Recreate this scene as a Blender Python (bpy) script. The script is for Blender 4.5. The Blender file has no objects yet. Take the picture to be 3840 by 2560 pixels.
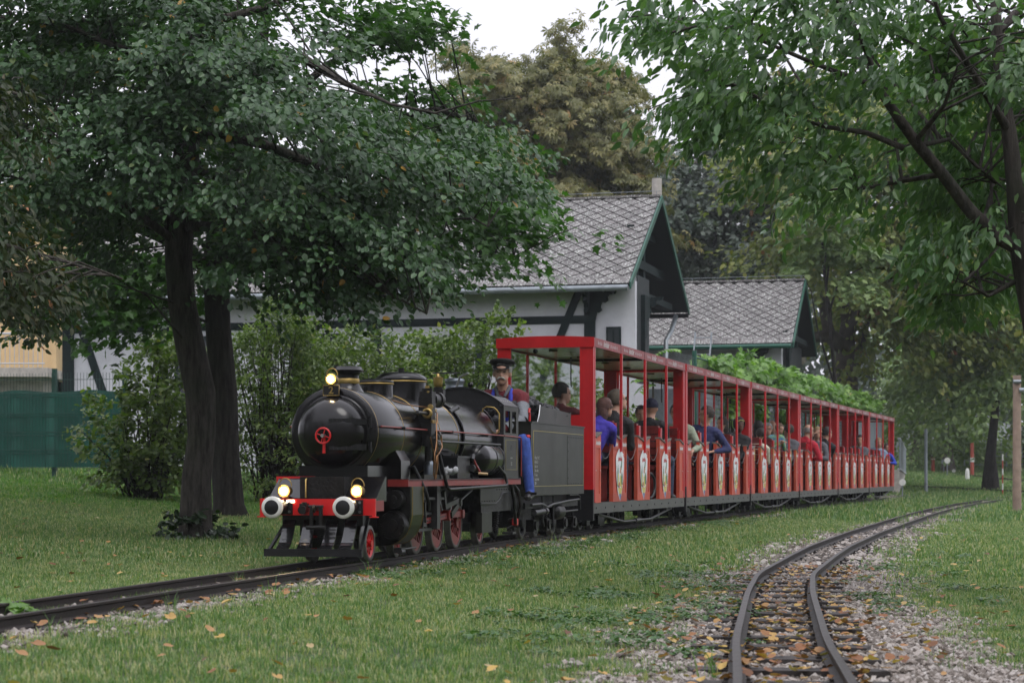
import bpy, math, random
import numpy as np
from mathutils import Vector, Matrix
sc = bpy.context.scene
col = sc.collection
rng = np.random.default_rng(7)
random.seed(7)
R = math.radians
CAMZ = 0.636
# ------------------------------------------------------------------ camera
cam = bpy.data.cameras.new("camera"); camo = bpy.data.objects.new("camera", cam); col.objects.link(camo)
camo.location = (0, 0, CAMZ); camo.rotation_euler = (R(90), 0, 0)
cam.sensor_width = 36; cam.lens = 70.4; cam.shift_y = 0.1297; cam.clip_end = 1500; cam.clip_start = 0.05
cam.dof.use_dof = True; cam.dof.focus_distance = 17.5; cam.dof.aperture_fstop = 5.6
sc.camera = camo
# ------------------------------------------------------------------ sky and sun
SUN_EL, SUN_AZ = R(58), R(150)
w = bpy.data.worlds.new("World"); sc.world = w; w.use_nodes = True
wt = w.node_tree; wt.nodes.clear()
wo = wt.nodes.new('ShaderNodeOutputWorld'); bg = wt.nodes.new('ShaderNodeBackground')
sky = wt.nodes.new('ShaderNodeTexSky'); sky.sky_type = 'NISHITA'; sky.sun_disc = False
sky.sun_elevation = SUN_EL; sky.sun_rotation = SUN_AZ; sky.dust_density = 3
hs = wt.nodes.new('ShaderNodeHueSaturation'); hs.inputs['Saturation'].default_value = 0.25; hs.inputs['Value'].default_value = 1.0
mx = wt.nodes.new('ShaderNodeMix'); mx.data_type = 'RGBA'; mx.inputs[0].default_value = 0.9
# the white overcast layer, brighter overhead than at the horizon as overcast skies are
tcw = wt.nodes.new('ShaderNodeTexCoord'); sxw = wt.nodes.new('ShaderNodeSeparateXYZ'); mrw = wt.nodes.new('ShaderNodeMapRange'); nzw = wt.nodes.new('ShaderNodeTexNoise'); nzw.inputs['Scale'].default_value = 2.5; nzw.inputs['Detail'].default_value = 4
mrw.inputs[1].default_value = 0; mrw.inputs[2].default_value = 1; mrw.inputs[3].default_value = .66; mrw.inputs[4].default_value = 1.32
wt.links.new(tcw.outputs['Generated'], sxw.inputs[0]); wt.links.new(sxw.outputs[2], mrw.inputs[0]); wt.links.new(tcw.outputs['Generated'], nzw.inputs['Vector'])
mnw = wt.nodes.new('ShaderNodeMapRange'); mnw.inputs[3].default_value = .93; mnw.inputs[4].default_value = 1.07; wt.links.new(nzw.outputs[0], mnw.inputs[0])
mmw = wt.nodes.new('ShaderNodeMath'); mmw.operation = 'MULTIPLY'; wt.links.new(mrw.outputs[0], mmw.inputs[0]); wt.links.new(mnw.outputs[0], mmw.inputs[1])
vmw = wt.nodes.new('ShaderNodeVectorMath'); vmw.operation = 'SCALE'; vmw.inputs[0].default_value = (11.0, 11.0, 12.2); wt.links.new(mmw.outputs[0], vmw.inputs[3]); wt.links.new(vmw.outputs[0], mx.inputs[7])
wt.links.new(sky.outputs[0], hs.inputs['Color']); wt.links.new(hs.outputs[0], mx.inputs[6])
wt.links.new(mx.outputs[2], bg.inputs[0]); bg.inputs[1].default_value = 0.1
wt.links.new(bg.outputs[0], wo.inputs[0])
sl = bpy.data.lights.new("sun", 'SUN'); sl.energy = 0.8; sl.angle = R(25); sl.color = (1, 0.97, 0.93)
so = bpy.data.objects.new("sun", sl); col.objects.link(so)
so.rotation_euler = Vector((math.sin(SUN_AZ)*math.cos(SUN_EL), math.cos(SUN_AZ)*math.cos(SUN_EL), math.sin(SUN_EL))).to_track_quat('Z', 'Y').to_euler()
sc.view_settings.view_transform = 'Standard'; sc.view_settings.look = 'None'
sc.view_settings.exposure = 0.34; sc.view_settings.gamma = 1.0; sc.view_settings.use_curve_mapping = False
sc.cycles.max_bounces = 7; sc.cycles.transparent_max_bounces = 8; sc.cycles.caustics_reflective = False; sc.cycles.caustics_refractive = False
sc.cycles.use_denoising = True
# ------------------------------------------------------------------ materials
def srgb(r, g, b):
    f = lambda v: ((v/255+.055)/1.055)**2.4 if v > 10 else v/255/12.92
    return (f(r), f(g), f(b), 1)
MATS = {}
def mat(name, base, rough=.5, metal=0, spec=.5, coat=0, var=0.0, vscale=6, bump=0, bscale=60, col2=None, emit=None, estr=0, trans=0, orand=0):
    if name in MATS: return MATS[name]
    m = bpy.data.materials.new(name); m.use_nodes = True; nt = m.node_tree; p = nt.nodes['Principled BSDF']
    b = tuple(base)[:3]+(1,)
    p.inputs['Base Color'].default_value = b; p.inputs['Roughness'].default_value = rough; p.inputs['Metallic'].default_value = metal
    p.inputs['Specular IOR Level'].default_value = spec; p.inputs['Coat Weight'].default_value = coat; p.inputs['Coat Roughness'].default_value = .08
    if trans: p.inputs['Transmission Weight'].default_value = trans
    if emit: p.inputs['Emission Color'].default_value = tuple(emit)[:3]+(1,); p.inputs['Emission Strength'].default_value = estr
    tc = nt.nodes.new('ShaderNodeTexCoord')
    if var or col2:
        n = nt.nodes.new('ShaderNodeTexNoise'); n.inputs['Scale'].default_value = vscale; n.inputs['Detail'].default_value = 6; n.inputs['Roughness'].default_value = .65
        nt.links.new(tc.outputs['Object'], n.inputs['Vector'])
        r = nt.nodes.new('ShaderNodeValToRGB'); r.color_ramp.elements[0].position = .33; r.color_ramp.elements[1].position = .67
        c2 = tuple(col2)[:3]+(1,) if col2 else tuple(min(1, x*(1+var)) for x in b[:3])+(1,)
        c1 = b if col2 else tuple(x*(1-var) for x in b[:3])+(1,)
        r.color_ramp.elements[0].color = c1; r.color_ramp.elements[1].color = c2
        nt.links.new(n.outputs[0], r.inputs[0]); nt.links.new(r.outputs[0], p.inputs['Base Color'])
        rr = nt.nodes.new('ShaderNodeMapRange'); rr.inputs[3].default_value = max(.03, rough*.75); rr.inputs[4].default_value = min(1, rough*1.3)
        nt.links.new(n.outputs[0], rr.inputs[0]); nt.links.new(rr.outputs[0], p.inputs['Roughness'])
    if bump:
        n2 = nt.nodes.new('ShaderNodeTexNoise'); n2.inputs['Scale'].default_value = bscale; n2.inputs['Detail'].default_value = 5
        nt.links.new(tc.outputs['Object'], n2.inputs['Vector'])
        bp = nt.nodes.new('ShaderNodeBump'); bp.inputs['Strength'].default_value = bump; bp.inputs['Distance'].default_value = .02
        nt.links.new(n2.outputs[0], bp.inputs['Height']); nt.links.new(bp.outputs[0], p.inputs['Normal'])
    if orand:                       # every board and panel has weathered a little differently
        oi = nt.nodes.new('ShaderNodeObjectInfo'); mr = nt.nodes.new('ShaderNodeMapRange'); mr.inputs[3].default_value = 1-orand; mr.inputs[4].default_value = 1+orand*.6
        gm_ = nt.nodes.new('ShaderNodeTexNoise'); gm_.inputs['Scale'].default_value = 2.2; gm_.inputs['Detail'].default_value = 9; gm_.inputs['Roughness'].default_value = .75
        geo = nt.nodes.new('ShaderNodeNewGeometry'); nt.links.new(geo.outputs['Position'], gm_.inputs['Vector'])
        m2 = nt.nodes.new('ShaderNodeMapRange'); m2.inputs[1].default_value = .35; m2.inputs[2].default_value = .62; m2.inputs[3].default_value = 1-orand*1.3; m2.inputs[4].default_value = 1.05
        nt.links.new(oi.outputs['Random'], mr.inputs[0]); nt.links.new(gm_.outputs[0], m2.inputs[0])
        mm_ = nt.nodes.new('ShaderNodeMath'); mm_.operation = 'MULTIPLY'; nt.links.new(mr.outputs[0], mm_.inputs[0]); nt.links.new(m2.outputs[0], mm_.inputs[1])
        mu = nt.nodes.new('ShaderNodeMix'); mu.data_type = 'RGBA'; mu.blend_type = 'MULTIPLY'; mu.inputs[0].default_value = 1
        src = p.inputs['Base Color'].links[0].from_socket if p.inputs['Base Color'].links else None
        if src: nt.links.new(src, mu.inputs[6])
        else: mu.inputs[6].default_value = b
        nt.links.new(mm_.outputs[0], mu.inputs[7]); nt.links.new(mu.outputs[2], p.inputs['Base Color'])
    MATS[name] = m; return m
def bark_mat(name, c1, c2, sc_=9):
    m = bpy.data.materials.new(name); m.use_nodes = True; nt = m.node_tree; p = nt.nodes['Principled BSDF']; N = nt.nodes.new; L = nt.links.new
    tc = N('ShaderNodeTexCoord'); mp = N('ShaderNodeMapping'); mp.inputs['Scale'].default_value = (1, 1, .16); L(tc.outputs['Object'], mp.inputs['Vector'])
    v = N('ShaderNodeTexNoise'); v.inputs['Scale'].default_value = sc_*2.6; v.inputs['Detail'].default_value = 5; v.inputs['Roughness'].default_value = .7; L(mp.outputs[0], v.inputs['Vector'])
    n = N('ShaderNodeTexNoise'); n.inputs['Scale'].default_value = 2.2; n.inputs['Detail'].default_value = 6; L(tc.outputs['Object'], n.inputs['Vector'])
    r = N('ShaderNodeValToRGB'); r.color_ramp.elements[0].position = .38; r.color_ramp.elements[0].color = tuple(x*.35 for x in c1)+(1,); r.color_ramp.elements[1].position = .60; r.color_ramp.elements[1].color = tuple(c1)+(1,); L(v.outputs[0], r.inputs[0])
    r2 = N('ShaderNodeValToRGB'); r2.color_ramp.elements[0].position = .5; r2.color_ramp.elements[1].position = .68; L(n.outputs[0], r2.inputs[0])
    mx_ = N('ShaderNodeMix'); mx_.data_type = 'RGBA'; mx_.blend_type = 'MIX'; mx_.inputs[7].default_value = tuple(c2)+(1,); mm = N('ShaderNodeMath'); mm.operation = 'MULTIPLY'; mm.inputs[1].default_value = .6; L(r2.outputs[0], mm.inputs[0]); L(mm.outputs[0], mx_.inputs[0]); L(r.outputs[0], mx_.inputs[6]); L(mx_.outputs[2], p.inputs['Base Color'])
    p.inputs['Roughness'].default_value = .9; p.inputs['Specular IOR Level'].default_value = .2; bp = N('ShaderNodeBump'); bp.inputs['Strength'].default_value = 1; bp.inputs['Distance'].default_value = .03; L(v.outputs[0], bp.inputs['Height']); L(bp.outputs[0], p.inputs['Normal']); MATS[name] = m; return m
def ramp_mat(name, stops, rough=.5, translucent=0.0, attr='tint', spec=.5, bump=0, bscale=40):
    """colour by a per-face number (0..1) stored on the mesh, for leaves, stones, blades"""
    m = bpy.data.materials.new(name); m.use_nodes = True; nt = m.node_tree; p = nt.nodes['Principled BSDF']; out = nt.nodes['Material Output']
    a = nt.nodes.new('ShaderNodeAttribute'); a.attribute_name = attr
    r = nt.nodes.new('ShaderNodeValToRGB'); els = r.color_ramp.elements
    while len(els) < len(stops): els.new(.5)
    for e, (pos, c) in zip(els, stops): e.position = pos; e.color = tuple(c)[:3]+(1,)
    nt.links.new(a.outputs['Fac'], r.inputs[0]); nt.links.new(r.outputs[0], p.inputs['Base Color'])
    p.inputs['Roughness'].default_value = rough; p.inputs['Specular IOR Level'].default_value = spec
    if bump:
        tc = nt.nodes.new('ShaderNodeTexCoord'); n2 = nt.nodes.new('ShaderNodeTexNoise'); n2.inputs['Scale'].default_value = bscale
        nt.links.new(tc.outputs['Object'], n2.inputs['Vector'])
        bp = nt.nodes.new('ShaderNodeBump'); bp.inputs['Strength'].default_value = bump; bp.inputs['Distance'].default_value = .02
        nt.links.new(n2.outputs[0], bp.inputs['Height']); nt.links.new(bp.outputs[0], p.inputs['Normal'])
    if translucent:
        tl = nt.nodes.new('ShaderNodeBsdfTranslucent'); ms = nt.nodes.new('ShaderNodeMixShader'); ms.inputs[0].default_value = translucent
        g = nt.nodes.new('ShaderNodeMix'); g.data_type = 'RGBA'; g.blend_type = 'MULTIPLY'; g.inputs[0].default_value = 1; g.inputs[7].default_value = (1.5, 1.9, .6, 1)
        nt.links.new(r.outputs[0], g.inputs[6]); nt.links.new(g.outputs[2], tl.inputs[0])
        nt.links.new(p.outputs[0], ms.inputs[1]); nt.links.new(tl.outputs[0], ms.inputs[2]); nt.links.new(ms.outputs[0], out.inputs[0])
    MATS[name] = m; return m
# ------------------------------------------------------------------ tagging
def tag(o, label=None, cat=None, group=None, kind=None):
    if label: o['label'] = label
    if cat: o['category'] = cat
    if group: o['group'] = group
    if kind: o['kind'] = kind
    return o
def thing(name, label, cat, loc=(0, 0, 0), rz=0.0, group=None, kind=None):
    o = bpy.data.objects.new(name, None); col.objects.link(o); o.empty_display_size = .2
    o.location = loc; o.rotation_euler = (0, 0, rz)
    return tag(o, label, cat, group, kind)
def children(o): return [c for c in col.objects if c.parent == o]
def inst(mesh, name, parent=None, loc=(0, 0, 0), rot=(0, 0, 0), scale=None):
    o = bpy.data.objects.new(name, mesh); col.objects.link(o); o.parent = parent; o.location = loc; o.rotation_euler = rot
    if scale is not None: o.scale = (scale,)*3 if isinstance(scale, (int, float)) else scale
    return o
KIDS = {}
def copy_tree(o, parent=None):
    c = o.copy(); col.objects.link(c); c.parent = parent
    for ch in o.children: copy_tree(ch, c)
    return c
# ------------------------------------------------------------------ mesh builder
def frame(d):
    d = Vector(d).normalized(); a = Vector((0, 0, 1)) if abs(d.z) < .9 else Vector((1, 0, 0))
    u = d.cross(a).normalized(); v = d.cross(u).normalized(); return u, v
class MB:
    def __init__(s): s.v = []; s.f = []; s.sm = []; s.mi = []; s.m = 0
    def add(s, vs, fs, smooth=False):
        o = len(s.v); s.v += [tuple(p) for p in vs]; s.f += [tuple(i+o for i in f) for f in fs]; s.sm += [smooth]*len(fs); s.mi += [s.m]*len(fs); return s
    def box(s, x0, x1, y0, y1, z0, z1, M=None):
        p = [(x, y, z) for x in (x0, x1) for y in (y0, y1) for z in (z0, z1)]
        if M is not None: p = [M @ Vector(q) for q in p]
        return s.add(p, [(0, 1, 3, 2), (4, 6, 7, 5), (0, 4, 5, 1), (2, 3, 7, 6), (0, 2, 6, 4), (1, 5, 7, 3)])
    def bar(s, p0, p1, w, h, up=(0, 0, 1)):
        p0 = Vector(p0); p1 = Vector(p1); d = (p1-p0).normalized(); up = Vector(up)
        a = d.cross(up).normalized(); b = a.cross(d).normalized()
        p = [q+a*i*w/2+b*j*h/2 for q in (p0, p1) for i in (-1, 1) for j in (-1, 1)]
        return s.add(p, [(0, 1, 3, 2), (4, 6, 7, 5), (0, 4, 5, 1), (2, 3, 7, 6), (0, 2, 6, 4), (1, 5, 7, 3)])
    def cyl(s, p0, p1, r0, r1=None, n=16, caps=True):
        r1 = r0 if r1 is None else r1; p0 = Vector(p0); p1 = Vector(p1); u, v = frame(p1-p0)
        c = [(math.cos(2*math.pi*i/n), math.sin(2*math.pi*i/n)) for i in range(n)]
        A = [p0+(u*a+v*b)*r0 for a, b in c]; B = [p1+(u*a+v*b)*r1 for a, b in c]
        s.add(A+B, [(i, i+n, (i+1) % n+n, (i+1) % n) for i in range(n)], True)
        if caps:
            s.add(A, [tuple(range(n))]); s.add(B, [tuple(range(n-1, -1, -1))])
        return s
    def tube(s, pts, r, n=8, closed=False, caps=True):
        P = [Vector(p) for p in pts]; k = len(P); rs = r if isinstance(r, (list, tuple)) else [r]*k
        vs = []; u0 = None
        for i, p in enumerate(P):
            if closed: d = P[(i+1) % k]-P[i-1]
            else: d = P[min(i+1, k-1)]-P[max(i-1, 0)]
            d.normalize()
            if u0 is None: u, v = frame(d)
            else:
                u = (u0-d*u0.dot(d)); 
                if u.length < 1e-6: u, v = frame(d)
                u.normalize(); v = d.cross(u)
            u0 = u
            vs += [p+(u*math.cos(2*math.pi*j/n)+v*math.sin(2*math.pi*j/n))*rs[i] for j in range(n)]
        fs = []
        for i in range(k if closed else k-1):
            a, b = i*n, ((i+1) % k)*n
            fs += [(a+j, a+(j+1) % n, b+(j+1) % n, b+j) for j in range(n)]
        s.add(vs, fs, True)
        if caps and not closed:
            s.add(vs[:n], [tuple(range(n-1, -1, -1))]); s.add(vs[-n:], [tuple(range(n))])
        return s
    def ring(s, c, axis, Rr, r, n=32, m=8):
        u, v = frame(axis); c = Vector(c)
        return s.tube([c+(u*math.cos(2*math.pi*i/n)+v*math.sin(2*math.pi*i/n))*Rr for i in range(n)], r, m, closed=True)
    def lathe(s, prof, o=(0, 0, 0), axis=(0, 0, 1), n=32, sharp=()):
        """profile [(radius, height)...]; a repeated point makes a hard edge"""
        o = Vector(o); ax = Vector(axis).normalized(); u, v = frame(ax)
        run = [prof[0]]; runs = []
        for p in prof[1:]:
            if p == run[-1]: runs.append(run); run = [p]
            else: run.append(p)
        runs.append(run)
        for rn in runs:
            if len(rn) < 2: continue
            vs = [o+ax*h+(u*math.cos(2*math.pi*j/n)+v*math.sin(2*math.pi*j/n))*max(r, 1e-4) for r, h in rn for j in range(n)]
            s.add(vs, [(i*n+j, i*n+n+j, i*n+n+(j+1) % n, i*n+(j+1) % n) for i in range(len(rn)-1) for j in range(n)], True)
        return s
    def prism(s, poly, o, u, v, w, smooth=False):
        """poly in (u, v) swept along vector w"""
        o = Vector(o); u = Vector(u); v = Vector(v); w = Vector(w); n = len(poly)
        A = [o+u*a+v*b for a, b in poly]; B = [p+w for p in A]
        s.add(A, [tuple(range(n))]); s.add(B, [tuple(range(n-1, -1, -1))])
        return s.add(A+B, [(i, i+n, (i+1) % n+n, (i+1) % n) for i in range(n)], smooth)
    def ell(s, c, rad, n=12, m=8, M=None):
        c = Vector(c); vs = []
        for i in range(m+1):
            t = math.pi*i/m
            for j in range(n):
                f = 2*math.pi*j/n; p = Vector((rad[0]*math.sin(t)*math.cos(f), rad[1]*math.sin(t)*math.sin(f), rad[2]*math.cos(t)))
                if M is not None: p = M @ p
                vs.append(c+p)
        return s.add(vs, [(i*n+j, i*n+n+j, i*n+n+(j+1) % n, i*n+(j+1) % n) for i in range(m) for j in range(n)], True)
    def mesh(s, name, mats):
        me = bpy.data.meshes.new(name); me.from_pydata(s.v, [], s.f)
        for m in (mats if isinstance(mats, (list, tuple)) else [mats]): me.materials.append(m)
        me.polygons.foreach_set('use_smooth', s.sm); me.polygons.foreach_set('material_index', s.mi); me.update(); return me
    def build(s, name, mats, parent=None, loc=(0, 0, 0), rot=(0, 0, 0)):
        me = s.mesh(name, mats); return inst(me, name, parent, loc, rot)
def fastmesh(name, V, F, mats, tint=None, smooth=False, mi=None, uv=None):
    """V (n,3), F (m,k) numpy"""
    V = np.asarray(V, np.float32); F = np.asarray(F, np.int32); me = bpy.data.meshes.new(name)
    me.vertices.add(len(V)); me.vertices.foreach_set('co', V.ravel())
    k = F.shape[1]; me.loops.add(F.size); me.loops.foreach_set('vertex_index', F.ravel())
    me.polygons.add(len(F)); me.polygons.foreach_set('loop_start', np.arange(len(F), dtype=np.int32)*k)
    me.polygons.foreach_set('use_smooth', np.full(len(F), smooth))
    if mi is not None: me.polygons.foreach_set('material_index', np.asarray(mi, np.int32))
    if tint is not None:
        a = me.attributes.new('tint', 'FLOAT', 'FACE'); a.data.foreach_set('value', np.asarray(tint, np.float32))
    for m in (mats if isinstance(mats, (list, tuple)) else [mats]): me.materials.append(m)
    me.update(); me.validate(); return me
def text_mesh(body, size, name='lettering', m=None, shear=0, extrude=0, align='CENTER', sx=1.0, bold=0):
    c = bpy.data.curves.new(name, 'FONT'); c.body = body; c.size = size; c.align_x = align; c.align_y = 'CENTER'; c.resolution_u = 2; c.extrude = extrude; c.shear = shear; c.offset = bold
    o = bpy.data.objects.new(name, c); col.objects.link(o)
    me = bpy.data.meshes.new_from_object(o.evaluated_get(bpy.context.evaluated_depsgraph_get())); bpy.data.objects.remove(o); bpy.data.curves.remove(c)
    if sx != 1: me.transform(Matrix.Diagonal((sx, 1, 1, 1)))
    me.name = name; me.materials.clear(); me.materials.append(m); return me
def atp(px, py, Y):
    """place seen at (px,py) of the 2352-wide view, at depth Y metres"""
    return Vector(((px-1176)/4600*Y, Y, CAMZ-(py-1089)/4600*Y))
# ------------------------------------------------------------------ the two track centre lines
def resample(P, step):
    P = np.array(P, float); d = np.r_[0, np.cumsum(np.hypot(*np.diff(P, axis=0).T))]; t = np.arange(0, d[-1], step)
    # cubic-ish smoothing of a polyline
    x = np.interp(t, d, P[:, 0]); y = np.interp(t, d, P[:, 1]); k = int(1.2/step) | 1; ker = np.ones(k)/k
    xp = np.r_[2*x[0]-x[k//2:0:-1], x, 2*x[-1]-x[-2:-k//2-1:-1]]; yp = np.r_[2*y[0]-y[k//2:0:-1], y, 2*y[-1]-y[-2:-k//2-1:-1]]
    return np.c_[np.convolve(xp, ker, 'valid')[:len(t)], np.convolve(yp, ker, 'valid')[:len(t)]]
TH = R(12.2); LX, LY = -1.43, 13.95
carc = [(0.895, 22.0)]
HEAD = [R(15.6), R(16.0), R(16.4), R(16.8), R(17.0), R(17.0)]
for h in HEAD: carc.append((carc[-1][0]+5.5*math.sin(h), carc[-1][1]+5.5*math.cos(h)))
HW = 0.55
def ctr(i):
    h = HEAD[min(i, 5)]; return (carc[i][0]-HW*math.cos(h), carc[i][1]+HW*math.sin(h))
mainpts = [(LX-10*math.sin(TH), LY-10*math.cos(TH)), (LX, LY), (LX+5.5*math.sin(TH), LY+5.5*math.cos(TH))]+[ctr(i) for i in range(7)]
e = mainpts[-1]; mainpts += [(e[0]+6*.29, e[1]+6*.957), (e[0]+11*.33, e[1]+11*.94), (e[0]+9, e[1]+20), (e[0]+17, e[1]+31)]
MAIN = resample(mainpts, .25)
RIGHT = resample([(.45, 2.5), (.78, 5.2), (1.03, 7.26), (1.235, 9.18), (1.475, 11), (1.74, 13), (2.10, 15.39), (2.74, 18.4), (3.33, 21), (4.45, 25.4), (5.95, 30.9), (7.5, 36.5), (10.6, 47), (14.2, 58), (19, 70)], .25)
FARA = resample([(13.4, 75), (14.5, 71), (16.2, 66.5), (18.2, 62.5), (20.5, 59)], .25)
FARB = resample([(19.5, 92), (21, 84), (21.5, 78), (22.3, 70), (20.5, 60)], .25)
def zmain(Y): return 0.0+0.011*max(0, Y-56)
def zright(Y): return -.12+.07*min(1, max(0, (Y-18)/22))+0.011*max(0, Y-56)
def smooth(a): a = np.clip(a, 0, 1); return a*a*(3-2*a)
def pdist(X, Y, P):
    """distance to polyline; sign + on its left"""
    Pm = P[::2]; best = np.full(X.shape, 1e9); sg = np.zeros(X.shape)
    T = np.gradient(Pm, axis=0)
    for (px, py), (tx, ty) in zip(Pm, T):
        d = np.hypot(X-px, Y-py); m = d < best; best = np.where(m, d, best)
        sg = np.where(m, np.sign(tx*(Y-py)-ty*(X-px)), sg)
    return best, sg
def ground_np(X, Y):
    X = np.asarray(X, float); Y = np.asarray(Y, float)
    dm, sm = pdist(X, Y, MAIN); dr, sr = pdist(X, Y, RIGHT)
    far = .0105*np.clip(Y-52, 0, 52)
    s = np.where(sm > 0, dm, 0)
    zl = -.075+np.where(s > 0, np.minimum(.0046*s**2, .78), 0)*smooth((Y-6)/10)
    zr = np.interp(Y, [0, 18, 40, 56, 400], [-.214, -.214, -.144, -.144, -.144])
    zr_ = zr + .17*smooth((dr-1.2)/4)*(sr < 0)
    mid = dm/(dm+dr+1e-6)
    zz = np.where(sm > 0, zl, np.where(sr > 0, -.075*(1-smooth(mid))+zr*smooth(mid), zr_))
    hump = .05*np.sin(X*.9+Y*.37)*np.sin(Y*.5-X*.2)*smooth((np.minimum(dm, dr)-.8)/2)*.5
    b2 = smooth(1-(dr-.40)/.25)*(Y < 60); zz = zz-b2*np.interp(Y, [0, 11, 15, 400], [.015, .013, .003, .0])
    bed = smooth(1-(dm-.45)/.35)*(sm < 0)
    zz = zz*(1-bed)+(-.085)*bed
    return zz+hump+np.maximum(far, 0)
def gz(x, y): return float(ground_np(np.array([x]), np.array([y]))[0])
# ------------------------------------------------------------------ paints
blk = mat('black_gloss', (.005, .0045, .005), .2, spec=.34, coat=.12, var=.25, vscale=3, bump=.05, bscale=5)
blk2 = mat('black_worn', (.010, .010, .011), .4, spec=.35, var=.4, vscale=9, bump=.12, bscale=30)
oily = mat('oily_black', (.008, .0075, .007), .4, spec=.3, var=.6, vscale=14, bump=.25, bscale=45)
olive = mat('olive_grey_paint', (.016, .017, .012), .40, spec=.28, coat=.0, var=.05, vscale=2, bump=.02, bscale=5)
olived = mat('olive_cladding', (.022, .028, .011), .38, spec=.35, coat=.05, var=.15, vscale=4)
redp = mat('red_paint', (.56, .012, .014), .32, coat=.2, var=.12, vscale=5)
redd = mat('dull_red_paint', (.22, .022, .018), .42, var=.2, vscale=9)
brass = mat('brass', (.40, .28, .10), .42, metal=1, var=.2, vscale=20)
copper = mat('copper', (.30, .16, .08), .42, metal=1, var=.25, vscale=20)
steel = mat('bright_steel', (.42, .42, .43), .34, metal=1, var=.25, vscale=14)
dsteel = mat('dark_steel', (.055, .055, .057), .42, metal=.7, var=.4, vscale=14)
tyre_m = mat('wheel_tyre', (.16, .16, .15), .45, metal=.6, var=.25, vscale=12)
whitep = mat('white_paint', (.62, .62, .58), .45, var=.12, vscale=16)
glow = mat('lamp_glow', (1, .8, .5), .4, emit=(1.0, .72, .36), estr=260)
glowr = mat('lamp_halo', (1, .6, .25), .4, emit=(1.0, .48, .13), estr=1.6)
glowg = mat('lamp_glow_low', (1, .8, .5), .4, emit=(1.0, .80, .5), estr=14)
rubber = mat('rubber', (.012, .012, .012), .5, var=.3)
# ------------------------------------------------------------------ steam locomotive (local x runs backwards, +y is its far side, z up from the rail)
loco = thing('steam_locomotive', 'black miniature steam locomotive with red bufferbeam, lit lamps and number 2 plate', 'steam locomotive', (LX, LY, 0), R(90)-TH)
ZB, RB = .943, .325
b = MB()
b.cyl((.66, 0, ZB), (4.57, 0, ZB), RB, n=64, caps=False)
b.lathe([(RB+.012, 3.25), (RB+.012, 4.56)], (0, 0, ZB), (1, 0, 0), 64)
boiler = b.build('boiler', blk, loco)
b = MB(); b.lathe([(.001, -.215), (.03, -.214), (.09, -.205), (.15, -.185), (.2, -.152), (.232, -.11), (.25, -.05), (.256, -.01), (.256, 0), (.256, 0), (.268, 0), (.275, .012), (.275, .012), (.318, .012), (.327, .024), (.327, .75), (.327, .75), (.32, .76)], (.62, 0, ZB), (1, 0, 0), 64)
door = b.build('smokebox_door', blk, loco)
for z in (ZB+.072, ZB-.11):                     # hinge straps of the smokebox door
    m = MB(); xs = [(-.225+.0*i) for i in range(1)]
    pts = []
    for i in range(9):
        y = -.03-.235*i/8; rr = math.hypot(y, z-ZB); x = .62-(.20*math.sqrt(max(0, 1-(min(rr, .262)/.27)**2)))-.012
        pts.append((x, y, z))
    for p, q in zip(pts, pts[1:]): m.bar(p, q, .012, .042)
    m.cyl((.60, -.285, z-.04), (.60, -.285, z+.04), .012, n=10)
    m.build('hinge_strap', blk2, door)
m = MB(); m.ring((.375, 0, ZB-.03), (1, 0, 0), .054, .0068, 32, 8)
for a in range(4):
    t = a*math.pi/2+.3; m.cyl((.375, 0, ZB-.03), (.375, .054*math.cos(t), ZB-.03+.054*math.sin(t)), .004, n=6)
m.build('handwheel', redp, door)
m = MB(); m.cyl((.35, 0, ZB-.03), (.46, 0, ZB-.03), .013, n=12); m.build('spindle', steel, door)
m = MB(); m.prism([(-.009, -.125), (.011, -.125), (.008, 0), (-.008, 0)], (.395, 0, ZB-.03), (0, 1, 0), (0, 0, 1), (.012, 0, 0)); m.build('clamp_handle', redp, door)
for x in (.665, 1.38, 1.95, 2.5, 3.12): 
    m = MB(); m.lathe([(RB+.001, -.004), (RB+.003, -.003), (RB+.003, .003), (RB+.001, .004)], (x, 0, ZB), (1, 0, 0), 64); m.build('boiler_band', brass, loco)
m = MB(); m.lathe([(RB+.012, -.012), (RB+.02, -.01), (RB+.02, .01), (RB+.012, .012)], (3.27, 0, ZB), (1, 0, 0), 64); m.build('firebox_ring', blk2, loco)
# chimney
m = MB(); m.lathe([(.15, -.05), (.12, -.02), (.10, .01), (.088, .035), (.086, .07)], (.98, 0, 1.27), n=40)
m.lathe([(.084, .055), (.084, .105), (.084, .105), (.092, .125), (.118, .138), (.122, .144), (.122, .144), (.112, .155), (.108, .158), (.104, .172), (.09, .172), (.08, .1)], (.98, 0, 1.265), n=40)
chim = m.build('chimney', blk, loco)
m = MB(); m.lathe([(.086, .045), (.088, .048), (.088, .082), (.086, .085)], (.98, 0, 1.262), n=40); m.build('brass_band', brass, chim)
# sand dome and steam dome
def dome(x, r, z0, z1, zc, name):
    m = MB(); m.lathe([(r+.035, z0-.10), (r+.012, z0-.05), (r, z0-.02), (r, z1), (r, z1), (r+.006, z1+.004), (r+.006, z1+.02), (r*.97, z1+(zc-z1)*.45), (r*.8, z1+(zc-z1)*.75), (r*.45, z1+(zc-z1)*.95), (.001, zc)], (x, 0, 0), n=48)
    d = m.build(name, blk, loco); k = MB(); k.lathe([(r+.001, z1-.012), (r+.008, z1-.008), (r+.008, z1), (r+.001, z1+.003)], (x, 0, 0), n=48); k.build('brass_band', brass, d); return d
dome(1.72, .138, 1.25, 1.345, 1.385, 'sand_dome')
d2 = dome(2.48, .205, 1.24, 1.395, 1.475, 'steam_dome')
m = MB(); m.cyl((2.48, 0, 1.46), (2.48, 0, 1.505), .025, n=12); m.build('dome_cap', oily, d2)
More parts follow.
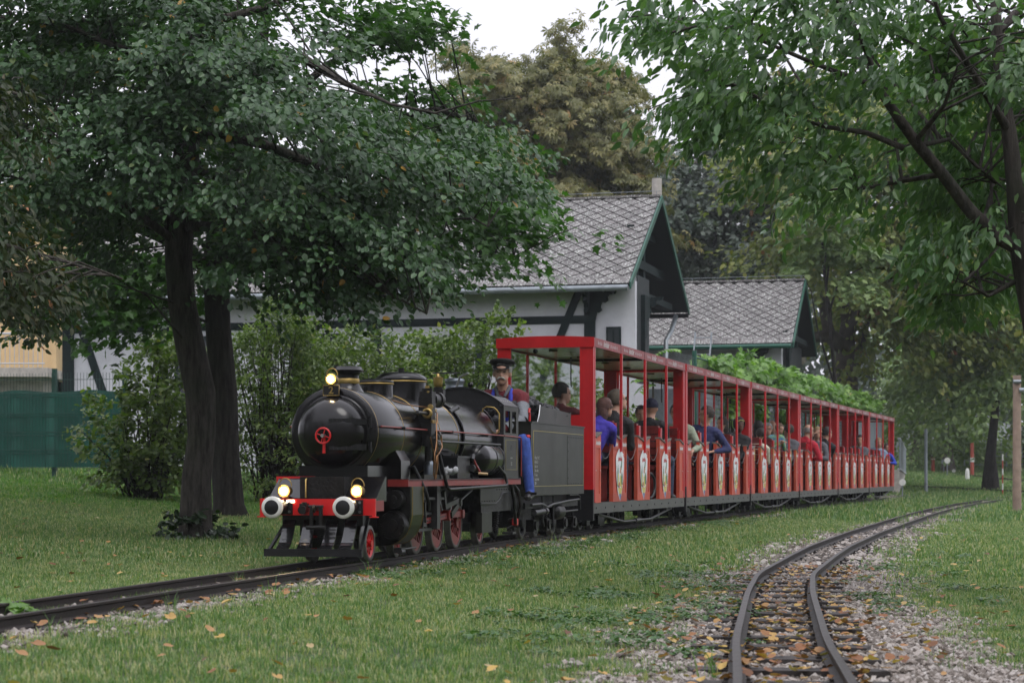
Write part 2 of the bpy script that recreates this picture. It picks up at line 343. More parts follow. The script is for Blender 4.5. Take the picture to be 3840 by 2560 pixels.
# whistle and safety valve
m = MB(); m.cyl((3.7, 0, 1.25), (3.7, 0, 1.36), .03, n=14); m.cyl((3.7, .0, 1.33), (3.7, -.0, 1.40), .04, n=14); m.box(3.66, 3.74, -.055, .02, 1.33, 1.38)
wv = m.build('whistle_valve', oily, loco)
m = MB(); m.lathe([(.02, 1.39), (.036, 1.40), (.04, 1.43), (.045, 1.485), (.045, 1.485), (.02, 1.49), (.012, 1.52)], (3.7, 0, 0), n=20); m.build('whistle', brass, wv)
m = MB(); m.bar((3.7, .05, 1.525), (3.7, -.2, 1.525), .02, .012); m.build('lever', dsteel, wv)
# smokebox lamp, plate
def lamp(x, y, z, r, parent=loco, ring=True):
    m = MB(); m.cyl((x, y, z), (x+.09, y, z), r*1.15, r*.95, n=24); m.cyl((x+.05, y, z-r*1.3), (x+.05, y, z-r), r*.5, n=12); m.ring((x, y, z), (1, 0, 0), r*1.12, .006)
    l = m.build('headlamp', brass, parent)
    k = MB(); k.lathe([(.0005, -.016), (r*.45, -.013), (r*.68, -.008)], (x, y, z), (1, 0, 0), 24); k.build('lamp_glass', glow, l)
    k = MB(); k.lathe([(r*.68, -.008), (r*.9, -.003), (r*1.1, .002)], (x, y, z), (1, 0, 0), 24); k.build('halo_ring', glowr, l)  # orange halo of the lamp, painted as a self-glowing ring
    if ring:
        k = MB(); k.tube([(x+.03, y+r*1.25*math.cos(t), z+r*.9+r*1.5*math.sin(t)) for t in [math.pi*i/12 for i in range(13)]], .004, 6); k.build('carrying_hoop', brass, l)
    return l
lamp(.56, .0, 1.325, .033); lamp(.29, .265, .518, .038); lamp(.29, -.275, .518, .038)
for y in (.20, -.21):
    m = MB(); m.prism([(-.028, 0), (.028, 0), (.024, .018), (-.024, .018)], (.235, y, .437), (0, 1, 0), (0, 0, 1), (.02, 0, 0)); m.build('marker_light', glowg, loco)
m = MB(); m.box(.575, .59, -.058, .062, 1.205, 1.282); pl = m.build('number_plate', blk2, loco)
m = MB(); pp = [(.574, a, c) for a, c in ((-.058, 1.207), (.062, 1.207), (.062, 1.28), (-.058, 1.28))]; m.tube(pp, .003, 6, closed=True); m.build('plate_rim', brass, pl)
inst(text_mesh('2', .075, 'number_two', brass, extrude=.002, bold=.001), 'number_two', pl, (.571, .002, 1.244), (R(90), 0, R(-90)))
# buffer beam, buffers, coupling
m = MB(); m.box(.25, .275, -.415, .415, .347, .463); beam = m.build('buffer_beam', redp, loco)
for y in (.415, -.415):
    m = MB(); m.box(.24, .262, y-.012, y+.012, .335, .465); m.box(.232, .268, y-.03, y+.03, .332, .340); m.build('beam_end_flange', redp, loco)
for y in (.26, -.26):
    m = MB(); m.box(.236, .25, y-.075, y+.09 if y > 0 else y+.075, .352, .458); m.cyl((.24, y, .406), (.06, y, .406), .048, .038, n=20)
    bf = m.build('buffer', blk2, loco)
    k = MB(); k.lathe([(.001, -.012), (.04, -.010), (.055, -.004)], (.01, y, .406), (1, 0, 0), 32); k.lathe([(.076, .005), (.076, .03), (.04, .05)], (.01, y, .406), (1, 0, 0), 32); k.build('buffer_head', blk2, bf)
    k = MB(); k.lathe([(.052, -.007), (.072, -.002), (.077, .004), (.077, .022)], (.01, y, .406), (1, 0, 0), 36); k.build('white_rim', whitep, bf)
    for dy in (-.055, .06):
        for z in (.372, .438): k = MB(); k.cyl((.236, y+dy, z), (.226, y+dy, z), .0095, n=8); k.build('bolt', steel, bf)
m = MB(); m.cyl((.25, 0, .40), (.17, 0, .40), .02, n=12); m.ring((.17, 0, .395), (0, 1, 0), .022, .008, 16, 6)
m.box(.18, .2, -.055, -.03, .25, .41); m.box(.18, .2, .015, .04, .25, .41); m.cyl((.19, -.06, .41), (.19, .05, .41), .011, n=10); m.cyl((.19, -.075, .262), (.19, .065, .262), .016, n=10)
m.build('screw_coupling', oily, loco)
m = MB(); m.box(.2, .25, .065, .12, .37, .43); m.cyl((.2, .09, .385), (.16, .09, .385), .03, n=14); m.cyl((.22, .09, .44), (.22, .09, .395), .02, n=10); m.build('brake_coupler', oily, loco)
# front deck behind the beam
m = MB(); m.box(.275, .62, -.40, .40, .44, .468); m.prism([(.36, .468), (.62, .468), (.62, .62), (.60, .62)], (0, -.40, 0), (1, 0, 0), (0, 0, 1), (0, .80, 0)); m.box(.62, 1.2, -.26, .26, .45, .70)
m.prism([(-.16, .62), (.16, .62), (.24, .80), (-.24, .80)], (.68, 0, 0), (0, 1, 0), (0, 0, 1), (.5, 0, 0)); m.build('front_deck', blk, loco)
for y_ in (-.41, .385): m = MB(); m.box(.275, .52, y_, y_+.025, .375, .45); m.build('frame_plate', redd, loco)
m = MB(); m.tube([(.33, .115, .47), (.33, .115, .60), (.40, .115, .615)], .006, 6); m.build('handrail', brass, loco)
m = MB(); m.box(.58, .60, .13, .42, .555, .622); m.build('front_valance', redp, loco)
# pilot (cow catcher)
m = MB(); m.box(.13, .17, -.36, .36, .058, .112); pil = m.build('pilot_bar', blk2, loco)
for y in (-.225, -.085, .085, .235):
    k = MB(); pr = []
    for i in range(9):
        t = i/8; pr.append((.155+.175*t, .112+.20*t-.035*math.sin(math.pi*t)))
    for (xa, za), (xb, zb) in zip(pr, pr[1:]): k.box(0, 1, 0, 1, 0, 1, Matrix(((xb-xa, 0, .012, xa), (0, .088, 0, y-.044), (zb-za, 0, -.01, za), (0, 0, 0, 1))))
    k.build('pilot_blade', mat('wet_black', (.012, .012, .013), .14, spec=.6, coat=.4, var=.2), loco)
m = MB(); m.box(.36, .42, -.3, .3, .27, .345); m.bar((.17, -.34, .09), (.5, -.30, .32), .02, .02); m.bar((.17, .34, .09), (.5, .30, .32), .02, .02); m.build('pilot_bracket', blk2, loco)
# main frame, running boards
m = MB(); m.box(.35, 5.1, -.165, .165, .2, .62); m.box(3.9, 5.15, -.34, .34, .30, .56); m.build('main_frame', oily, loco)
m = MB()
for s in (-1, 1): m.box(1.17, 5.22, min(s*.16, s*.42), max(s*.16, s*.42), .585, .602)
m.build('running_board', blk2, loco)
for s in (-1, 1):
    m = MB(); y = s*.42; m.box(1.17, 5.22, min(y, y-s*.016), max(y, y-s*.016), .545, .596); m.box(1.152, 1.17, min(s*.12, y), max(s*.12, y), .545, .598); m.build('valance', redd, loco)
# cylinders with rounded cladding
def cylcase(s):
    P = [(.43, .545), (.43, .33), (.415, .25), (.375, .175), (.32, .125), (.27, .105), (.2, .10), (.17, .12), (.17, .545)]
    m = MB(); m.prism([(s*a, c) for a, c in P], (1.2, 0, 0), (0, 1, 0), (0, 0, 1), (.36, 0, 0)); o = m.build('cylinder_casing', olived, loco)
    k = MB(); k.prism([(s*(a-.006 if a > .18 else a), c) for a, c in P], (1.188, 0, 0), (0, 1, 0), (0, 0, 1), (.012, 0, 0)); k.build('casing_front', oily, o)
    k = MB(); k.cyl((1.19, s*.30, .255), (1.12, s*.30, .255), .115, .10, n=28); k.cyl((1.12, s*.30, .255), (1.09, s*.30, .255), .05, n=20); 
    for i in range(8): t = i*math.pi/4; k.cyl((1.13, s*.30+.085*math.cos(t), .255+.085*math.sin(t)), (1.10, s*.30+.085*math.cos(t), .255+.085*math.sin(t)), .009, n=6)
    k.build('cylinder_cover', oily, o)
    k = MB(); k.cyl((1.19, s*.32, .45), (1.10, s*.32, .45), .072, .066, n=24); k.cyl((1.10, s*.32, .45), (1.06, s*.32, .45), .03, n=16); k.build('valve_cover', oily, o); k = MB(); k.cyl((1.56, s*.32, .45), (1.66, s*.32, .45), .06, n=16); k.build('rear_valve_cover', oily, o); k = MB(); k.cyl((1.56, s*.3, .255), (1.62, s*.3, .255), .09, n=20); k.build('rear_cylinder_cover', oily, o)
    for x in (1.225, 1.54):
        k = MB(); k.tube([(x, s*(a+.002), c) for a, c in P[:6]], .0035, 5)
        k.build('cladding_strip', brass, o)
    for (a, c) in ((.432, .5), (.432, .42), (.425, .3), (.39, .19), (.33, .13)): k = MB(); k.ell((1.23, s*a, c), (.005, .005, .005), 6, 4); k.build('rivet', brass, o)
    k = MB(); k.box(1.18, 1.3, s*.33-.03, s*.33+.03, .045, .085); k.cyl((1.17, s*.35, .055), (1.25, s*.35, .055), .02, n=10); k.cyl((1.3, s*.33, .07), (1.7, s*.33, .07), .008, n=6); k.build('drain_cock', dsteel, o)
cylcase(-1); cylcase(1)
# wheels
def wheel(x, y, r, ns, name, parent, tyre=tyre_m, spoke=redp, cw=False, ang=0, hub=None):
    s = 1 if y > 0 else -1
    m = MB(); m.lathe([(r-.028, -.02), (r-.028, .022), (r-.028, .022), (r-.004, .022), (r, .016), (r, -.016), (r+.014, -.02), (r+.014, -.028), (r-.028, -.028), (r-.028, -.02)], (x, y, r), (0, s, 0), 40)
    wl = m.build(name, tyre, parent)
    m = MB(); m.lathe([(r-.028, .016), (r-.048, .014), (r-.048, -.012), (r-.028, -.014)], (x, y, r), (0, s, 0), 36); m.cyl((x, y-s*.03, r), (x, y+s*.035, r), hub or r*.2, n=20)
    if cw:
        a0 = ang+math.pi; P = [((r-.035)*math.cos(a0+t), (r-.035)*math.sin(a0+t)) for t in np.linspace(-.95, .95, 14)]
        m.prism(P, (x, y-s*.006, r), (1, 0, 0), (0, 0, 1), (0, s*.024, 0)); cr = (x+.075*math.cos(ang), y+s*.03, r+.075*math.sin(ang)); m.bar((x, y+s*.02, r), cr, .07, .03, (0, 1, 0)); m.cyl((cr[0], y+s*.005, cr[2]), (cr[0], y+s*.04, cr[2]), .035, n=16)
    m.build('rim_and_hub', spoke, wl)
    for i in range(ns):
        t = 2*math.pi*i/ns+.1; k = MB(); k.bar((x+r*.15*math.cos(t), y+s*.004, r+r*.15*math.sin(t)), (x+(r-.04)*math.cos(t), y+s*.004, r+(r-.04)*math.sin(t)), .014, .014, (0, 1, 0)); k.build('spoke', spoke, wl)
    return wl
ANG = R(75)
for s in (-1, 1):
    for x in (.77, 1.5): wheel(x, s*.215, .132, 10, 'bogie_wheel', loco)
    for x in (2.08, 2.74, 3.40): wheel(x, s*.215, .225, 14, 'driving_wheel', loco, spoke=redd, cw=True, ang=ANG)
    wheel(4.3, s*.215, .15, 10, 'trailing_wheel', loco, spoke=redd)
    m = MB(); m.box(.62, 1.7, s*.17-.015, s*.17+.015, .10, .17); m.build('bogie_frame', oily, loco)
    y = s*.275; cx, cz = .075*math.cos(ANG), .225+.075*math.sin(ANG)
    m = MB(); m.bar((2.08+cx, y, cz), (3.40+cx, y, cz), .05, .018, (0, 1, 0))
    for x in (2.08, 2.74, 3.4): m.cyl((x+cx, y-.025, cz), (x+cx, y+.025, cz), .038, n=14)
    m.build('coupling_rod', redd, loco)
    y = s*.315; m = MB(); m.bar((2.74+cx, y, cz), (1.95, y, .262), .045, .02, (0, 1, 0)); m.cyl((2.74+cx, y-.03, cz), (2.74+cx, y+.03, cz), .045, n=16); rod = m.build('connecting_rod', redd, loco)
    m = MB(); m.bar((2.74+cx-.1, y-s*-.013, cz), (2.05, y+s*.013, .268), .006, .01, (0, 1, 0)); m.build('rod_edge', dsteel, rod)
    m = MB(); m.box(1.88, 1.98, y-.03, y+.03, .225, .30); m.cyl((1.6, y, .262), (1.9, y, .262), .014, n=10); m.bar((1.6, y, .325), (2.25, y, .325), .03, .02); m.bar((1.6, y, .20), (2.25, y, .20), .03, .02); m.box(2.2, 2.3, y-.06, y+.02, .2, .55); m.build('crosshead_and_guides', dsteel, loco)
    y = s*.35; m = MB(); m.bar((2.74+cx, y, cz), (3.05, y, .40), .05, .02, (0, 1, 0)); m.bar((3.02, y, .42), (2.55, y, .37), .04, .018, (0, 1, 0)); m.bar((2.5, y, .50), (2.55, y, .36), .045, .03, (0, 1, 0)); m.bar((2.5, y, .44), (1.7, y, .45), .02, .02, (0, 1, 0)); m.bar((1.93, y, .26), (1.9, y, .42), .025, .012, (0, 1, 0))
    m.cyl((3.05, y-.02, .40), (3.05, y+.03, .40), .032, n=12); m.build('valve_gear', olive, loco)
    m = MB(); m.tube([(3.05, y, .41), (3.15, y, .43), (3.5, y, .50), (3.55, y, .56), (3.55, y-.0, .62)], .009, 6); m.build('lubricator_drive', dsteel, loco)
    # firebox side, spring gear, steps, pipes under the cab
    m = MB(); m.prism([(3.75, .37), (4.35, .36), (4.5, .40), (4.62, .46), (5.1, .47), (5.1, .55), (3.75, .55)], (0, s*.35, 0), (1, 0, 0), (0, 0, 1), (0, s*.02, 0)); m.box(3.85, 4.25, min(s*.3, s*.36), max(s*.3, s*.36), .12, .30); fb = m.build('ashpan_and_frame', olive, loco)
    m = MB(); m.tube([(3.75, s*.372, .385), (4.35, s*.372, .375), (4.5, s*.372, .41), (4.62, s*.372, .468), (5.1, s*.372, .478)], .006, 5); m.build('frame_edge', dsteel, fb)
    for x in np.arange(3.8, 4.9, .1): k = MB(); k.ell((x, s*.372, .40 if x < 4.4 else .50), (.006, .006, .006), 6, 4); k.build('rivet', dsteel, fb)
    m = MB(); m.tube([(4.4+.001*i, s*.36+.022*math.cos(i*1.1), .12+.18*i/50) for i in range(51)], .006, 5); m.build('spring', oily, loco)
    m = MB(); m.tube([(4.95, s*.38, .56), (5.0, s*.4, .42), (5.05, s*.4, .28), (5.12, s*.39, .16), (5.2, s*.3, .12)], .017, 8); m.tube([(5.05, s*.37, .56), (5.2, s*.4, .48), (5.3, s*.4, .34), (5.35, s*.36, .22), (5.5, s*.25, .2)], .017, 8); m.build('hose', rubber, loco)
    m = MB(); m.box(5.1, 5.2, s*.38-.02, s*.38+.02, .16, .22); m.build('hose_coupling', redp, loco)
    m = MB(); m.box(4.9, 5.05, s*.36-.05, s*.36+.05, .08, .1); m.bar((4.97, s*.36, .1), (4.97, s*.36, .3), .03, .02); m.build('footstep', dsteel, loco)
# side pipes and rails (visible side is -y)
for s in (-1, 1):
    m = MB(); m.tube([(.68, s*.345, .985), (1.6, s*.36, .985), (4.56, s*.40, .99)], .0065, 6); m.build('reach_rod', redd, loco)
    for x in (1.2, 2.7, 4.0): k = MB(); k.cyl((x, s*.31, .985), (x, s*.385, .985), .012, n=8); k.build('rail_stanchion', oily, loco)
    m = MB(); m.tube([(2.2, s*.37, .90), (4.45, s*.39, .905)], .010, 8); m.build('handrail', dsteel, loco)
    m = MB(); m.tube([(2.18, s*.33, 1.10), (2.2, s*.37, .9), (2.23, s*.42, .65), (2.28, s*.44, .53), (2.34, s*.445, .515), (2.5, s*.445, .517), (4.45, s*.445, .535), (4.5, s*.445, .56), (4.45, s*.43, .64), (4.2, s*.42, .72)], .014, 8); m.build('sand_pipe', blk2, loco)
    m = MB(); m.tube([(2.12, s*.33, 1.0), (2.14, s*.38, .8), (2.2, s*.40, .6)], .012, 8); m.build('sand_pipe', blk2, loco)
    m = MB(); m.tube([(1.52, s*.36, .70), (1.56, s*.40, .60), (1.56, s*.45, .5), (1.62, s*.455, .42), (1.66, s*.44, .36)], .015, 8); m.build('steam_pipe', blk2, loco)
# air pump group on the visible side
pg = MB(); pg.box(1.90, 2.0, -.41, -.30, 1.10, 1.24); pg.box(1.93, 2.06, -.40, -.30, 1.17, 1.29); pg.cyl((1.98, -.35, 1.29), (1.98, -.35, 1.315), .045, n=16); pg.box(1.92, 2.04, -.40, -.28, .93, 1.10)
pg.cyl((2.06, -.36, 1.23), (2.22, -.36, 1.23), .052, n=16); pg.cyl((2.22, -.36, 1.235), (2.30, -.36, 1.235), .062, n=16); pg.ell((2.33, -.35, 1.23), (.05, .06, .06)); pg.cyl((1.97, -.36, .86), (1.97, -.36, .94), .055, n=16); pg.cyl((1.97, -.36, .74), (1.97, -.36, .86), .028, n=12)
pump = pg.build('air_pump', oily, loco)
k = MB(); k.cyl((1.98, -.35, 1.31), (1.98, -.35, 1.335), .018, n=12); k.cyl((1.88, -.40, 1.165), (1.90, -.40, 1.165), .022, n=14); k.cyl((1.9, -.375, 1.285), (1.93, -.375, 1.285), .008); k.box(2.0, 2.07, -.405, -.37, 1.135, 1.155); k.box(1.92, 2.1, -.41, -.39, 1.04, 1.065); k.cyl((1.94, -.37, .985), (1.94, -.37, 1.02), .02, n=12); k.build('brass_fitting', brass, pump)
k = MB(); k.cyl((1.60, -.37, 1.115), (1.88, -.37, 1.115), .013, n=10); k.build('piston_rod', dsteel, pump)
k = MB(); k.ring((1.885, -.375, 1.115), (1, 0, 0), .03, .014, 20, 8); k.build('gland_ring', brass, pump)
for p in [((2.02, -.41, .93), (2.04, -.41, .93)), ((2.02, -.41, .87), (2.04, -.41, .87)), ((2.1, -.40, .95), (2.14, -.40, .95)), ((2.1, -.40, .875), (2.14, -.40, .875)), ((1.95, -.42, .89), (1.97, -.42, .89))]:
    k = MB(); k.cyl(p[0], p[1], .028, n=18); k.build('gauge', dsteel, pump)
for pts in ([(2.04, -.39, 1.145), (2.06, -.41, 1.12), (2.02, -.42, 1.06), (1.96, -.43, 1.03), (1.93, -.44, .90), (1.90, -.44, .84), (1.86, -.44, .80), (1.88, -.44, .66), (1.90, -.43, .60)], [(1.93, -.44, .90), (1.96, -.44, .82), (1.97, -.44, .72), (1.93, -.43, .6)], [(2.16, -.42, .96), (2.17, -.42, .88), (2.14, -.43, .85), (2.0, -.44, .80), (1.93, -.44, .78), (1.93, -.44, .70), (1.95, -.43, .6)], [(1.44, -.22, 1.20), (1.6, -.28, 1.175), (1.75, -.33, 1.165), (1.9, -.37, 1.165)], [(1.88, -.40, .93), (1.9, -.41, .86), (1.96, -.41, .80), (1.98, -.40, .62)]):
    k = MB(); k.tube([Vector(p) for p in pts], .0055, 6); k.build('copper_pipe', copper, loco)
# smokebox side steam pipe casing
for s in (-1, 1): m = MB(); m.prism([(.15, .6), (.345, .6), (.345, .74), (.30, .82), (.2, .82)], (1.22, 0, 0), (0, s, 0), (0, 0, 1), (.26, 0, 0)); m.build('steam_pipe_casing', blk, loco)
m = MB(); m.box(1.7, 2.5, -.40, -.28, .602, .635); m.build('tool_tray', olive, loco)
m = MB(); m.box(2.78, 3.22, -.40, -.24, .605, .775); lb = m.build('mechanical_lubricator', blk2, loco)
k = MB(); k.box(2.76, 3.24, -.41, -.23, .775, .79); k.build('lid', dsteel, lb)
for i in range(3): k = MB(); k.cyl((2.85+.08*i, -.34, .79), (2.85+.08*i, -.34, .81), .009, n=8); k.build('filler_cap', dsteel, lb)
k = MB(); k.cyl((3.2, -.42, .69), (3.32, -.42, .69), .03, n=12); k.ell((3.3, -.43, .685), (.04, .035, .035)); k.cyl((3.22, -.42, .76), (3.26, -.42, .80), .02, n=8); k.build('crank_case', dsteel, lb)
k = MB(); k.tube([(3.24, -.43, .76), (3.27, -.45, .70), (3.30, -.47, .66)], .01, 6); k.build('crank', redd, lb)
k = MB(); k.cyl((3.29, -.46, .645), (3.29, -.54, .640), .011, n=10); k.build('wooden_grip', mat('pale_wood', (.55, .38, .2), .5, var=.15), lb)
# air tank
m = MB(); m.lathe([(.001, -.10), (.06, -.085), (.11, -.05), (.14, 0), (.145, .03), (.145, .62), (.14, .65), (.1, .69), (.001, .72)], (3.80, -.30, .775), (1, 0, 0), 40); tk = m.build('air_tank', blk, loco)
for x in (4.1, 4.38): k = MB(); k.lathe([(.146, -.012), (.149, -.010), (.149, .010), (.146, .012)], (x, -.30, .775), (1, 0, 0), 40); k.build('tank_strap', blk2, tk)
m = MB(); m.lathe([(.001, -.10), (.06, -.085), (.11, -.05), (.14, 0), (.145, .03), (.145, .62), (.14, .65), (.1, .69), (.001, .72)], (3.80, .30, .775), (1, 0, 0), 32); m.build('air_tank', blk, loco)
m = MB(); m.cyl((3.18, -.23, 1.165), (3.35, -.25, 1.205), .02, n=10); m.ell((3.37, -.25, 1.21), (.03, .025, .022)); m.build('washout_valve', dsteel, loco)
# cab
def cabtop(y): return 1.265+.165*(1-(y/.40)**2)
pf = [(-.40, .602)]+[(-.40+.8*i/16, cabtop(-.40+.8*i/16)) for i in range(17)]+[(.40, .602)]
WIN = [(-.325, 1.245), (-.315, 1.258), (-.225, 1.245), (-.175, 1.215), (-.16, 1.19), (-.16, 1.05), (-.175, 1.025), (-.20, 1.015), (-.23, 1.025)] 
m = MB()                                    # front sheet: boiler below, window each side, arc above
N = 40; ys = np.linspace(-.40, .40, N+1)
WY = [.155, .175, .21, .325, .345]
def winz(y):                                # opening limits at lateral position y
    a = abs(y)
    if a < .20 or a > .36: return None
    lo = 1.02+max(0, (.25-a))*0.0 if a > .27 else 1.02+(.27-a)*1.9
    hi = 1.245 if a < .31 else 1.245-(a-.31)*1.0
    return lo, hi
for s in (-1, 1):
    zb = [.602, .8, 1.0]
    m.box(4.56, 4.575, min(s*.36, s*.40), max(s*.36, s*.40), .602, 1.262)
    for i in range(20):
        a0 = .36*i/20; a1 = .36*(i+1)/20; am = (a0+a1)/2; top0, top1 = cabtop(a0), cabtop(a1); wz = winz(am)
        segs = [(.602, None)] if not wz else [(.602, wz[0]), (wz[1], None)]
        for lo, hi in segs:
            P = [(s*a0, lo), (s*a1, lo), (s*a1, hi or top1), (s*a0, hi or top0)]
            m.prism(P, (4.56, 0, 0), (0, 1, 0), (0, 0, 1), (.015, 0, 0))
cab = m.build('cab_front_sheet', blk2, loco)
for s in (-1, 1):
    k = MB(); k.tube([(4.552, s*a, z) for a, z in ((.36, 1.05), (.36, 1.19), (.335, 1.225), (.31, 1.247), (.24, 1.256), (.205, 1.235), (.2, 1.16), (.235, 1.085), (.275, 1.02), (.31, 1.005), (.345, 1.015))], .0075, 8, closed=True); k.build('window_rim', brass, cab)
k = MB()
for i in range(20):
    a0 = -.405+.81*i/20; a1 = a0+.81/20; z0, z1 = cabtop(a0)+.002, cabtop(a1)+.002
    dx = .62 if abs(a0+a1)/2 > .28 else .10
    k.add([(4.54, a0, z0), (4.54, a1, z1), (4.54+dx, a1, z1), (4.54+dx, a0, z0), (4.54, a0, z0+.01), (4.54, a1, z1+.01), (4.54+dx, a1, z1+.01), (4.54+dx, a0, z0+.01)], [(0, 1, 2, 3), (7, 6, 5, 4), (0, 4, 5, 1), (1, 5, 6, 2), (2, 6, 7, 3), (3, 7, 4, 0)])
rf = k.build('cab_roof', blk2, loco)
for i in range(6): k = MB(); k.ell((4.62+.09*i, -.36, cabtop(.36)+.016), (.008, .008, .006), 6, 4); k.build('rivet', steel, rf)
for s in (-1, 1):
    m = MB(); y0, y1 = sorted((s*.385, s*.40))
    m.box(4.575, 5.2, y0, y1, .602, 1.02); m.box(4.575, 4.63, y0, y1, 1.02, 1.262); m.box(4.84, 4.92, y0, y1, 1.02, 1.262); m.box(5.1, 5.2, y0, y1, 1.02, 1.262); m.box(4.63, 4.84, y0, y1, 1.222, 1.262); m.box(4.92, 5.1, y0, y1, 1.222, 1.262)
    cs = m.build('cab_side', olive, loco); yy = s*.402
    k = MB(); k.tube([(4.64, yy, .68), (5.12, yy, .68), (5.12, yy, .955), (4.64, yy, .955)], .0025, 4, closed=True); k.build('lining', mat('lining_yellow', (.35, .30, .12), .5), cs)
    k = MB(); k.tube([(4.58, yy-.0, .99), (5.22, s*.415, .985), (5.26, s*.415, .97), (5.26, s*.415, .62)], .007, 6); k.build('cab_handrail', redd, cs)
    k = MB(); k.lathe([(.001, -.004), (.02, -.004), (.03, 0)], (4.88, yy, .88), (0, s, 0), 20); k.build('works_crest', dsteel, cs)
    if s < 0:
        wl = mat('lettering_white', (.55, .55, .52), .6)
        for t, z, sz in (('Liliputbahn', .79, .022), ('D2', .735, .045)): inst(text_mesh(t, sz, 'lettering', wl), 'lettering', cs, (4.88, yy-.002, z), (R(90), 0, 0))
m = MB(); m.box(4.6, 5.3, -.38, .38, .60, .62); m.build('cab_floor', oily, loco)
m = MB(); m.cyl((4.65, .0, 1.0), (4.70, 0, 1.0), .30, n=32); m.cyl((4.70, 0, .98), (4.78, 0, .98), .1, n=20); m.build('backhead', oily, loco)
m = MB(); m.tube([(4.95, .09, 1.2), (4.93, .05, 1.38), (4.92, .0, 1.46)], .009, 6); m.build('regulator_lever', brass, loco)
m = MB(); m.ell((4.92, 0, 1.475), (.028, .028, .028)); m.build('lever_knob', blk, loco)
m = MB(); m.tube([(4.95, .18, 1.2), (4.95, .14, 1.46), (4.95, .11, 1.55), (4.95, .03, 1.585)], .011, 6); m.build('brake_lever', steel, loco)
# oil can and milk churn and rag
oc = thing('oil_can', 'small grey oil can standing on the locomotive running board ahead of the driving wheels', 'oil can', loco.matrix_basis @ Vector((2.05, -.35, .635)))
m = MB(); m.lathe([(.001, 0), (.045, 0), (.045, 0), (.047, .07), (.03, .10), (.012, .115), (.003, .20)], n=20); m.build('can_body', mat('zinc', (.25, .28, .32), .4, metal=.8, var=.2, vscale=15), oc)
churn = thing('milk_churn', 'grey metal water can standing beside the driver behind the cab', 'metal can', loco.matrix_basis @ Vector((5.4, .27, .95)))
m = MB(); m.lathe([(.001, 0), (.15, 0), (.15, 0), (.155, .3), (.15, .42), (.10, .50), (.085, .52), (.085, .56), (.095, .575), (.095, .60), (.06, .61), (.001, .61)], n=28); m.build('churn_body', MATS['zinc'], churn)
rag = MB(); 
for i in range(7): rag.ell((random.uniform(-.05, .05), random.uniform(-.03, .03), .02+random.uniform(0, .05)), (.035, .012, .03), 7, 5, Matrix.Rotation(random.random()*3, 3, 'Z') @ Matrix.Rotation(random.random(), 3, 'X'))
ro = rag.build('cleaning_rag', mat('rag', (.45, .46, .48), .9, var=.3, vscale=30), None, loco.matrix_basis @ Vector((2.68, -.36, .61))); tag(ro, 'crumpled pale cleaning rag lying beside the lubricator box on the locomotive', 'rag')
# ------------------------------------------------------------------ tender
THT = R(14.6); fx, fy = LX+5.6*math.sin(TH)+.44*math.cos(TH), LY+5.6*math.cos(TH)-.44*math.sin(TH)
tx, ty = fx-.44*math.cos(THT), fy+.44*math.sin(THT)
tender = thing('tender', 'olive grey coal tender with riveted sides between locomotive and first red carriage', 'tender', (tx, ty, 0), R(90)-THT)
TL = 2.35
m = MB(); m.box(0, TL, -.44, .44, .43, 1.135); tb = m.build('tank', olive, tender)
m = MB(); m.box(-.01, TL+.01, -.45, .45, 1.135, 1.15); m.build('tank_rim', olive, tender)
m = MB(); m.prism([(.72, 1.15), (2.22, 1.15), (2.17, 1.29), (.84, 1.325), (.80, 1.24)], (0, -.33, 0), (1, 0, 0), (0, 0, 1), (0, .015, 0)); m.prism([(.72, 1.15), (2.22, 1.15), (2.17, 1.29), (.84, 1.325)], (0, .315, 0), (1, 0, 0), (0, 0, 1), (0, .015, 0)); m.box(2.17, 2.20, -.33, .33, 1.15, 1.30); cbk = m.build('coal_board', olive, tender)
k = MB(); k.tube([(.70, -.325, 1.15), (.785, -.325, 1.23), (.83, -.325, 1.335)], .008, 6); k.build('board_edge', steel, cbk)
k = MB(); k.lathe([(.001, -.006), (.03, -.004), (.045, 0)], (1.5, -.332, 1.245), (0, -1, 0), 20); k.build('crest', dsteel, cbk)
k = MB(); k.tube([(.09, -.442, .52), (TL-.05, -.442, .52), (TL-.05, -.442, 1.06), (.09, -.442, 1.06)], .0035, 4, closed=True); k.build('lining', MATS['lining_yellow'], tb)
k = MB(); k.box(1.55, TL-.02, -.4425, -.44, .525, 1.04); k.build('side_plate', olive, tb)
for i in range(10): 
    for z in (.54, 1.025): k = MB(); k.ell((1.58+.082*i, -.443, z), (.007, .005, .007), 6, 4); k.build('rivet', dsteel, tb)
for z in np.linspace(.6, .97, 5):
    for x in (1.58, 2.31): k = MB(); k.ell((x, -.443, z), (.007, .005, .007), 6, 4); k.build('rivet', dsteel, tb)
for i, t in enumerate(('Wasser 1,2 m3', 'Kohle 0,5 t', 'Gew. leer', 'Gew. dienst', 'Br. Gew.', 'Letzte Unters.', '2009')): inst(text_mesh(t, .042, 'lettering', MATS['lettering_white'], align='LEFT', sx=.75), 'lettering', tb, (.14, -.4425, .80-.042*i), (R(90), 0, 0))
m = MB(); m.box(.05, TL+.2, -.2, .2, .30, .43); m.box(.05, TL, -.37, -.35, .30, .36); m.box(.05, TL, .35, .37, .30, .36); m.box(.2, TL-.2, -.25, .25, .12, .3); m.build('tender_frame', oily, tender)
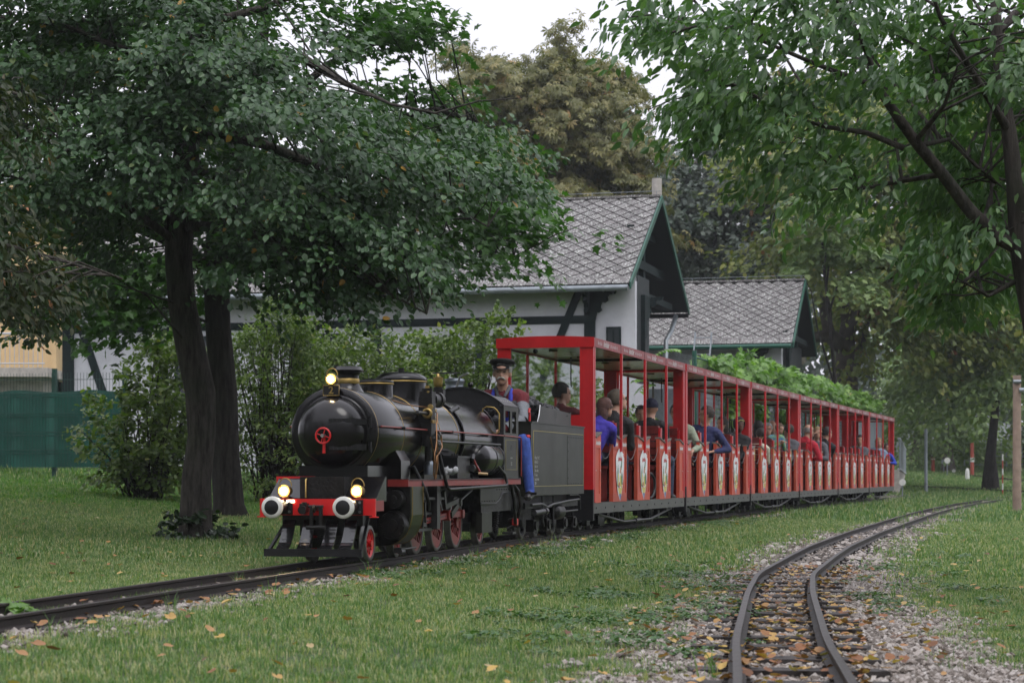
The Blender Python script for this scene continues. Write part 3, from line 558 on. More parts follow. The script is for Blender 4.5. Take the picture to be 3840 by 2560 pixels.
for s in (-1, 1):
    for x in (.45, 1.0, 1.75, 2.2): wheel(x, s*.215, .125, 0, 'tender_wheel', tender, spoke=oily)
    for x in (.45, 1.0, 1.75, 2.2):
        k = MB(); k.box(x-.06, x+.06, s*.33-.04, s*.33+.04, .07, .19); k.cyl((x, s*.3, .13), (x, s*.39, .13), .045, n=12)
        k.build('axle_box', oily, tender)
        k = MB(); k.tube([(x+.07+.0005*i, s*.33+.02*math.cos(i*1.2), .19+.12*i/30) for i in range(31)], .006, 5); k.build('spring', dsteel, tender)
    k = MB(); k.tube([(.1, s*.42, .34), (.5, s*.42, .345), (.75, s*.42, .31), (1.0, s*.42, .335), (1.7, s*.42, .36), (2.2, s*.42, .37)], .014, 8); k.tube([(1.4, s*.4, .25), (2.2, s*.4, .255)], .011, 8); k.tube([(.55, s*.42, .42), (.55, s*.42, .2), (.6, s*.42, .12)], .012, 6); k.tube([(1.05, s*.41, .42), (1.05, s*.41, .12)], .010, 6); k.tube([(1.7, s*.43, .42), (2.1, s*.43, .42), (2.2, s*.43, .40), (2.22, s*.43, .26)], .008, 6); k.build('brake_pipe', dsteel, tender)
    k = MB(); k.lathe([(.001, -.15), (.07, -.13), (.08, -.1), (.08, .15), (.05, .18), (.001, .18)], (1.35, s*.36, .25), (1, 0, 0), 20); k.build('brake_cylinder', oily, tender)
    k = MB(); k.cyl((.2, s*.42, .26), (.65, s*.42, .27), .028, n=12); k.cyl((.62, s*.42, .27), (.7, s*.42, .27), .036, n=12); k.build('injector', dsteel, tender)
m = MB(); m.box(-.42, 0, -.3, .3, .42, .46); m.box(-.3, .0, -.28, .28, .82, .93); m.build('driver_seat', oily, tender)
m = MB(); m.box(-.1, 0, -.52, -.40, .44, .465); m.build('side_step', oily, tender)
k = MB(); k.tube([(.22, -.37, 1.15), (.22, -.37, 1.24)], .012, 8); k.tube([(.2, -.37, 1.235), (.22, -.37, 1.28)], .012, 8); k.build('red_handle', redp, tender)
for s_ in (0,):
    k = MB(); k.cyl((-.04, -.40, 1.0), (-.0, -.42, 1.0), .02, n=10); k.build('red_valve', redp, tender)
# coal heap: separate lumps
coalm = mat('coal', (.022, .022, .026), .28, var=.5, vscale=18, bump=.5, bscale=35)
lump = []
for i in range(5):
    m = MB(); m.ell((0, 0, 0), (1, .8, .7), 9, 6); me = m.mesh('lump_of_coal', coalm)
    for v in me.vertices: v.co *= 1+random.uniform(-.28, .28)
    for p in me.polygons: p.use_smooth = False
    lump.append(me)
heap = thing('coal_heap', 'heap of shiny black coal lumps piled in the tender', 'coal heap', (tx, ty, 1.15), R(90)-THT)
m = MB(); m.ell((1.0, 0, 0), (.95, .27, .24), 18, 8); 
hb = m.mesh('coal_core', coalm)
for v in hb.vertices: v.co += Vector((random.uniform(-.03, .03), random.uniform(-.03, .03), random.uniform(-.03, .03)))
inst(hb, 'coal_core', heap)
for i in range(290):
    x = random.uniform(.02, 2.05); y = random.uniform(-.285, .285); h = (.30 if x < 1.0 else .30-.13*(x-1))*(1-.45*(y/.32)**2)*min(1, .35+x/.35)
    sz = random.uniform(.03, .068); inst(lump[i % 5], 'lump_of_coal', heap, (x, y, h*random.uniform(.7, 1.02)+.0), (random.random()*6, random.random()*6, random.random()*6), sz)
# ------------------------------------------------------------------ carriages (local x runs backwards from the front face, -y is the side seen)
carred = mat('carriage_red', (.52, .010, .014), .4, coat=.1, var=.1, vscale=4, orand=.13)
carpan = mat('faded_panel_red', (.52, .075, .036), .5, var=.14, vscale=7, orand=.16)
cardark = mat('bench_red_wood', (.15, .018, .016), .42, var=.3, vscale=12)
fasc = mat('fascia_red', (.27, .03, .032), .45, var=.1, vscale=6, orand=.12)
ceilm = mat('cream_ceiling', (.76, .75, .72), .28, coat=.5, var=.04, vscale=3)
roofm = mat('roof_felt', (.05, .05, .05), .9, var=.3)
sillm = mat('sill_grey_green', (.070, .073, .066), .5, var=.22, vscale=7, orand=.2)
capw = mat('weathered_cap_wood', (.14, .12, .105), .7, var=.25, vscale=20)
chainm = mat('chain', (.16, .16, .16), .4, metal=.8)
floorw = mat('floor_boards', (.06, .05, .045), .7, var=.3)
txtw = mat('sign_white', (.60, .56, .55), .6)
emw = mat('emblem_white', (.74, .76, .76), .5, var=.06)
emg = mat('emblem_green', (.04, .16, .07), .5); emy = mat('emblem_yellow', (.55, .48, .12), .5); emr = mat('emblem_red', (.5, .06, .06), .5); emb = mat('emblem_blue', (.08, .16, .35), .5); ems = mat('emblem_skin', (.5, .3, .2), .5)
CL, PT = 5.38, 5.38/4
car0 = thing('carriage', 'first red open-sided carriage right behind the tender with glass in its front', 'carriage', (0, 0, 0))
m = MB()
for s in (-1, 1): m.box(0, CL, min(s*.50, s*.545), max(s*.50, s*.545), .205, .325)
m.box(0, .04, -.5, .5, .205, .325); m.box(CL-.04, CL, -.5, .5, .205, .325)
sill = m.build('sill_beam', sillm, car0)
for s in (-1, 1):
    for i in range(12):
        k = MB(); k.cyl((.15+i*.46, s*.545, .265), (.15+i*.46, s*.551, .265), .011, n=8); k.build('bolt', oily, sill)
m = MB(); m.box(.03, CL-.03, -.5, .5, .295, .322); m.build('floor', floorw, car0)
# roof: shallow arch, fascia, end boards
ay = np.linspace(-.56, .56, 13)
def arch(y): return 2.12+.022*(1-(y/.56)**2)
m = MB()
for a, c in zip(ay, ay[1:]): m.add([(0, a, arch(a)), (0, c, arch(c)), (CL, c, arch(c)), (CL, a, arch(a)), (0, a, arch(a)+.02), (0, c, arch(c)+.02), (CL, c, arch(c)+.02), (CL, a, arch(a)+.02)], [(0, 3, 2, 1), (4, 5, 6, 7), (0, 1, 5, 4), (3, 7, 6, 2)])
m.build('roof', roofm, car0)
m = MB(); m.box(.03, CL-.03, -.53, .53, 2.06, 2.075); ce = m.build('ceiling', ceilm, car0)
k = MB(); k.box(CL/2-.02, CL/2+.02, -.53, .53, 2.03, 2.06); k.build('ceiling_batten', oily, ce)
dk = mat('ceiling_mark', (.05, .045, .04), .7)
for x, t in ((.3, 'K V I L I'), (1.9, 'I Y O I   A I X')): inst(text_mesh(t, .055, 'lettering', dk), 'lettering', ce, (x, -.34, 2.0575), (R(180), 0, 0))
for x in (.75, 2.1, 3.4, 4.7): k = MB(); k.cyl((x, .1, 2.058), (x, .1, 2.04), .05, n=14); k.build('ceiling_fitting', capw, ce)
k = MB(); k.tube([(2.2, .25, 2.06), (2.2, .25, 1.75), (2.22, .25, 1.70)], .008, 6); k.build('hand_strap', rubber, ce)
for s in (-1, 1):
    m = MB(); y0, y1 = sorted((s*.535, s*.56)); m.box(0, CL, y0, y1, 2.04, 2.14); f = m.build('fascia', fasc, car0)
    if s < 0:
        t1 = text_mesh('Wenn die kan', .062, 'lettering', txtw, sx=.62); t2 = text_mesh('Almdudler', .095, 'lettering', txtw, shear=.35, sx=.7, bold=.002); t3 = text_mesh("hab'n, geh i wieder ham!", .062, 'lettering', txtw, sx=.62)
        for i in range(4):
            x = PT*(i+.5)
            inst(t1, 'lettering', f, (x-.40, -.5615, 2.09), (R(90), 0, 0)); inst(t2, 'lettering', f, (x-.09, -.5615, 2.092), (R(90), 0, 0)); inst(t3, 'lettering', f, (x+.31, -.5615, 2.09), (R(90), 0, 0))
            if i: k = MB(); k.box(PT*i-.003, PT*i+.003, -.563, -.56, 2.042, 2.138); k.build('fascia_joint', oily, f)
for x0 in (-.012, CL-.018):
    P = [(a, arch(a)+.022) for a in ay]+[(.56, 2.035), (-.56, 2.035)]
    m = MB(); m.prism(P, (x0, 0, 0), (0, 1, 0), (0, 0, 1), (.03, 0, 0)); m.build('roof_end_board', carred, car0)
    m = MB(); x1 = x0+.012
    for s in (-1, 1): m.box(x1, x1+.05, min(s*.395, s*.548), max(s*.395, s*.548), .325 if x0 > 0 else .47, 2.036)
    m.build('end_post', carred, car0)
    m = MB(); m.box(x1+.005, x1+.045, -.396, .396, .47, 1.29); m.build('bulkhead', carred, car0)
    m = MB(); m.box(x1-.002, x1+.046, -.548 if x0 < 0 else -.396, .548 if x0 < 0 else .396, .13, .47); m.build('bulkhead_foot', blk2, car0)
for s in (-1, 1):
    for x in (.06, CL-.10): m = MB(); m.box(x, x+.04, min(s*.53, s*.55), max(s*.53, s*.55), .33, 2.04); m.build('corner_batten', carred, car0)
# side panels
OUT = .55
def panel(x0, x1, s, kind):
    """kind: mid (dip in the centre), head / tail (half panels)"""
    xm = (x0+x1)/2; zh, zl = 1.09, 1.035
    if kind == 'mid': top = [(x1, zh), (xm+.03, zl), (xm-.03, zl), (x0, zh)]
    elif kind == 'head': top = [(x1, zh), (x0, zl)]
    else: top = [(x1, zl), (x0, zh)]
    y0, y1 = sorted((s*.505, s*(OUT-.008)))
    m = MB(); m.prism([(x0, .322), (x1, .322)]+top, (0, y0, 0), (1, 0, 0), (0, 0, 1), (0, y1-y0, 0)); p = m.build('side_panel', carpan, car0)
    y0, y1 = sorted((s*(OUT-.008), s*OUT)); fr = MB()
    inn0, inn1 = (x0+.045, x1-.045) if kind == 'mid' else ((x0, x1-.06) if kind == 'head' else (x0+.06, x1))
    w = lambda P: fr.prism(P, (0, y0, 0), (1, 0, 0), (0, 0, 1), (0, y1-y0, 0))
    w([(x0, .322), (x1, .322), (x1, .42), (x0, .42)]); w([(x0, .93), (x1, .93)]+top)
    if inn0 > x0: w([(x0, .42), (inn0, .42), (inn0, .93), (x0, .93)])
    if inn1 < x1: w([(inn1, .42), (x1, .42), (x1, .93), (inn1, .93)])
    fr.build('panel_frame', carpan, p)
    k = MB()
    for (xa, za), (xb, zb) in zip(top, top[1:]):
        if abs(za-zb) > .01: k.bar((xa, s*.525, za+.012), (xb, s*.525, zb+.012), .075, .020)
    k.build('arm_rest', capw, p)
    if s < 0:
        for xc in ((x0+.13, x1-.13) if kind == 'mid' else ((x0+x1)/2,)): inst(LT, 'lettering', p, (xc, -OUT-.0015, .985), (R(90), 0, 0))
        if kind == 'mid':
            e = inst(EMB, 'emblem', p, (xm, -OUT-.0015, 0), (R(90), 0, 0)); e['label'] = 'white pointed emblem with red script and two small figures'
    for z in (.68,):
        for xc in (x0+.03, x1-.03): q = MB(); q.ell((xc, s*OUT, z), (.008, .004, .008), 6, 4); q.build('bolt', steel, p)
    return p
LT = text_mesh('Almdudler', .062, 'lettering', txtw, shear=.2, sx=.85, bold=.004)
# emblem: pointed white board with figures and a red arched script, flat print
e = MB()
def pl(P, mi, z): e.m = mi; e.add([(x, y, z) for x, y in P], [tuple(range(len(P)))])
pl([(0, .325), (.06, .43), (.11, .58), (.135, .72), (.14, .83), (.115, .85), (.12, .875), (.07, .90), (.06, .935), (-.04, .935), (-.08, .905), (-.12, .87), (-.15, .83), (-.145, .75), (-.135, .72), (-.14, .70), (-.125, .58), (-.085, .43)], 0, 0)
pl([(0, .33), (.035, .40), (.0, .42), (-.04, .40)], 4, .001); pl([(-.04, .40), (0, .42), (.035, .40), (.07, .48), (-.08, .48)], 2, .001)
pl([(-.10, .50), (-.05, .48), (-.055, .62), (-.06, .68), (-.075, .76), (-.10, .66)], 1, .001); pl([(-.09, .52), (-.055, .5), (-.05, .63), (-.08, .66)], 2, .002)
pl([(.0, .70), (.05, .69), (.07, .80), (.05, .83), (.03, .76)], 1, .001); pl([(-.02, .66), (.03, .64), (.04, .71), (.0, .73)], 5, .002); pl([(.04, .50), (.085, .52), (.09, .62), (.06, .67), (.03, .60)], 1, .001); pl([(-.01, .50), (.04, .49), (.03, .60), (.02, .64), (-.02, .60)], 2, .0015); pl([(-.05, .48), (-.02, .47), (-.02, .55), (-.045, .54)], 3, .002); pl([(.03, .46), (.06, .46), (.06, .52), (.03, .52)], 2, .002)
EMB = e.mesh('emblem', [emw, emg, emy, emr, emb, ems])
for v in EMB.vertices: v.co.x *= 1.5
tm = text_mesh('Almdudler', .07, 'tmp', emr, shear=.1, sx=.8, bold=.003)
for v in tm.vertices: a = v.co.x/.16; v.co = Vector((.15*math.sin(a), .80+v.co.y+.05*(math.cos(a)-.6)*1.0, .002))
import bmesh
bm = bmesh.new(); bm.from_mesh(EMB); nf = len(bm.faces); bm.from_mesh(tm); bm.faces.ensure_lookup_table()
for f_ in bm.faces[nf:]: f_.material_index = 3
bm.to_mesh(EMB); bm.free()
PW = .365
for s in (-1, 1):
    panel(.10, PW, s, 'head'); panel(CL-PW, CL-.10, s, 'tail')
    for i in (1, 2, 3):
        panel(PT*i-PW, PT*i+PW, s, 'mid')
        x = PT*i; y0, y1 = sorted((s*.5505, s*.578)); m = MB()
        m.box(x-.019, x+.019, y0, y1, .90, 2.04); m.build('roof_pole', carred, car0)
    for i in range(4):
        a = PT*i+PW; c = PT*(i+1)-PW; m = MB(); N = 12
        m.tube([(a+(c-a)*t/N, s*.53, .985-.17*math.sin(math.pi*t/N)**.8) for t in range(N+1)], .003, 5)
        for t in range(N): 
            q = (a+(c-a)*(t+.5)/N, s*.53, .985-.17*math.sin(math.pi*(t+.5)/N)**.8); m.ell(q, (.0065, .004, .008), 6, 4)
        m.build('safety_chain', chainm, car0)
# benches: back to back at every panel, single at the ends
def bench(x, d):
    """x = back plane, d = +1 seat extends backwards"""
    b_ = MB(); x0, x1 = sorted((x+d*.03, x+d*.36)); b_.box(x0, x1, -.48, .48, .70, .735); b_.box(x+min(0, d*.03), x+max(0, d*.03), -.5, .5, .73, .76); o = b_.build('bench', cardark, car0)
    for z in (.80, .89, .98, 1.07, 1.16): k = MB(); k.box(min(x+d*.02, x+d*.04), max(x+d*.02, x+d*.04), -.47, .47, z, z+.078); k.build('slat', cardark, o)
    k = MB()
    for y in (-.5, .47): k.box(min(x, x+d*.055), max(x, x+d*.055), y, y+.03, .33, 1.085)
    k.box(min(x, x+d*.05), max(x, x+d*.05), -.47, .47, 1.235, 1.262); k.build('bench_end', cardark, o); k = MB()
    for y in (-.5, .47): k.box(min(x, x+d*.05), max(x, x+d*.05), y, y+.03, 1.085, 1.235)
    k.build('bench_cheek', carred, o)
    k = MB(); k.box(min(x+d*.30, x+d*.33), max(x+d*.30, x+d*.33), -.47, .47, .33, .70); k.build('kick_board', cardark, o)
bench(.06, 1); bench(CL-.06, -1)
for i in (1, 2, 3): bench(PT*i, 1); bench(PT*i, -1)
# running gear
for xb in (.95, CL-.95):
    m = MB(); m.box(xb-.42, xb+.42, -.27, -.24, .10, .19); m.box(xb-.42, xb+.42, .24, .27, .10, .19); m.box(xb-.1, xb+.1, -.3, .3, .15, .21); m.box(xb-.05, xb+.05, -.5, -.25, .17, .21); m.box(xb-.05, xb+.05, .25, .5, .17, .21)
    for s in (-1, 1):
        for dx in (-.28, .28): m.box(xb+dx-.07, xb+dx+.07, s*.29-.04, s*.29+.04, .06, .17)
    bg_ = m.build('bogie', oily, car0)
    for s in (-1, 1):
        for dx in (-.28, .28): wheel(xb+dx, s*.215, .115, 0, 'wheel', bg_, spoke=oily)
for s in (-1, 1):
    m = MB(); y = s*.47; m.tube([(.55, y, .19), (1.9, y, .075), (3.48, y, .075), (4.83, y, .19)], .017, 8); m.cyl((1.9, y, .08), (1.9, y, .21), .012, n=8); m.cyl((3.48, y, .08), (3.48, y, .21), .012, n=8); m.cyl((2.55, y, .075), (2.8, y, .075), .03, n=10); m.build('truss_rod', dsteel, car0)
m = MB(); m.box(1.6, 1.85, -.25, .25, .03, .2); m.lathe([(.001, -.25), (.1, -.2), (.1, .2), (.001, .25)], (2.9, .1, .12), (1, 0, 0), 16); m.cyl((-.2, 0, .26), (0, 0, .26), .03, n=10); m.build('brake_gear', oily, car0)
m = MB(); m.box(CL+.0, CL+.12, -.04, .04, .22, .28); m.build('coupling', oily, car0)
CARS = [car0]
LBL = ['', 'second red open carriage behind the tender, carrying a man in a navy hoodie', 'third red open carriage with yellow edge strips on its panels and a boy leaning out', 'fourth red open carriage with a man in a red jacket looking out', 'fifth red open carriage, nearly empty with one dark haired man', 'last red open carriage at the far end of the train']
for i in range(1, 6):
    c_ = copy_tree(car0); c_['label'] = LBL[i]; CARS.append(c_)
for i, c_ in enumerate(CARS):
    h = HEAD[i]; cx_, cy_ = carc[i][0]-HW*math.cos(h), carc[i][1]+HW*math.sin(h)
    c_.location = (cx_, cy_, 0); c_.rotation_euler = (0, 0, R(90)-h); c_['group'] = 'red carriages of the train'
glassm = mat('window_glass', (.9, .95, .95), .03, trans=1.0)
gm = MB(); gm.box(.012, .018, -.396, .396, 1.29, 2.035); gp = gm.build('windscreen', glassm, CARS[0])
gm = MB(); gm.cyl((.02, .12, 2.0), (.06, .12, 2.0), .025, n=12); gm.build('interior_mirror', rubber, CARS[0])
for i in (1, 2, 3):                                   # third carriage only
    for dx in (-PW, PW-.025):
        gm = MB(); gm.box(PT*i+dx, PT*i+dx+.025, -.5525, -.5505, .86, 1.08); gm.build('yellow_strip', emy, CARS[2])
for x in (PW-.025, CL-PW): gm = MB(); gm.box(x, x+.025, -.5525, -.5505, .86, 1.08); gm.build('yellow_strip', emy, CARS[2])
gm = MB(); gm.box(.008, .04, -.12, .12, 1.29, 2.036); gm.box(.008, .04, -.396, .396, 1.93, 2.036); gm.build('window_mullion', carred, CARS[5])
def incar(i, x, y, z=0): return CARS[i].matrix_basis @ Vector((x, y, z))
# ------------------------------------------------------------------ terrain
def axis(segs):
    a = [segs[0][0]]
    for s, e_, st in segs: n = max(1, round((e_-s)/st)); a += list(np.linspace(s, e_, n+1)[1:])
    return np.array(a)
AX = axis([(-400, -60, 34), (-60, -14, 2), (-14, 24, .3), (24, 60, 1.5), (60, 440, 38)])
AY = axis([(-60, 0, 10), (0, 26, .3), (26, 60, .6), (60, 130, 2.5), (130, 900, 55)])
GX, GY = np.meshgrid(AX, AY); GZ = ground_np(GX, GY)
DM, SM = pdist(GX, GY, MAIN); DR, SR = pdist(GX, GY, RIGHT)
hn = np.vectorize(lambda x, y: __import__('mathutils').noise.noise(Vector((x*.55, y*.4, 3))))(GX, GY)
hn2 = np.vectorize(lambda x, y: __import__('mathutils').noise.noise(Vector((x*1.9, y*1.5, 9))))(GX, GY)
wr = np.interp(GY, [0, 8, 14, 22, 34, 50], [1.05, .95, .66, .68, .5, .3])
wr_r = np.interp(GY, [0, 7, 9.5, 13, 22, 40], [1.8, 1.6, .98, .92, .65, .4])
wid = np.where(SR > 0, wr, wr_r)+hn*.5+hn2*.25
gr = smooth((wid-DR)/.35+.5)*smooth((62-GY)/10)
grm = smooth((np.where(SM < 0, .50, .34)+hn*.28+hn2*.2-DM)/.22+.5)*smooth((64-GY)/10)
gravel = np.maximum(gr, grm)
dirt = gravel
ny, nx = GX.shape; idx = np.arange(ny*nx).reshape(ny, nx)
GF = np.c_[idx[:-1, :-1].ravel(), idx[:-1, 1:].ravel(), idx[1:, 1:].ravel(), idx[1:, :-1].ravel()]
def gmat():
    m = bpy.data.materials.new('ground'); m.use_nodes = True; nt = m.node_tree; p = nt.nodes['Principled BSDF']; N = nt.nodes.new; L = nt.links.new
    a = N('ShaderNodeAttribute'); a.attribute_name = 'gravel'; tc = N('ShaderNodeTexCoord')
    n1 = N('ShaderNodeTexNoise'); n1.inputs['Scale'].default_value = 1.2; n1.inputs['Detail'].default_value = 8; L(tc.outputs['Object'], n1.inputs['Vector'])
    r1 = N('ShaderNodeValToRGB'); r1.color_ramp.elements[0].position = .35; r1.color_ramp.elements[0].color = (.030, .055, .014, 1); r1.color_ramp.elements[1].position = .7; r1.color_ramp.elements[1].color = (.075, .095, .03, 1); L(n1.outputs[0], r1.inputs[0])
    v = N('ShaderNodeTexVoronoi'); v.inputs['Scale'].default_value = 26; L(tc.outputs['Object'], v.inputs['Vector'])
    r2 = N('ShaderNodeValToRGB'); r2.color_ramp.elements[0].color = (.10, .085, .07, 1); r2.color_ramp.elements[1].color = (.36, .32, .29, 1); L(v.outputs['Color'], r2.inputs[0])
    mx_ = N('ShaderNodeMix'); mx_.data_type = 'RGBA'; L(a.outputs['Fac'], mx_.inputs[0]); L(r1.outputs[0], mx_.inputs[6]); L(r2.outputs[0], mx_.inputs[7]); L(mx_.outputs[2], p.inputs['Base Color'])
    p.inputs['Roughness'].default_value = .9; bp = N('ShaderNodeBump'); bp.inputs['Strength'].default_value = .8; bp.inputs['Distance'].default_value = .02; L(v.outputs['Distance'], bp.inputs['Height']); L(bp.outputs[0], p.inputs['Normal']); return m
gme = fastmesh('ground', np.c_[GX.ravel(), GY.ravel(), GZ.ravel()], GF, gmat(), smooth=True)
at_ = gme.attributes.new('gravel', 'FLOAT', 'POINT'); at_.data.foreach_set('value', gravel.ravel().astype(np.float32))
ground = inst(gme, 'ground'); ground['kind'] = 'structure'
# ------------------------------------------------------------------ scattering by geometry nodes
def scatter(name, region, dens, protos, label=None, cat=None, smin=.7, smax=1.3, tilt=.15, seed=1, up=.0, mat_=None, kind='stuff', parent=None):
    """region: mask of grid vertices 0..1 (density), protos: meshes"""
    d = (region*dens).astype(np.float32)
    fm = (region[:-1, :-1]+region[1:, 1:]+region[:-1, 1:]+region[1:, :-1]).ravel() > 0.001
    F = GF[fm]; used, inv_ = np.unique(F, return_inverse=True); F = inv_.reshape(F.shape)
    V = np.c_[GX.ravel(), GY.ravel(), GZ.ravel()+up][used]
    me = fastmesh(name, V, F, mat_ or protos[0].materials[0]); at = me.attributes.new('dens', 'FLOAT', 'POINT'); at.data.foreach_set('value', d.ravel()[used])
    o = inst(me, name, parent); o['kind'] = kind
    if label: o['label'] = label; o['category'] = cat
    g = bpy.data.node_groups.new(name, 'GeometryNodeTree'); g.interface.new_socket('Geometry', in_out='INPUT', socket_type='NodeSocketGeometry'); g.interface.new_socket('Geometry', in_out='OUTPUT', socket_type='NodeSocketGeometry')
    N = g.nodes.new; L = g.links.new; gi = N('NodeGroupInput'); go = N('NodeGroupOutput')
    dp = N('GeometryNodeDistributePointsOnFaces'); dp.inputs['Seed'].default_value = seed; at = N('GeometryNodeInputNamedAttribute'); at.data_type = 'FLOAT'; at.inputs['Name'].default_value = 'dens'
    L(gi.outputs[0], dp.inputs['Mesh']); L(at.outputs[0], dp.inputs['Density'])
    ip = N('GeometryNodeInstanceOnPoints'); ip.inputs['Pick Instance'].default_value = True; L(dp.outputs['Points'], ip.inputs['Points'])
    jn = N('GeometryNodeJoinGeometry'); gg = N('GeometryNodeGeometryToInstance')
    for me_ in protos[::-1]:
        po = bpy.data.objects.new(name+'_source', me_)       # not linked to the scene: only a source for the node
        oi = N('GeometryNodeObjectInfo'); oi.inputs['Object'].default_value = po; oi.inputs['As Instance'].default_value = True
        L(oi.outputs['Geometry'], gg.inputs[0] if False else jn.inputs[0])
    L(jn.outputs[0], ip.inputs['Instance'])
    rv = N('FunctionNodeRandomValue'); rv.data_type = 'FLOAT_VECTOR'; rv.inputs[0].default_value = (-tilt, -tilt, 0); rv.inputs[1].default_value = (tilt, tilt, 6.283); rv.inputs['Seed'].default_value = seed+3; L(rv.outputs[0], ip.inputs['Rotation'])
    rs = N('FunctionNodeRandomValue'); rs.data_type = 'FLOAT'; rs.inputs[2].default_value = smin; rs.inputs[3].default_value = smax; rs.inputs['Seed'].default_value = seed+7; L(rs.outputs[1], ip.inputs['Scale'])
    L(ip.outputs[0], go.inputs[0]); md = o.modifiers.new('scatter', 'NODES'); md.node_group = g
    return o
# grass
grassm = ramp_mat('grass_blade', [(0, (.054, .115, .032)), (.45, (.100, .190, .056)), (.74, (.17, .26, .092)), (.9, (.33, .33, .18)), (1, (.48, .42, .26))], .45, .30)
def tuft(n, r, h, wdt, dry=.0, gm_=None):
    V = []; F = []; T = []
    for i in range(n):
        a = random.random()*6.28; q = r*math.sqrt(random.random()); x, y = q*math.cos(a), q*math.sin(a); b_ = random.random()*6.28; ln = h*random.uniform(.5, 1.25); bend = random.uniform(.1, .9)*ln
        dx, dy = math.cos(b_), math.sin(b_); sx_, sy_ = -dy*wdt/2, dx*wdt/2; k = len(V)
        V += [(x-sx_, y-sy_, -.01), (x+sx_, y+sy_, -.01), (x+dx*bend*.3+sx_*.8, y+dy*bend*.3+sy_*.8, ln*.6), (x+dx*bend*.3-sx_*.8, y+dy*bend*.3-sy_*.8, ln*.6), (x+dx*bend, y+dy*bend, ln)]
        F += [(k, k+1, k+2), (k, k+2, k+3), (k+3, k+2, k+4)]; t = min(1, max(0, random.gauss(.44+dry, .24))) if random.random() > .09 else random.uniform(.85, 1); T += [t]*3
    return fastmesh('grass_tuft', V, np.array(F), gm_ or grassm, T)
lit_tintm = ramp_mat('lit_tint_blade', [(0, (.045, .115, .016)), (.5, (.085, .20, .026)), (.85, (.13, .26, .045)), (1, (.25, .27, .10))], .5, .35)  # brighter light beyond the tree shade is painted into this green
near = [tuft(28, .075, .030, .0035, d_) for d_ in (0, .1, -.1, .3)]; mid_ = [tuft(28, .14, .038, .007, d_) for d_ in (0, .1, -.1, .25)]; farr = [tuft(22, .32, .075, .016, d_) for d_ in (0, .1, -.05)]
fru = (np.abs(GX) < GY*.27+1.6)                 # a little wider than what the photograph takes in
nog = np.clip(1-gravel*1.25, 0, 1)
drm = (DM > .3) | (SM < 0)
patch = .55+.9*np.clip(hn+.35, 0, 1)
ed = lambda a, b_: smooth((GY-a)/1.5)*(1-smooth((GY-b_)/1.5))
scatter('grass', fru*nog*patch*ed(4.5, 15), 290, near, 'short mown lawn grass in front of and between the two tracks', 'grass', seed=2)
scatter('meadow_grass', fru*nog*patch*ed(15, 32), 95, mid_, 'lawn grass behind the locomotive around the two tree trunks', 'grass', seed=5)
lit_tufts = [tuft(24, .2, .055, .011, d_, lit_tintm) for d_ in (0, .1, -.1)]
scatter('lit_tint_grass', fru*nog*(SM > 0)*ed(27.5, 60)*(DM > 2), 34, lit_tufts, 'lawn coloured brighter for the open light in front of the green fence', 'grass', seed=6)
scatter('far_grass', fru*nog*(.7+.3*patch)*ed(32, 105), 15, farr, 'distant lawn beyond the train up to the hedge', 'grass', seed=9)
tall = [tuft(14, .05, .13, .005, d_) for d_ in (.2, -.1)]
scatter('tall_grass', fru*np.clip((gravel*(1-gravel))*4, 0, 1)*ed(5, 45)*(.25+np.clip(hn2, 0, 1)), 13, tall, 'longer grass tufts along the ballast edges', 'grass', seed=12)
# clover-like ground cover beside the near track
gcm = ramp_mat('ground_cover_leaf', [(0, (.030, .075, .022)), (.6, (.055, .125, .036)), (1, (.10, .18, .05))], .5, .2)
def rosette(n, r, h):
    V = []; F = []; T = []
    for i in range(n):
        a = random.random()*6.28; q = r*math.sqrt(random.random()); x, y = q*math.cos(a), q*math.sin(a); z = h*random.uniform(.3, 1); s_ = random.uniform(.006, .013); t1, t2 = random.uniform(-.5, .5), random.uniform(-.5, .5); k = len(V)
        for j in range(5): b_ = j*1.2566; V.append((x+s_*math.cos(b_), y+s_*math.sin(b_), z+s_*(math.cos(b_)*t1+math.sin(b_)*t2)))
        F += [(k, k+1, k+2), (k, k+2, k+3), (k, k+3, k+4)]; T += [random.random()]*3
    return fastmesh('cover_plant', V, np.array(F), gcm, T)
cov = [rosette(75, .09, .045) for _ in range(3)]
cm = fru*((SR > 0)*smooth((DR-.25)/.2)*(1-smooth((DR-1.25)/.4))*ed(8.6, 17)*smooth((hn2-.02)*4)+.5*(SR < 0)*smooth((DR-.3)/.3)*(1-smooth((DR-1.3)/.4))*ed(10, 20)*smooth((hn2-.2)*4)+.9*(SM < 0)*smooth((DM-.3)/.2)*(1-smooth((DM-.8)/.3))*ed(13, 30)*smooth((hn2+.1)*3))
scatter('ground_cover', np.clip(cm, 0, 1), 48, cov, 'low dark green creeping weeds over the gravel left of the near track', 'ground cover', seed=21)

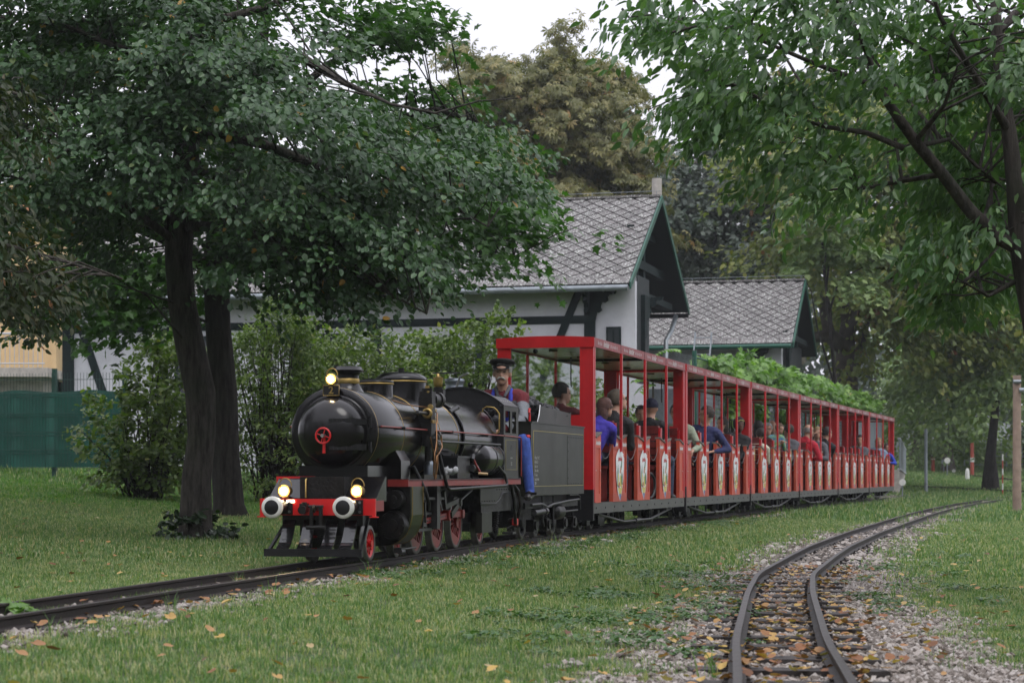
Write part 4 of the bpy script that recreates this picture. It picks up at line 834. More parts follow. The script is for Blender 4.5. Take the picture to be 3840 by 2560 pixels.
# ballast
stm = ramp_mat('ballast_stone', [(0, (.12, .10, .082)), (.4, (.22, .19, .165)), (.8, (.34, .30, .27)), (1, (.45, .42, .39))], .8, bump=.3, bscale=60)
def stones(n, r, s0):
    V = []; F = []; T = []
    for i in range(n):
        a = random.random()*6.28; q = r*math.sqrt(random.random()); c = Vector((q*math.cos(a), q*math.sin(a), random.uniform(0, .012))); M = Matrix.Rotation(random.random()*6, 3, 'Z') @ Matrix.Rotation(random.random()*6, 3, 'X'); s_ = s0*random.uniform(.5, 1.3); k = len(V)
        base = [(1, 0, 0), (-1, 0, 0), (0, .8, 0), (0, -.8, 0), (0, 0, .6), (0, 0, -.6), (.55, .5, .4), (-.5, -.5, .35)]
        V += [tuple(c+M @ (Vector(p)*s_*random.uniform(.8, 1.2))) for p in base]
        f = [(0, 6, 4), (6, 2, 4), (2, 1, 4), (1, 7, 4), (7, 3, 4), (3, 0, 4), (0, 2, 6), (1, 3, 7), (2, 0, 5), (1, 2, 5), (3, 1, 5), (0, 3, 5)]
        F += [tuple(x+k for x in t) for t in f]; T += [random.random()]*12
    return fastmesh('stones', V, np.array(F), stm, T)
st = [stones(20, .085, .017) for _ in range(5)]
stf = [stones(12, .16, .034) for _ in range(4)]
scatter('ballast', fru*gravel*ed(4.0, 17), 105, st, 'pale grey pebble ballast of the near track', 'ballast', seed=31, tilt=.05)
scatter('far_ballast', fru*gravel*ed(17, 60), 24, stf, 'pale gravel along the farther stretch of both tracks', 'ballast', seed=33, tilt=.05)
# ------------------------------------------------------------------ tracks
railm = mat('rail_steel', (.022, .017, .015), .6, metal=.0, spec=.3, var=.4, vscale=10, bump=.1)
railtop = mat('rail_head', (.045, .038, .036), .45, metal=.4, var=.3, vscale=8)
slp = mat('sleeper_wood', (.035, .029, .027), .75, var=.45, vscale=10, bump=.5, bscale=18)
PROF = [(-.036, -.07), (.036, -.07), (.036, -.062), (.006, -.05), (.006, -.020), (.018, -.012), (.018, -.001), (.013, 0), (-.013, 0), (-.018, -.001), (-.018, -.012), (-.006, -.020), (-.006, -.05), (-.036, -.062)]
def make_track(P, zf, name, label, pitch, w=.78, y0=0, y1=999, gap=None):
    tr = thing(name, label, 'railway track', (0, 0, 0), kind='structure'); 
    P = P[(P[:, 1] > y0) & (P[:, 1] < y1)]; T = np.gradient(P, axis=0); T /= np.linalg.norm(T, axis=1)[:, None]; Nn = np.c_[-T[:, 1], T[:, 0]]
    d = np.r_[0, np.cumsum(np.hypot(*np.diff(P, axis=0).T))]
    for s in (-1, 1):
        C = P+Nn*s*.2085; k = len(PROF); Z = np.array([zf(y) for y in P[:, 1]])
        V = np.concatenate([np.c_[C[i, 0]+Nn[i, 0]*np.array([p[0] for p in PROF]), C[i, 1]+Nn[i, 1]*np.array([p[0] for p in PROF]), Z[i]+np.array([p[1] for p in PROF])] for i in range(len(C))])
        F = np.array([(i*k+j, i*k+(j+1) % k, (i+1)*k+(j+1) % k, (i+1)*k+j) for i in range(len(C)-1) for j in range(k)])
        mi = np.tile([1 if j in (6, 7, 8) else 0 for j in range(k)], len(C)-1)
        inst(fastmesh('rail', V, F, [railm, railtop], mi=mi), 'rail', tr)
    me = []
    for q in range(4):
        m = MB(); m.box(-.075, .075, -w/2, w/2, -.1, 0); mm = m.mesh('sleeper', slp)
        for v in mm.vertices: v.co += Vector((random.uniform(-.008, .008), random.uniform(-.02, .02), random.uniform(-.004, .004)))
        me.append(mm)
    pm = MB(); 
    for s in (-.2085, .2085): pm.box(-.04, .04, s-.06, s+.06, 0, .006); pm.cyl((0, s-.045, .006), (0, s-.045, .018), .009, n=6); pm.cyl((0, s+.045, .006), (0, s+.045, .018), .009, n=6)
    pm = pm.mesh('rail_plate', railm)
    n = 0
    for q in np.arange(.1, d[-1], pitch):
        x = np.interp(q, d, P[:, 0]); y = np.interp(q, d, P[:, 1]); tx_ = np.interp(q, d, T[:, 0]); ty_ = np.interp(q, d, T[:, 1])
        if abs(x) > y*.29+2.5 or n > 290: continue
        n += 1; so_ = inst(me[n % 4], 'sleeper', tr, (x, y, zf(y)-.071+random.uniform(-.003, .002)), (0, 0, math.atan2(ty_, tx_)+random.uniform(-.03, .03)))
        if y < 26: inst(pm, 'rail_plate', so_, (0, 0, .0))
    return tr
make_track(RIGHT, zright, 'near_track', 'empty narrow gauge track curving from the bottom right into the distance', .58, y0=3, w=.84)
make_track(MAIN, zmain, 'train_track', 'narrow gauge track under the train crossing the lawn to the left', .42, y0=4.5, y1=76)
make_track(FARA, lambda y: float(ground_np(np.array([17.]), np.array([y]))[0])+.11, 'branch_track', 'short distant track crossing toward the grey wall', .6)
make_track(FARB, lambda y: float(ground_np(np.array([21.]), np.array([y]))[0])+.11, 'branch_track', 'distant curving track crossing the meadow near the hedge', .6)
# ------------------------------------------------------------------ fallen leaves
flm = ramp_mat('fallen_leaf', [(0, (.11, .045, .02)), (.35, (.26, .11, .045)), (.65, (.38, .21, .08)), (.85, (.50, .33, .09)), (1, (.36, .29, .18))], .6, .15)
def fallen(s_):
    c = random.uniform(.2, 1.1); V = []; n = 9; out = [(0, -.5), (.28, -.38), (.42, -.1), (.36, .15), (.22, .2), (.12, .5), (-.1, .3), (-.3, .25), (-.42, -.05), (-.3, -.36)]
    V = [(0, 0, .01)]+[(x*s_*random.uniform(.8, 1.1), y*s_, .01+c*s_*(x*x+y*y*.4)*random.uniform(.6, 1.3)) for x, y in out]; k = len(out)
    F = [(0, 1+i, 1+(i+1) % k) for i in range(k)]
    t = random.random(); return V, F, t
litter = thing('leaf_litter', 'loose yellow and brown autumn leaves lying on the near track and its ballast', 'fallen leaves', kind='stuff')
fl = []
for i in range(10):
    V, F, t = fallen(.056); fl.append(fastmesh('fallen_leaf', V, np.array(F), flm, [(i+.5)/10]*len(F)))
def putpt(kind):
    if kind == 0:
        i = random.randrange(len(RIGHT)); y = 4.5+13.5*random.random()**1.3; j = int(np.argmin(np.abs(RIGHT[:, 1]-y))); off = random.gauss(0, .38)+(.1 if random.random() < .5 else 0)
        return RIGHT[j, 0]+off, y
    if kind == 1: y = random.uniform(6, 30); return random.uniform(-.27, .27)*y, y
    y = random.uniform(9, 40); j = int(np.argmin(np.abs(MAIN[:, 1]-y))); return MAIN[j, 0]+abs(random.gauss(.3, .25)), y
cand = [putpt(0) for _ in range(1350)]+[putpt(1) for _ in range(520)]+[putpt(2) for _ in range(380)]
cand.sort(key=lambda p: p[1]); zz = ground_np(np.array([c[0] for c in cand]), np.array([c[1] for c in cand])); inview = [abs(c[0]) < c[1]*.26+.1 and c[1] > 7.1 for c in cand]
VV, FF, TT = [], [], []; nb = 0; k0 = 0
for c, z, iv in zip(cand, zz, inview):
    s_ = random.uniform(.55, 1.25); rot = (random.uniform(-.5, .5), random.uniform(-.5, .5), random.random()*6.28)
    if iv and nb < 290: nb += 1; inst(fl[random.randrange(10)], 'fallen_leaf', litter, (c[0], c[1], z+.036), rot, s_)
    else:
        V, F, t = fallen(.056*s_); M = Matrix.Rotation(rot[2], 3, 'Z') @ Matrix.Rotation(rot[0], 3, 'X')
        VV += [tuple(M @ Vector(v)+Vector((c[0], c[1], z+.028))) for v in V]; FF += [tuple(a+k0 for a in f) for f in F]; TT += [t]*len(F); k0 += len(V)
tag(inst(fastmesh('scattered_leaves', VV, np.array(FF), flm, TT), 'scattered_leaves', litter), kind='stuff')
# ------------------------------------------------------------------ foliage
def leafmat(n, stops, rough=.42, tr=.22, spec=.5): return ramp_mat(n, stops, rough, tr, spec=spec)
lime_m = leafmat('lime_leaf', [(0, (.020, .050, .018)), (.4, (.042, .096, .036)), (.8, (.076, .148, .056)), (.93, (.12, .15, .04)), (.965, (.30, .17, .03)), (1, (.45, .25, .04))], .40)
maple_m = leafmat('maple_leaf', [(0, (.022, .065, .010)), (.5, (.046, .125, .016)), (1, (.085, .19, .030))], .42, .30)
cherry_m = leafmat('cherry_leaf', [(0, (.042, .092, .036)), (.5, (.088, .175, .064)), (.9, (.15, .25, .08)), (1, (.13, .15, .04))], .33, .25)
chest_m = leafmat('chestnut_leaf', [(0, (.075, .085, .028)), (.4, (.17, .17, .060)), (.75, (.27, .235, .095)), (1, (.32, .17, .06))], .55, .2)
autumn_m = leafmat('autumn_leaf', [(0, (.085, .115, .032)), (.45, (.165, .205, .052)), (.75, (.28, .28, .07)), (.9, (.18, .085, .03)), (1, (.16, .06, .03))], .55, .25)
dark_m = leafmat('dark_leaf', [(0, (.036, .056, .044)), (.5, (.075, .105, .078)), (.85, (.115, .14, .10)), (1, (.13, .095, .06))], .5, .15)
far_m = leafmat('far_leaf', [(0, (.085, .14, .05)), (.5, (.15, .22, .075)), (1, (.28, .33, .10))], .6, .2)
bush_m = leafmat('bush_leaf', [(0, (.045, .082, .018)), (.5, (.105, .160, .034)), (.85, (.18, .24, .05)), (1, (.27, .26, .08))], .45, .3)
vine_m = leafmat('vine_leaf', [(0, (.07, .15, .03)), (.5, (.15, .28, .06)), (.95, (.25, .40, .09)), (1, (.3, .15, .04))], .4, .3)
brown_m = leafmat('browning_leaf', [(0, (.018, .030, .012)), (.55, (.036, .050, .018)), (.85, (.065, .060, .025)), (.93, (.12, .07, .03)), (1, (.42, .19, .10))], .5, .2, spec=.25)
bark = bark_mat('bark', (.085, .076, .066), (.045, .055, .035))
barkd = bark_mat('dark_bark', (.046, .041, .036), (.030, .034, .024), 7)
barkc = bark_mat('cherry_bark', (.072, .062, .056), (.05, .055, .04), 6)
barkl = mat('far_bark', (.085, .072, .060), .85, var=.35, vscale=4)
def T_(V, F): return np.array(V, float), np.array(F)
HEART = T_([(0, 0, 0), (.30, .42, .05), (.30, -.42, .05), (.75, .33, .03), (.75, -.33, .03), (1.1, 0, -.10), (.5, 0, -.02), (-.08, .2, .02), (-.08, -.2, .02)], [(0, 6, 1), (0, 2, 6), (6, 3, 1), (6, 2, 4), (6, 5, 3), (6, 4, 5), (0, 1, 7), (0, 8, 2)])
OVAL = T_([(0, 0, 0), (.35, .24, .05), (.35, -.24, .05), (.72, .20, .0), (.72, -.20, .0), (1.08, 0, -.14), (.5, 0, -.03)], [(0, 6, 1), (0, 2, 6), (6, 3, 1), (6, 2, 4), (6, 5, 3), (6, 4, 5)])
STAR = T_([(0, 0, 0), (.05, .5, .02), (.3, .28, 0), (.55, .62, .0), (.62, .25, 0), (1.1, 0, -.08), (.62, -.25, 0), (.55, -.62, 0), (.3, -.28, 0), (.05, -.5, .02)], [(0, i, i+1) for i in range(9, 0, -1) if i < 9])
DIAM = T_([(0, 0, 0), (.5, .32, .04), (.5, -.32, .04), (1, 0, -.06)], [(0, 2, 1), (1, 2, 3)])
def palmate(n=6):
    V = []; F = []
    for i in range(n):
        a = -1.9+3.8*i/(n-1); L = 1-.25*abs(a)/1.9; c, s = math.cos(a), math.sin(a); k = len(V)
        for x, y, z in ((0, 0, 0), (.6*L, .17*L, -.10), (.6*L, -.17*L, -.10), (L, 0, -.34)): V.append((x*c-y*s, x*s+y*c, z))
        F += [(k, k+2, k+1), (k+1, k+2, k+3)]
    return T_(V, F)
PALM = palmate()
def place(tmpl, P, D, N, S, tint):
    """P (n,3) base, D leaf direction, N leaf normal"""
    V, F = tmpl; D = D/np.linalg.norm(D, axis=1)[:, None]; B = np.cross(N, D); B /= np.linalg.norm(B, axis=1)[:, None]+1e-9; N2 = np.cross(D, B)
    W = P[:, None, :]+S[:, None, None]*(V[None, :, 0:1]*D[:, None, :]+V[None, :, 1:2]*B[:, None, :]+V[None, :, 2:3]*N2[:, None, :])
    n = len(P); k = len(V); FF_ = (F[None]+(np.arange(n)*k)[:, None, None]).reshape(-1, 3); return W.reshape(-1, 3), FF_, np.repeat(tint, len(F))
def sprays(C, O, n, rad, flat=.35, droop=.35, size=.07, svar=.3, tilt=.55, hang=.5, tshift=None):
    """C (m,3) clump centres, O (m,3) outward directions -> leaf arrays"""
    m = len(C); O = O/np.linalg.norm(O, axis=1)[:, None]; side = np.c_[-O[:, 1], O[:, 0], np.zeros(m)]; side /= np.linalg.norm(side, axis=1)[:, None]+1e-9
    t = rng.uniform(-1, 1, (m, n)); s_ = rng.normal(0, .42, (m, n))*(1.15-np.abs(t)*.6); h = rng.normal(0, flat*.5, (m, n))
    rr = rad*rng.uniform(.7, 1.35, (m, 1)); O2 = O*np.array([1, 1, .6])
    P = C[:, None]+rr[..., None]*(t[..., None]*O2[:, None]+s_[..., None]*side[:, None]); P[..., 2] += rr*(h-droop*(t+1)**2*.35-.25*s_**2)
    D = O[:, None]*rng.uniform(.1, 1, (m, n, 1))+side[:, None]*(np.sign(s_)*rng.uniform(0, 1, (m, n)))[..., None]+rng.normal(0, .3, (m, n, 3)); D[..., 2] -= hang*rng.uniform(.3, 1.6, (m, n))
    Nn = O[:, None]*.35+rng.normal(0, tilt, (m, n, 3)); Nn[..., 2] += 1.0
    S = size*rng.uniform(1-svar, 1+svar, (m, n)); ti = np.clip(rng.beta(2.2, 2.6, (m, n))*.92+rng.normal(0, .08, (m, 1))+(0 if tshift is None else tshift[:, None]), 0, 1)
    odd = rng.random((m, n)) < .006; ti = np.where(odd, rng.uniform(.95, 1, (m, n)), np.minimum(ti, .93))
    return P.reshape(-1, 3), D.reshape(-1, 3), Nn.reshape(-1, 3), S.ravel(), ti.ravel()
def region(E, n, ypow=1):
    """E: ellipses (px, py, rx, ry, depth, depth radius, weight) of crown volumes as seen, in world places"""
    wts = np.array([e_[2]*e_[3]*e_[6] for e_ in E]); k = rng.choice(len(E), n, p=wts/wts.sum()); out = []
    for i in k:
        px, py, rx, ry, Y, rY, _ = E[i]
        while True:
            a, b_, c = rng.uniform(-1, 1, 3)
            if a*a+b_*b_ < 1: break
        out.append(atp(px+a*rx, py+b_*ry, Y+c*rY))
    return np.array(out)
def boughs(E, n, k, L=.9, cx=None, flat=.10):
    """clumps gathered along n/k boughs that reach outwards and droop, with gaps between them"""
    B = region(E, max(1, n//k)); c0 = np.array(cx) if cx is not None else B.mean(0); out = []
    for b_ in B:
        d = b_-c0; d[2] *= .15; d += rng.normal(0, .45, 3)*np.linalg.norm(d)*np.array([1, 1, .25]); d /= np.linalg.norm(d)+1e-9; sd = np.array([-d[1], d[0], 0]); LL = L*rng.uniform(.6, 1.3)
        for _ in range(k):
            t = rng.uniform(-.6, 1); out.append(b_+d*t*LL+sd*rng.normal(0, .26)*LL*(1.1-abs(t)*.5)+np.array([0, 0, rng.normal(0, flat*LL)-.28*LL*max(0, t)**2]))
    return np.array(out)
def tree(name, label, base, trunk, limbs, C, center, tmpl, lm, bm_, n, rad, size, twig=.35, cat='tree', group=None, nside=10, maxl=1.5, **kw):
    """trunk, limbs: [[(x,y,z),...],[r,...]] in world places; C: clump centres"""
    t = thing(name, label, cat, base, group=group); b = Vector(base); m = MB()
    m.tube([Vector(p)-b for p in trunk[0]], trunk[1], 28, caps=True)
    ph = random.random()*6
    for i_, p_ in enumerate(m.v):                 # root flares and an uneven bole
        q_ = Vector(p_); a_ = math.atan2(q_.y, q_.x); h_ = max(0, q_.z); f_ = 1+(.20*max(0, math.cos(4*a_+ph))+.02)*math.exp(-h_*5); c0_ = Vector(trunk[0][0])-b; nz_ = __import__('mathutils').noise.noise(q_*Vector((3.2, 3.2, 1.1)).length*.55)*.018
        rr_ = math.hypot(q_.x, q_.y)+1e-6; m.v[i_] = (q_.x*(f_ if h_ < 1.2 else 1)+q_.x/rr_*nz_, q_.y*(f_ if h_ < 1.2 else 1)+q_.y/rr_*nz_, q_.z)
    nodes = [Vector(p) for p in trunk[0][len(trunk[0])//3:]]
    for P, r in limbs:
        m.tube([Vector(p)-b for p in P], r, nside); nodes += [Vector(p) for p in P]
        nodes += [Vector(p).lerp(Vector(q), f_) for p, q in zip(P, P[1:]) for f_ in (.2, .35, .5, .65, .8)]
    NA = np.array([tuple(v) for v in nodes]); cc = np.array(center); 
    m.build('trunk', bm_, t)
    tw = MB(); cnt = np.zeros(len(NA))
    for c in C[rng.random(len(C)) < twig]:
        d = np.linalg.norm(NA-c, axis=1)+np.maximum(0, NA[:, 2]-c[2])*1.2; d = d*(1+cnt*.35)+cnt*.04; k_ = int(np.argsort(d)[min(len(d)-1, int(abs(rng.normal(0, 2.5))))]); s_ = NA[k_]; cnt[k_] += 1; L = np.linalg.norm(c-s_)
        if L < .05 or L > maxl: continue
        md = (s_+c)/2+rng.normal(0, .06, 3)*L; md[2] += .10*L; q3 = s_*.2+c*.8+rng.normal(0, .03, 3)*L; q3[2] += .05*L
        r0 = min(.004+.007*L, .03); tw.tube([Vector(s_)-b, Vector(md)-b, Vector(q3)-b, Vector(c)-b], [r0, r0*.65, r0*.4, .004], 5, caps=False)
    if tw.v: tw.build('branches', bm_, t)
    O = C-cc; O[:, 2] *= .4; O += rng.normal(0, .25, O.shape)*np.linalg.norm(O, axis=1)[:, None]
    P, D, Nn, S, ti = sprays(C, O, n, rad, size=size, **kw)
    V, F, T = place(tmpl, P-np.array(b), D, Nn, S, ti)
    inst(fastmesh('crown', V, F, lm, T), 'crown', t); return t
def tr_(pts, r): return ([tuple(p) for p in pts], r)
# ---- near left lime
Y1 = 20.0
def A(px, py, Y=Y1): return tuple(atp(px, py, Y))
base = (A(452, 1225)[0], Y1, gz(A(452, 1225)[0], Y1)-.06)
trunk = tr_([base, A(449, 1205), A(452, 1100), A(462, 1000), A(460, 900), A(438, 800), A(418, 700), A(410, 600), A(412, 500), A(425, 400), A(436, 250), A(443, 100), A(448, -60), A(455, -260), A(450, -420)], [.195, .162, .145, .135, .155, .145, .14, .135, .145, .13, .115, .10, .09, .06, .02])
limbs = [tr_([A(430, 330), A(520, 235, 19.8), A(600, 160, 19.5), A(690, 130, 19.3), A(790, 190, 19.0), A(900, 240, 18.8)], [.07, .06, .05, .045, .03, .012]),
 tr_([A(436, 300), A(600, 330, 19.4), A(780, 400, 18.9), A(960, 430, 18.6), A(1120, 520, 18.5)], [.06, .05, .035, .02, .008]),
 tr_([A(415, 520), A(540, 520, 19.3), A(700, 590, 18.8), A(850, 650, 18.5), A(980, 720, 18.5)], [.055, .045, .03, .018, .008]),
 tr_([A(420, 480), A(330, 380, 19.4), A(200, 330, 18.9), A(60, 340, 18.7), A(-120, 400, 18.6)], [.06, .045, .03, .02, .01]),
 tr_([A(412, 560), A(300, 480, 19.5), A(150, 430, 19.2), A(0, 400, 19)], [.05, .035, .02, .01]),
 tr_([A(440, 200), A(300, 120, 19.7), A(150, 60, 19.6), A(0, 40, 19.5)], [.05, .035, .02, .01]),
 tr_([A(446, 60), A(600, 20, 20.2), A(800, -60, 20), A(1000, -120, 20)], [.05, .035, .02, .01]),
 tr_([A(430, 380), A(560, 430, 20.8), A(750, 480, 21.3), A(1000, 500, 21.6)], [.05, .035, .02, .01]),
 tr_([A(446, 100), A(470, 0, 21.2), A(520, -150, 22.5)], [.05, .03, .01]),
 tr_([A(900, 240, 18.8), A(1000, 260, 18.8), A(1100, 232, 18.8), A(1200, 225, 18.8)], [.015, .012, .009, .005])]
E1 = [(180, 330, 260, 300, 19.4, 1.6, 1.0), (560, 300, 260, 230, 19.4, 1.7, 1), (790, 430, 260, 240, 19.4, 1.6, 1.1), (690, 590, 220, 110, 19, 1.2, 1), (900, 450, 130, 160, 19.2, 1.2, .9), (870, 630, 120, 55, 19, .9, .9), (250, 120, 300, 170, 19.8, 1.8, 1), (520, 60, 90, 120, 19.5, 1.4, .9), (150, -20, 330, 120, 19.8, 1.8, 1.0), (100, 560, 200, 140, 19.6, 1.4, .9), (850, 300, 200, 80, 19.6, 1.2, .7), (1060, 400, 30, 50, 19, .7, .4), (950, 550, 70, 60, 19.3, .9, .7), (-250, 300, 260, 400, 20, 2, .5), (300, -250, 700, 220, 20.5, 2.5, .35)]
C = np.r_[boughs(E1, 1150, 9, .85, atp(430, 450, 20.2)), region(E1, 260)]; C = C[~((np.abs(C[:, 0]+3.28) < .42) & (C[:, 2] < 3.15) & (C[:, 1] < 20.6))]
tree('linden_tree', 'large linden tree with grey green foliage and the nearer thick trunk left of the locomotive', base, trunk, limbs, C, atp(430, 500, 20.4), HEART, lime_m, bark, 60, .30, .056, droop=.5, hang=.6)
# ivy at its foot
ivy_m = leafmat('ivy_leaf', [(0, (.012, .03, .012)), (1, (.035, .07, .02))], .35, .1)
Ci = np.array([(base[0]+.34*math.cos(a)*random.uniform(.5, 1.1), base[1]+.34*math.sin(a)*random.uniform(.5, 1.2), base[2]+.06+random.uniform(.03, .26)) for a in np.linspace(0, 6.2, 26)])
iv = thing('ivy_plant', 'dark ivy growing round the foot of the nearer trunk', 'ivy', base)
P, D, Nn, S, ti = sprays(Ci, Ci-np.array([base[0], base[1], base[2]]), 16, .12, size=.065); V, F, T = place(HEART, P-np.array(base), D, Nn, S, ti); inst(fastmesh('leaves', V, F, ivy_m, T), 'leaves', iv)
# ---- maple behind it
Y2 = 27.0
base = (A(528, 1181, Y2)[0], Y2, gz(A(528, 1181, Y2)[0], Y2)-.08)
B_ = lambda px, py, Y=Y2: tuple(atp(px, py, Y))
trunk = tr_([base, B_(526, 1160), B_(518, 1050), B_(513, 900), B_(500, 750), B_(495, 600), B_(510, 450), B_(560, 300), B_(600, 100), B_(620, -100), B_(640, -300)], [.25, .205, .19, .18, .175, .17, .15, .13, .10, .07, .03])
limbs = [tr_([B_(500, 560), B_(640, 420, 26.5), B_(800, 300, 26), B_(1000, 250, 26), B_(1150, 300, 26)], [.09, .07, .05, .03, .01]), tr_([B_(498, 640), B_(400, 560, 26.5), B_(250, 500, 26), B_(100, 480, 26)], [.08, .06, .04, .02]), tr_([B_(540, 340), B_(750, 150, 27), B_(950, 60, 27)], [.08, .05, .02]), tr_([B_(500, 620), B_(700, 600, 25.8), B_(950, 600, 25.2), B_(1180, 590, 25)], [.08, .06, .035, .01])]
E2 = [(1030, 380, 110, 160, 25.6, 1.6, 2.0), (1150, 550, 70, 60, 25.2, .9, 2.4), (1110, 450, 50, 80, 25.2, 1, 1.8), (1000, 600, 120, 65, 25.4, 1.2, 1.0), (900, 160, 140, 150, 26, 1.8, .8), (960, 250, 110, 110, 26, 1.6, .8), (850, 40, 170, 80, 26.5, 1.6, 1.2), (420, 30, 200, 90, 27, 1.8, .9), (700, 400, 300, 260, 26.8, 2, .8), (330, 560, 260, 170, 26.2, 1.6, .8), (280, 660, 120, 70, 26, 1, 1.1), (450, 250, 250, 250, 27, 2, .6), (100, 350, 200, 300, 27, 1.5, .5), (-200, 300, 250, 350, 27, 2, .5), (600, -250, 700, 200, 27.5, 2.5, .35), (120, 640, 140, 60, 26.4, 1, .7)]
C = np.r_[boughs(E2, 800, 8, 1.0, B_(540, 450)), region(E2, 220)]; C = C[~((np.abs(C[:, 0]+3.95) < .5) & (C[:, 2] < 3.3) & (C[:, 1] < 27.6))]
tree('maple_tree', 'bright green maple tree with dark trunk close behind the linden', base, trunk, limbs, C, B_(560, 500), STAR, maple_m, barkd, 30, .42, .105, droop=.35, hang=.35, tilt=.4)
# ---- browning branches hanging in at the left edge
Cb = region([(20, 620, 120, 100, 14.5, .8, 1), (10, 250, 50, 100, 15, .8, .5), (130, 610, 90, 45, 14.5, .6, .5), (20, 480, 80, 40, 14.5, .6, .6)], 75)
bx = atp(-420, 1300, 14.5); bz = gz(bx.x, 14.5)
tree('beech_tree', 'browning tree whose leafy branches reach in at the left edge', (bx.x, 14.5, bz-.05), tr_([(bx.x, 14.5, bz-.05), atp(-420, 900, 14.5), atp(-380, 400, 14.6), atp(-350, 0, 14.8), atp(-340, -400, 15)], [.2, .15, .13, .1, .05]), [tr_([atp(-380, 400, 14.6), atp(-200, 450, 14.6), atp(0, 560, 14.5), atp(150, 600, 14.5), atp(280, 640, 14.5)], [.05, .035, .02, .012, .005]), tr_([atp(-360, 150, 14.6), atp(-150, 150, 14.8), atp(50, 220, 15)], [.05, .03, .01])], np.r_[Cb, region([(-420, 200, 260, 400, 14.8, 1.6, 1)], 130)], atp(-380, 400, 14.6), OVAL, brown_m, bark, 24, .24, .072, droop=.5, hang=.6)
# ---- cherry on the right
Y3 = 13.0
K = lambda px, py, Y=Y3: tuple(atp(px, py, Y))
bx = K(2440, 1350); base = (bx[0], Y3, gz(bx[0], Y3)-.05)
trunk = tr_([base, K(2436, 1200), K(2415, 1000), K(2385, 800), K(2360, 650), K(2344, 560), K(2332, 420), K(2318, 300), K(2300, 200), K(2290, 80), K(2285, -60), K(2280, -250)], [.12, .09, .08, .075, .072, .075, .058, .050, .044, .038, .03, .012])
limbs = [tr_([K(2344, 570), K(2290, 545), K(2225, 480, 12.9), K(2165, 400, 12.8), K(2110, 335, 12.7), K(2070, 280, 12.6), K(2015, 200, 12.5), K(1985, 100, 12.4), K(1930, 20, 12.3), K(1880, -80, 12.2)], [.052, .047, .042, .038, .035, .033, .025, .019, .013, .007]),
 tr_([K(2075, 340, 12.65), K(1990, 305, 12.6), K(1900, 292, 12.6), K(1820, 270, 12.6), K(1700, 200, 12.7), K(1560, 150, 12.8)], [.020, .017, .014, .012, .009, .005]),
 tr_([K(2015, 200, 12.5), K(1880, 150, 12.4), K(1740, 90, 12.4), K(1600, 60, 12.4), K(1480, 90, 12.4)], [.018, .014, .011, .008, .004]),
 tr_([K(2165, 400, 12.8), K(2050, 420, 13.2), K(1950, 440, 13.4)], [.02, .014, .006]), tr_([K(2318, 300), K(2230, 160, 12.6), K(2160, 40, 12.4), K(2120, -80, 12.2)], [.03, .02, .014, .008]), tr_([K(2344, 640), K(2270, 680, 13), K(2200, 640, 12.8)], [.02, .012, .005]), tr_([K(2100, 330, 12.7), K(2170, 240, 12.3), K(2200, 150, 12)], [.02, .012, .006]), tr_([K(2290, 80), K(2400, -50, 13.5), K(2500, -200, 14)], [.03, .02, .01]),
 tr_([K(2110, 335, 12.7), K(2180, 320, 12.9), K(2240, 380, 13.1), K(2290, 420, 13.2)], [.018, .014, .009, .005])]
E3 = [(1580, 110, 140, 130, 12.9, 1.0, 1.1), (1690, 270, 130, 110, 13.0, 1.0, .8), (1800, 130, 230, 150, 12.8, 1.2, 1.0), (1850, 330, 200, 100, 13, 1.0, .8), (2080, 110, 230, 150, 13.3, 1.1, .85), (2230, 280, 160, 240, 14.3, .9, 1.2), (2070, 420, 170, 90, 14.2, .9, .8), (2270, 560, 100, 130, 14.3, .8, 1.0), (2180, 660, 70, 70, 14.3, .7, .5), (2200, -60, 300, 120, 13, 1.4, .6), (1750, -100, 300, 90, 12.8, 1.2, .5), (2480, 200, 160, 400, 13.2, 1.2, .5), (1580, 400, 60, 50, 13.1, .6, .22), (2180, 500, 80, 60, 12.9, .8, .4)]
C = np.r_[boughs(E3, 470, 6, .40, K(2330, 350)), region(E3, 180)]
tree('cherry_tree', 'cherry tree with slender forked trunk and large drooping leaves at the right edge', base, trunk, limbs, C, K(2330, 350), OVAL, cherry_m, barkc, 26, .19, .076, twig=.3, droop=.5, hang=.75, tilt=.7, flat=.6, maxl=1.6)
# ---- chestnut behind the house
def bigtree(name, label, px, Y, pyb, E, n, tmpl, lm, bm_, nl, rad, size, limbs=(), tr_r=.45, trunkpts=None, group=None, **kw):
    x = (px-1176)/4600*Y; z = gz(x, Y); b_ = (x, Y, z-.1); C = np.r_[boughs(E, int(n*.85), 7, rad*2.0), region(E, int(n*.3))]; cz = C.mean(0)
    tp = trunkpts or [b_, (x, Y, z+1.2), (x+.2, Y, z+3), tuple(atp(E[0][0], E[0][1], Y))]
    tp = [b_]+tp[1:]; r = [tr_r*(1-.8*i/(len(tp)-1)) for i in range(len(tp))]; r[0] *= 1.3
    L = list(limbs)
    if not L:
        t1 = Vector(tp[2])
        for i in range(6): c = Vector(C[int(rng.integers(len(C)))]); t2 = Vector(tp[-2]).lerp(Vector(tp[-1]), i/7); j_ = (c-t2).length*.13; L.append(tr_([t2, t2.lerp(c, .3)+Vector((random.uniform(-j_, j_), 0, j_*1.4)), t2.lerp(c, .65)+Vector((random.uniform(-j_, j_), 0, j_*.8)), c], [tr_r*.32, tr_r*.2, tr_r*.12, .015]))
    return tree(name, label, b_, tr_(tp, r), L, C, (x, Y, cz[2]-1.5), tmpl, lm, bm_, nl, rad, size, twig=.05, group=group, nside=7, maxl=1.4, **kw)
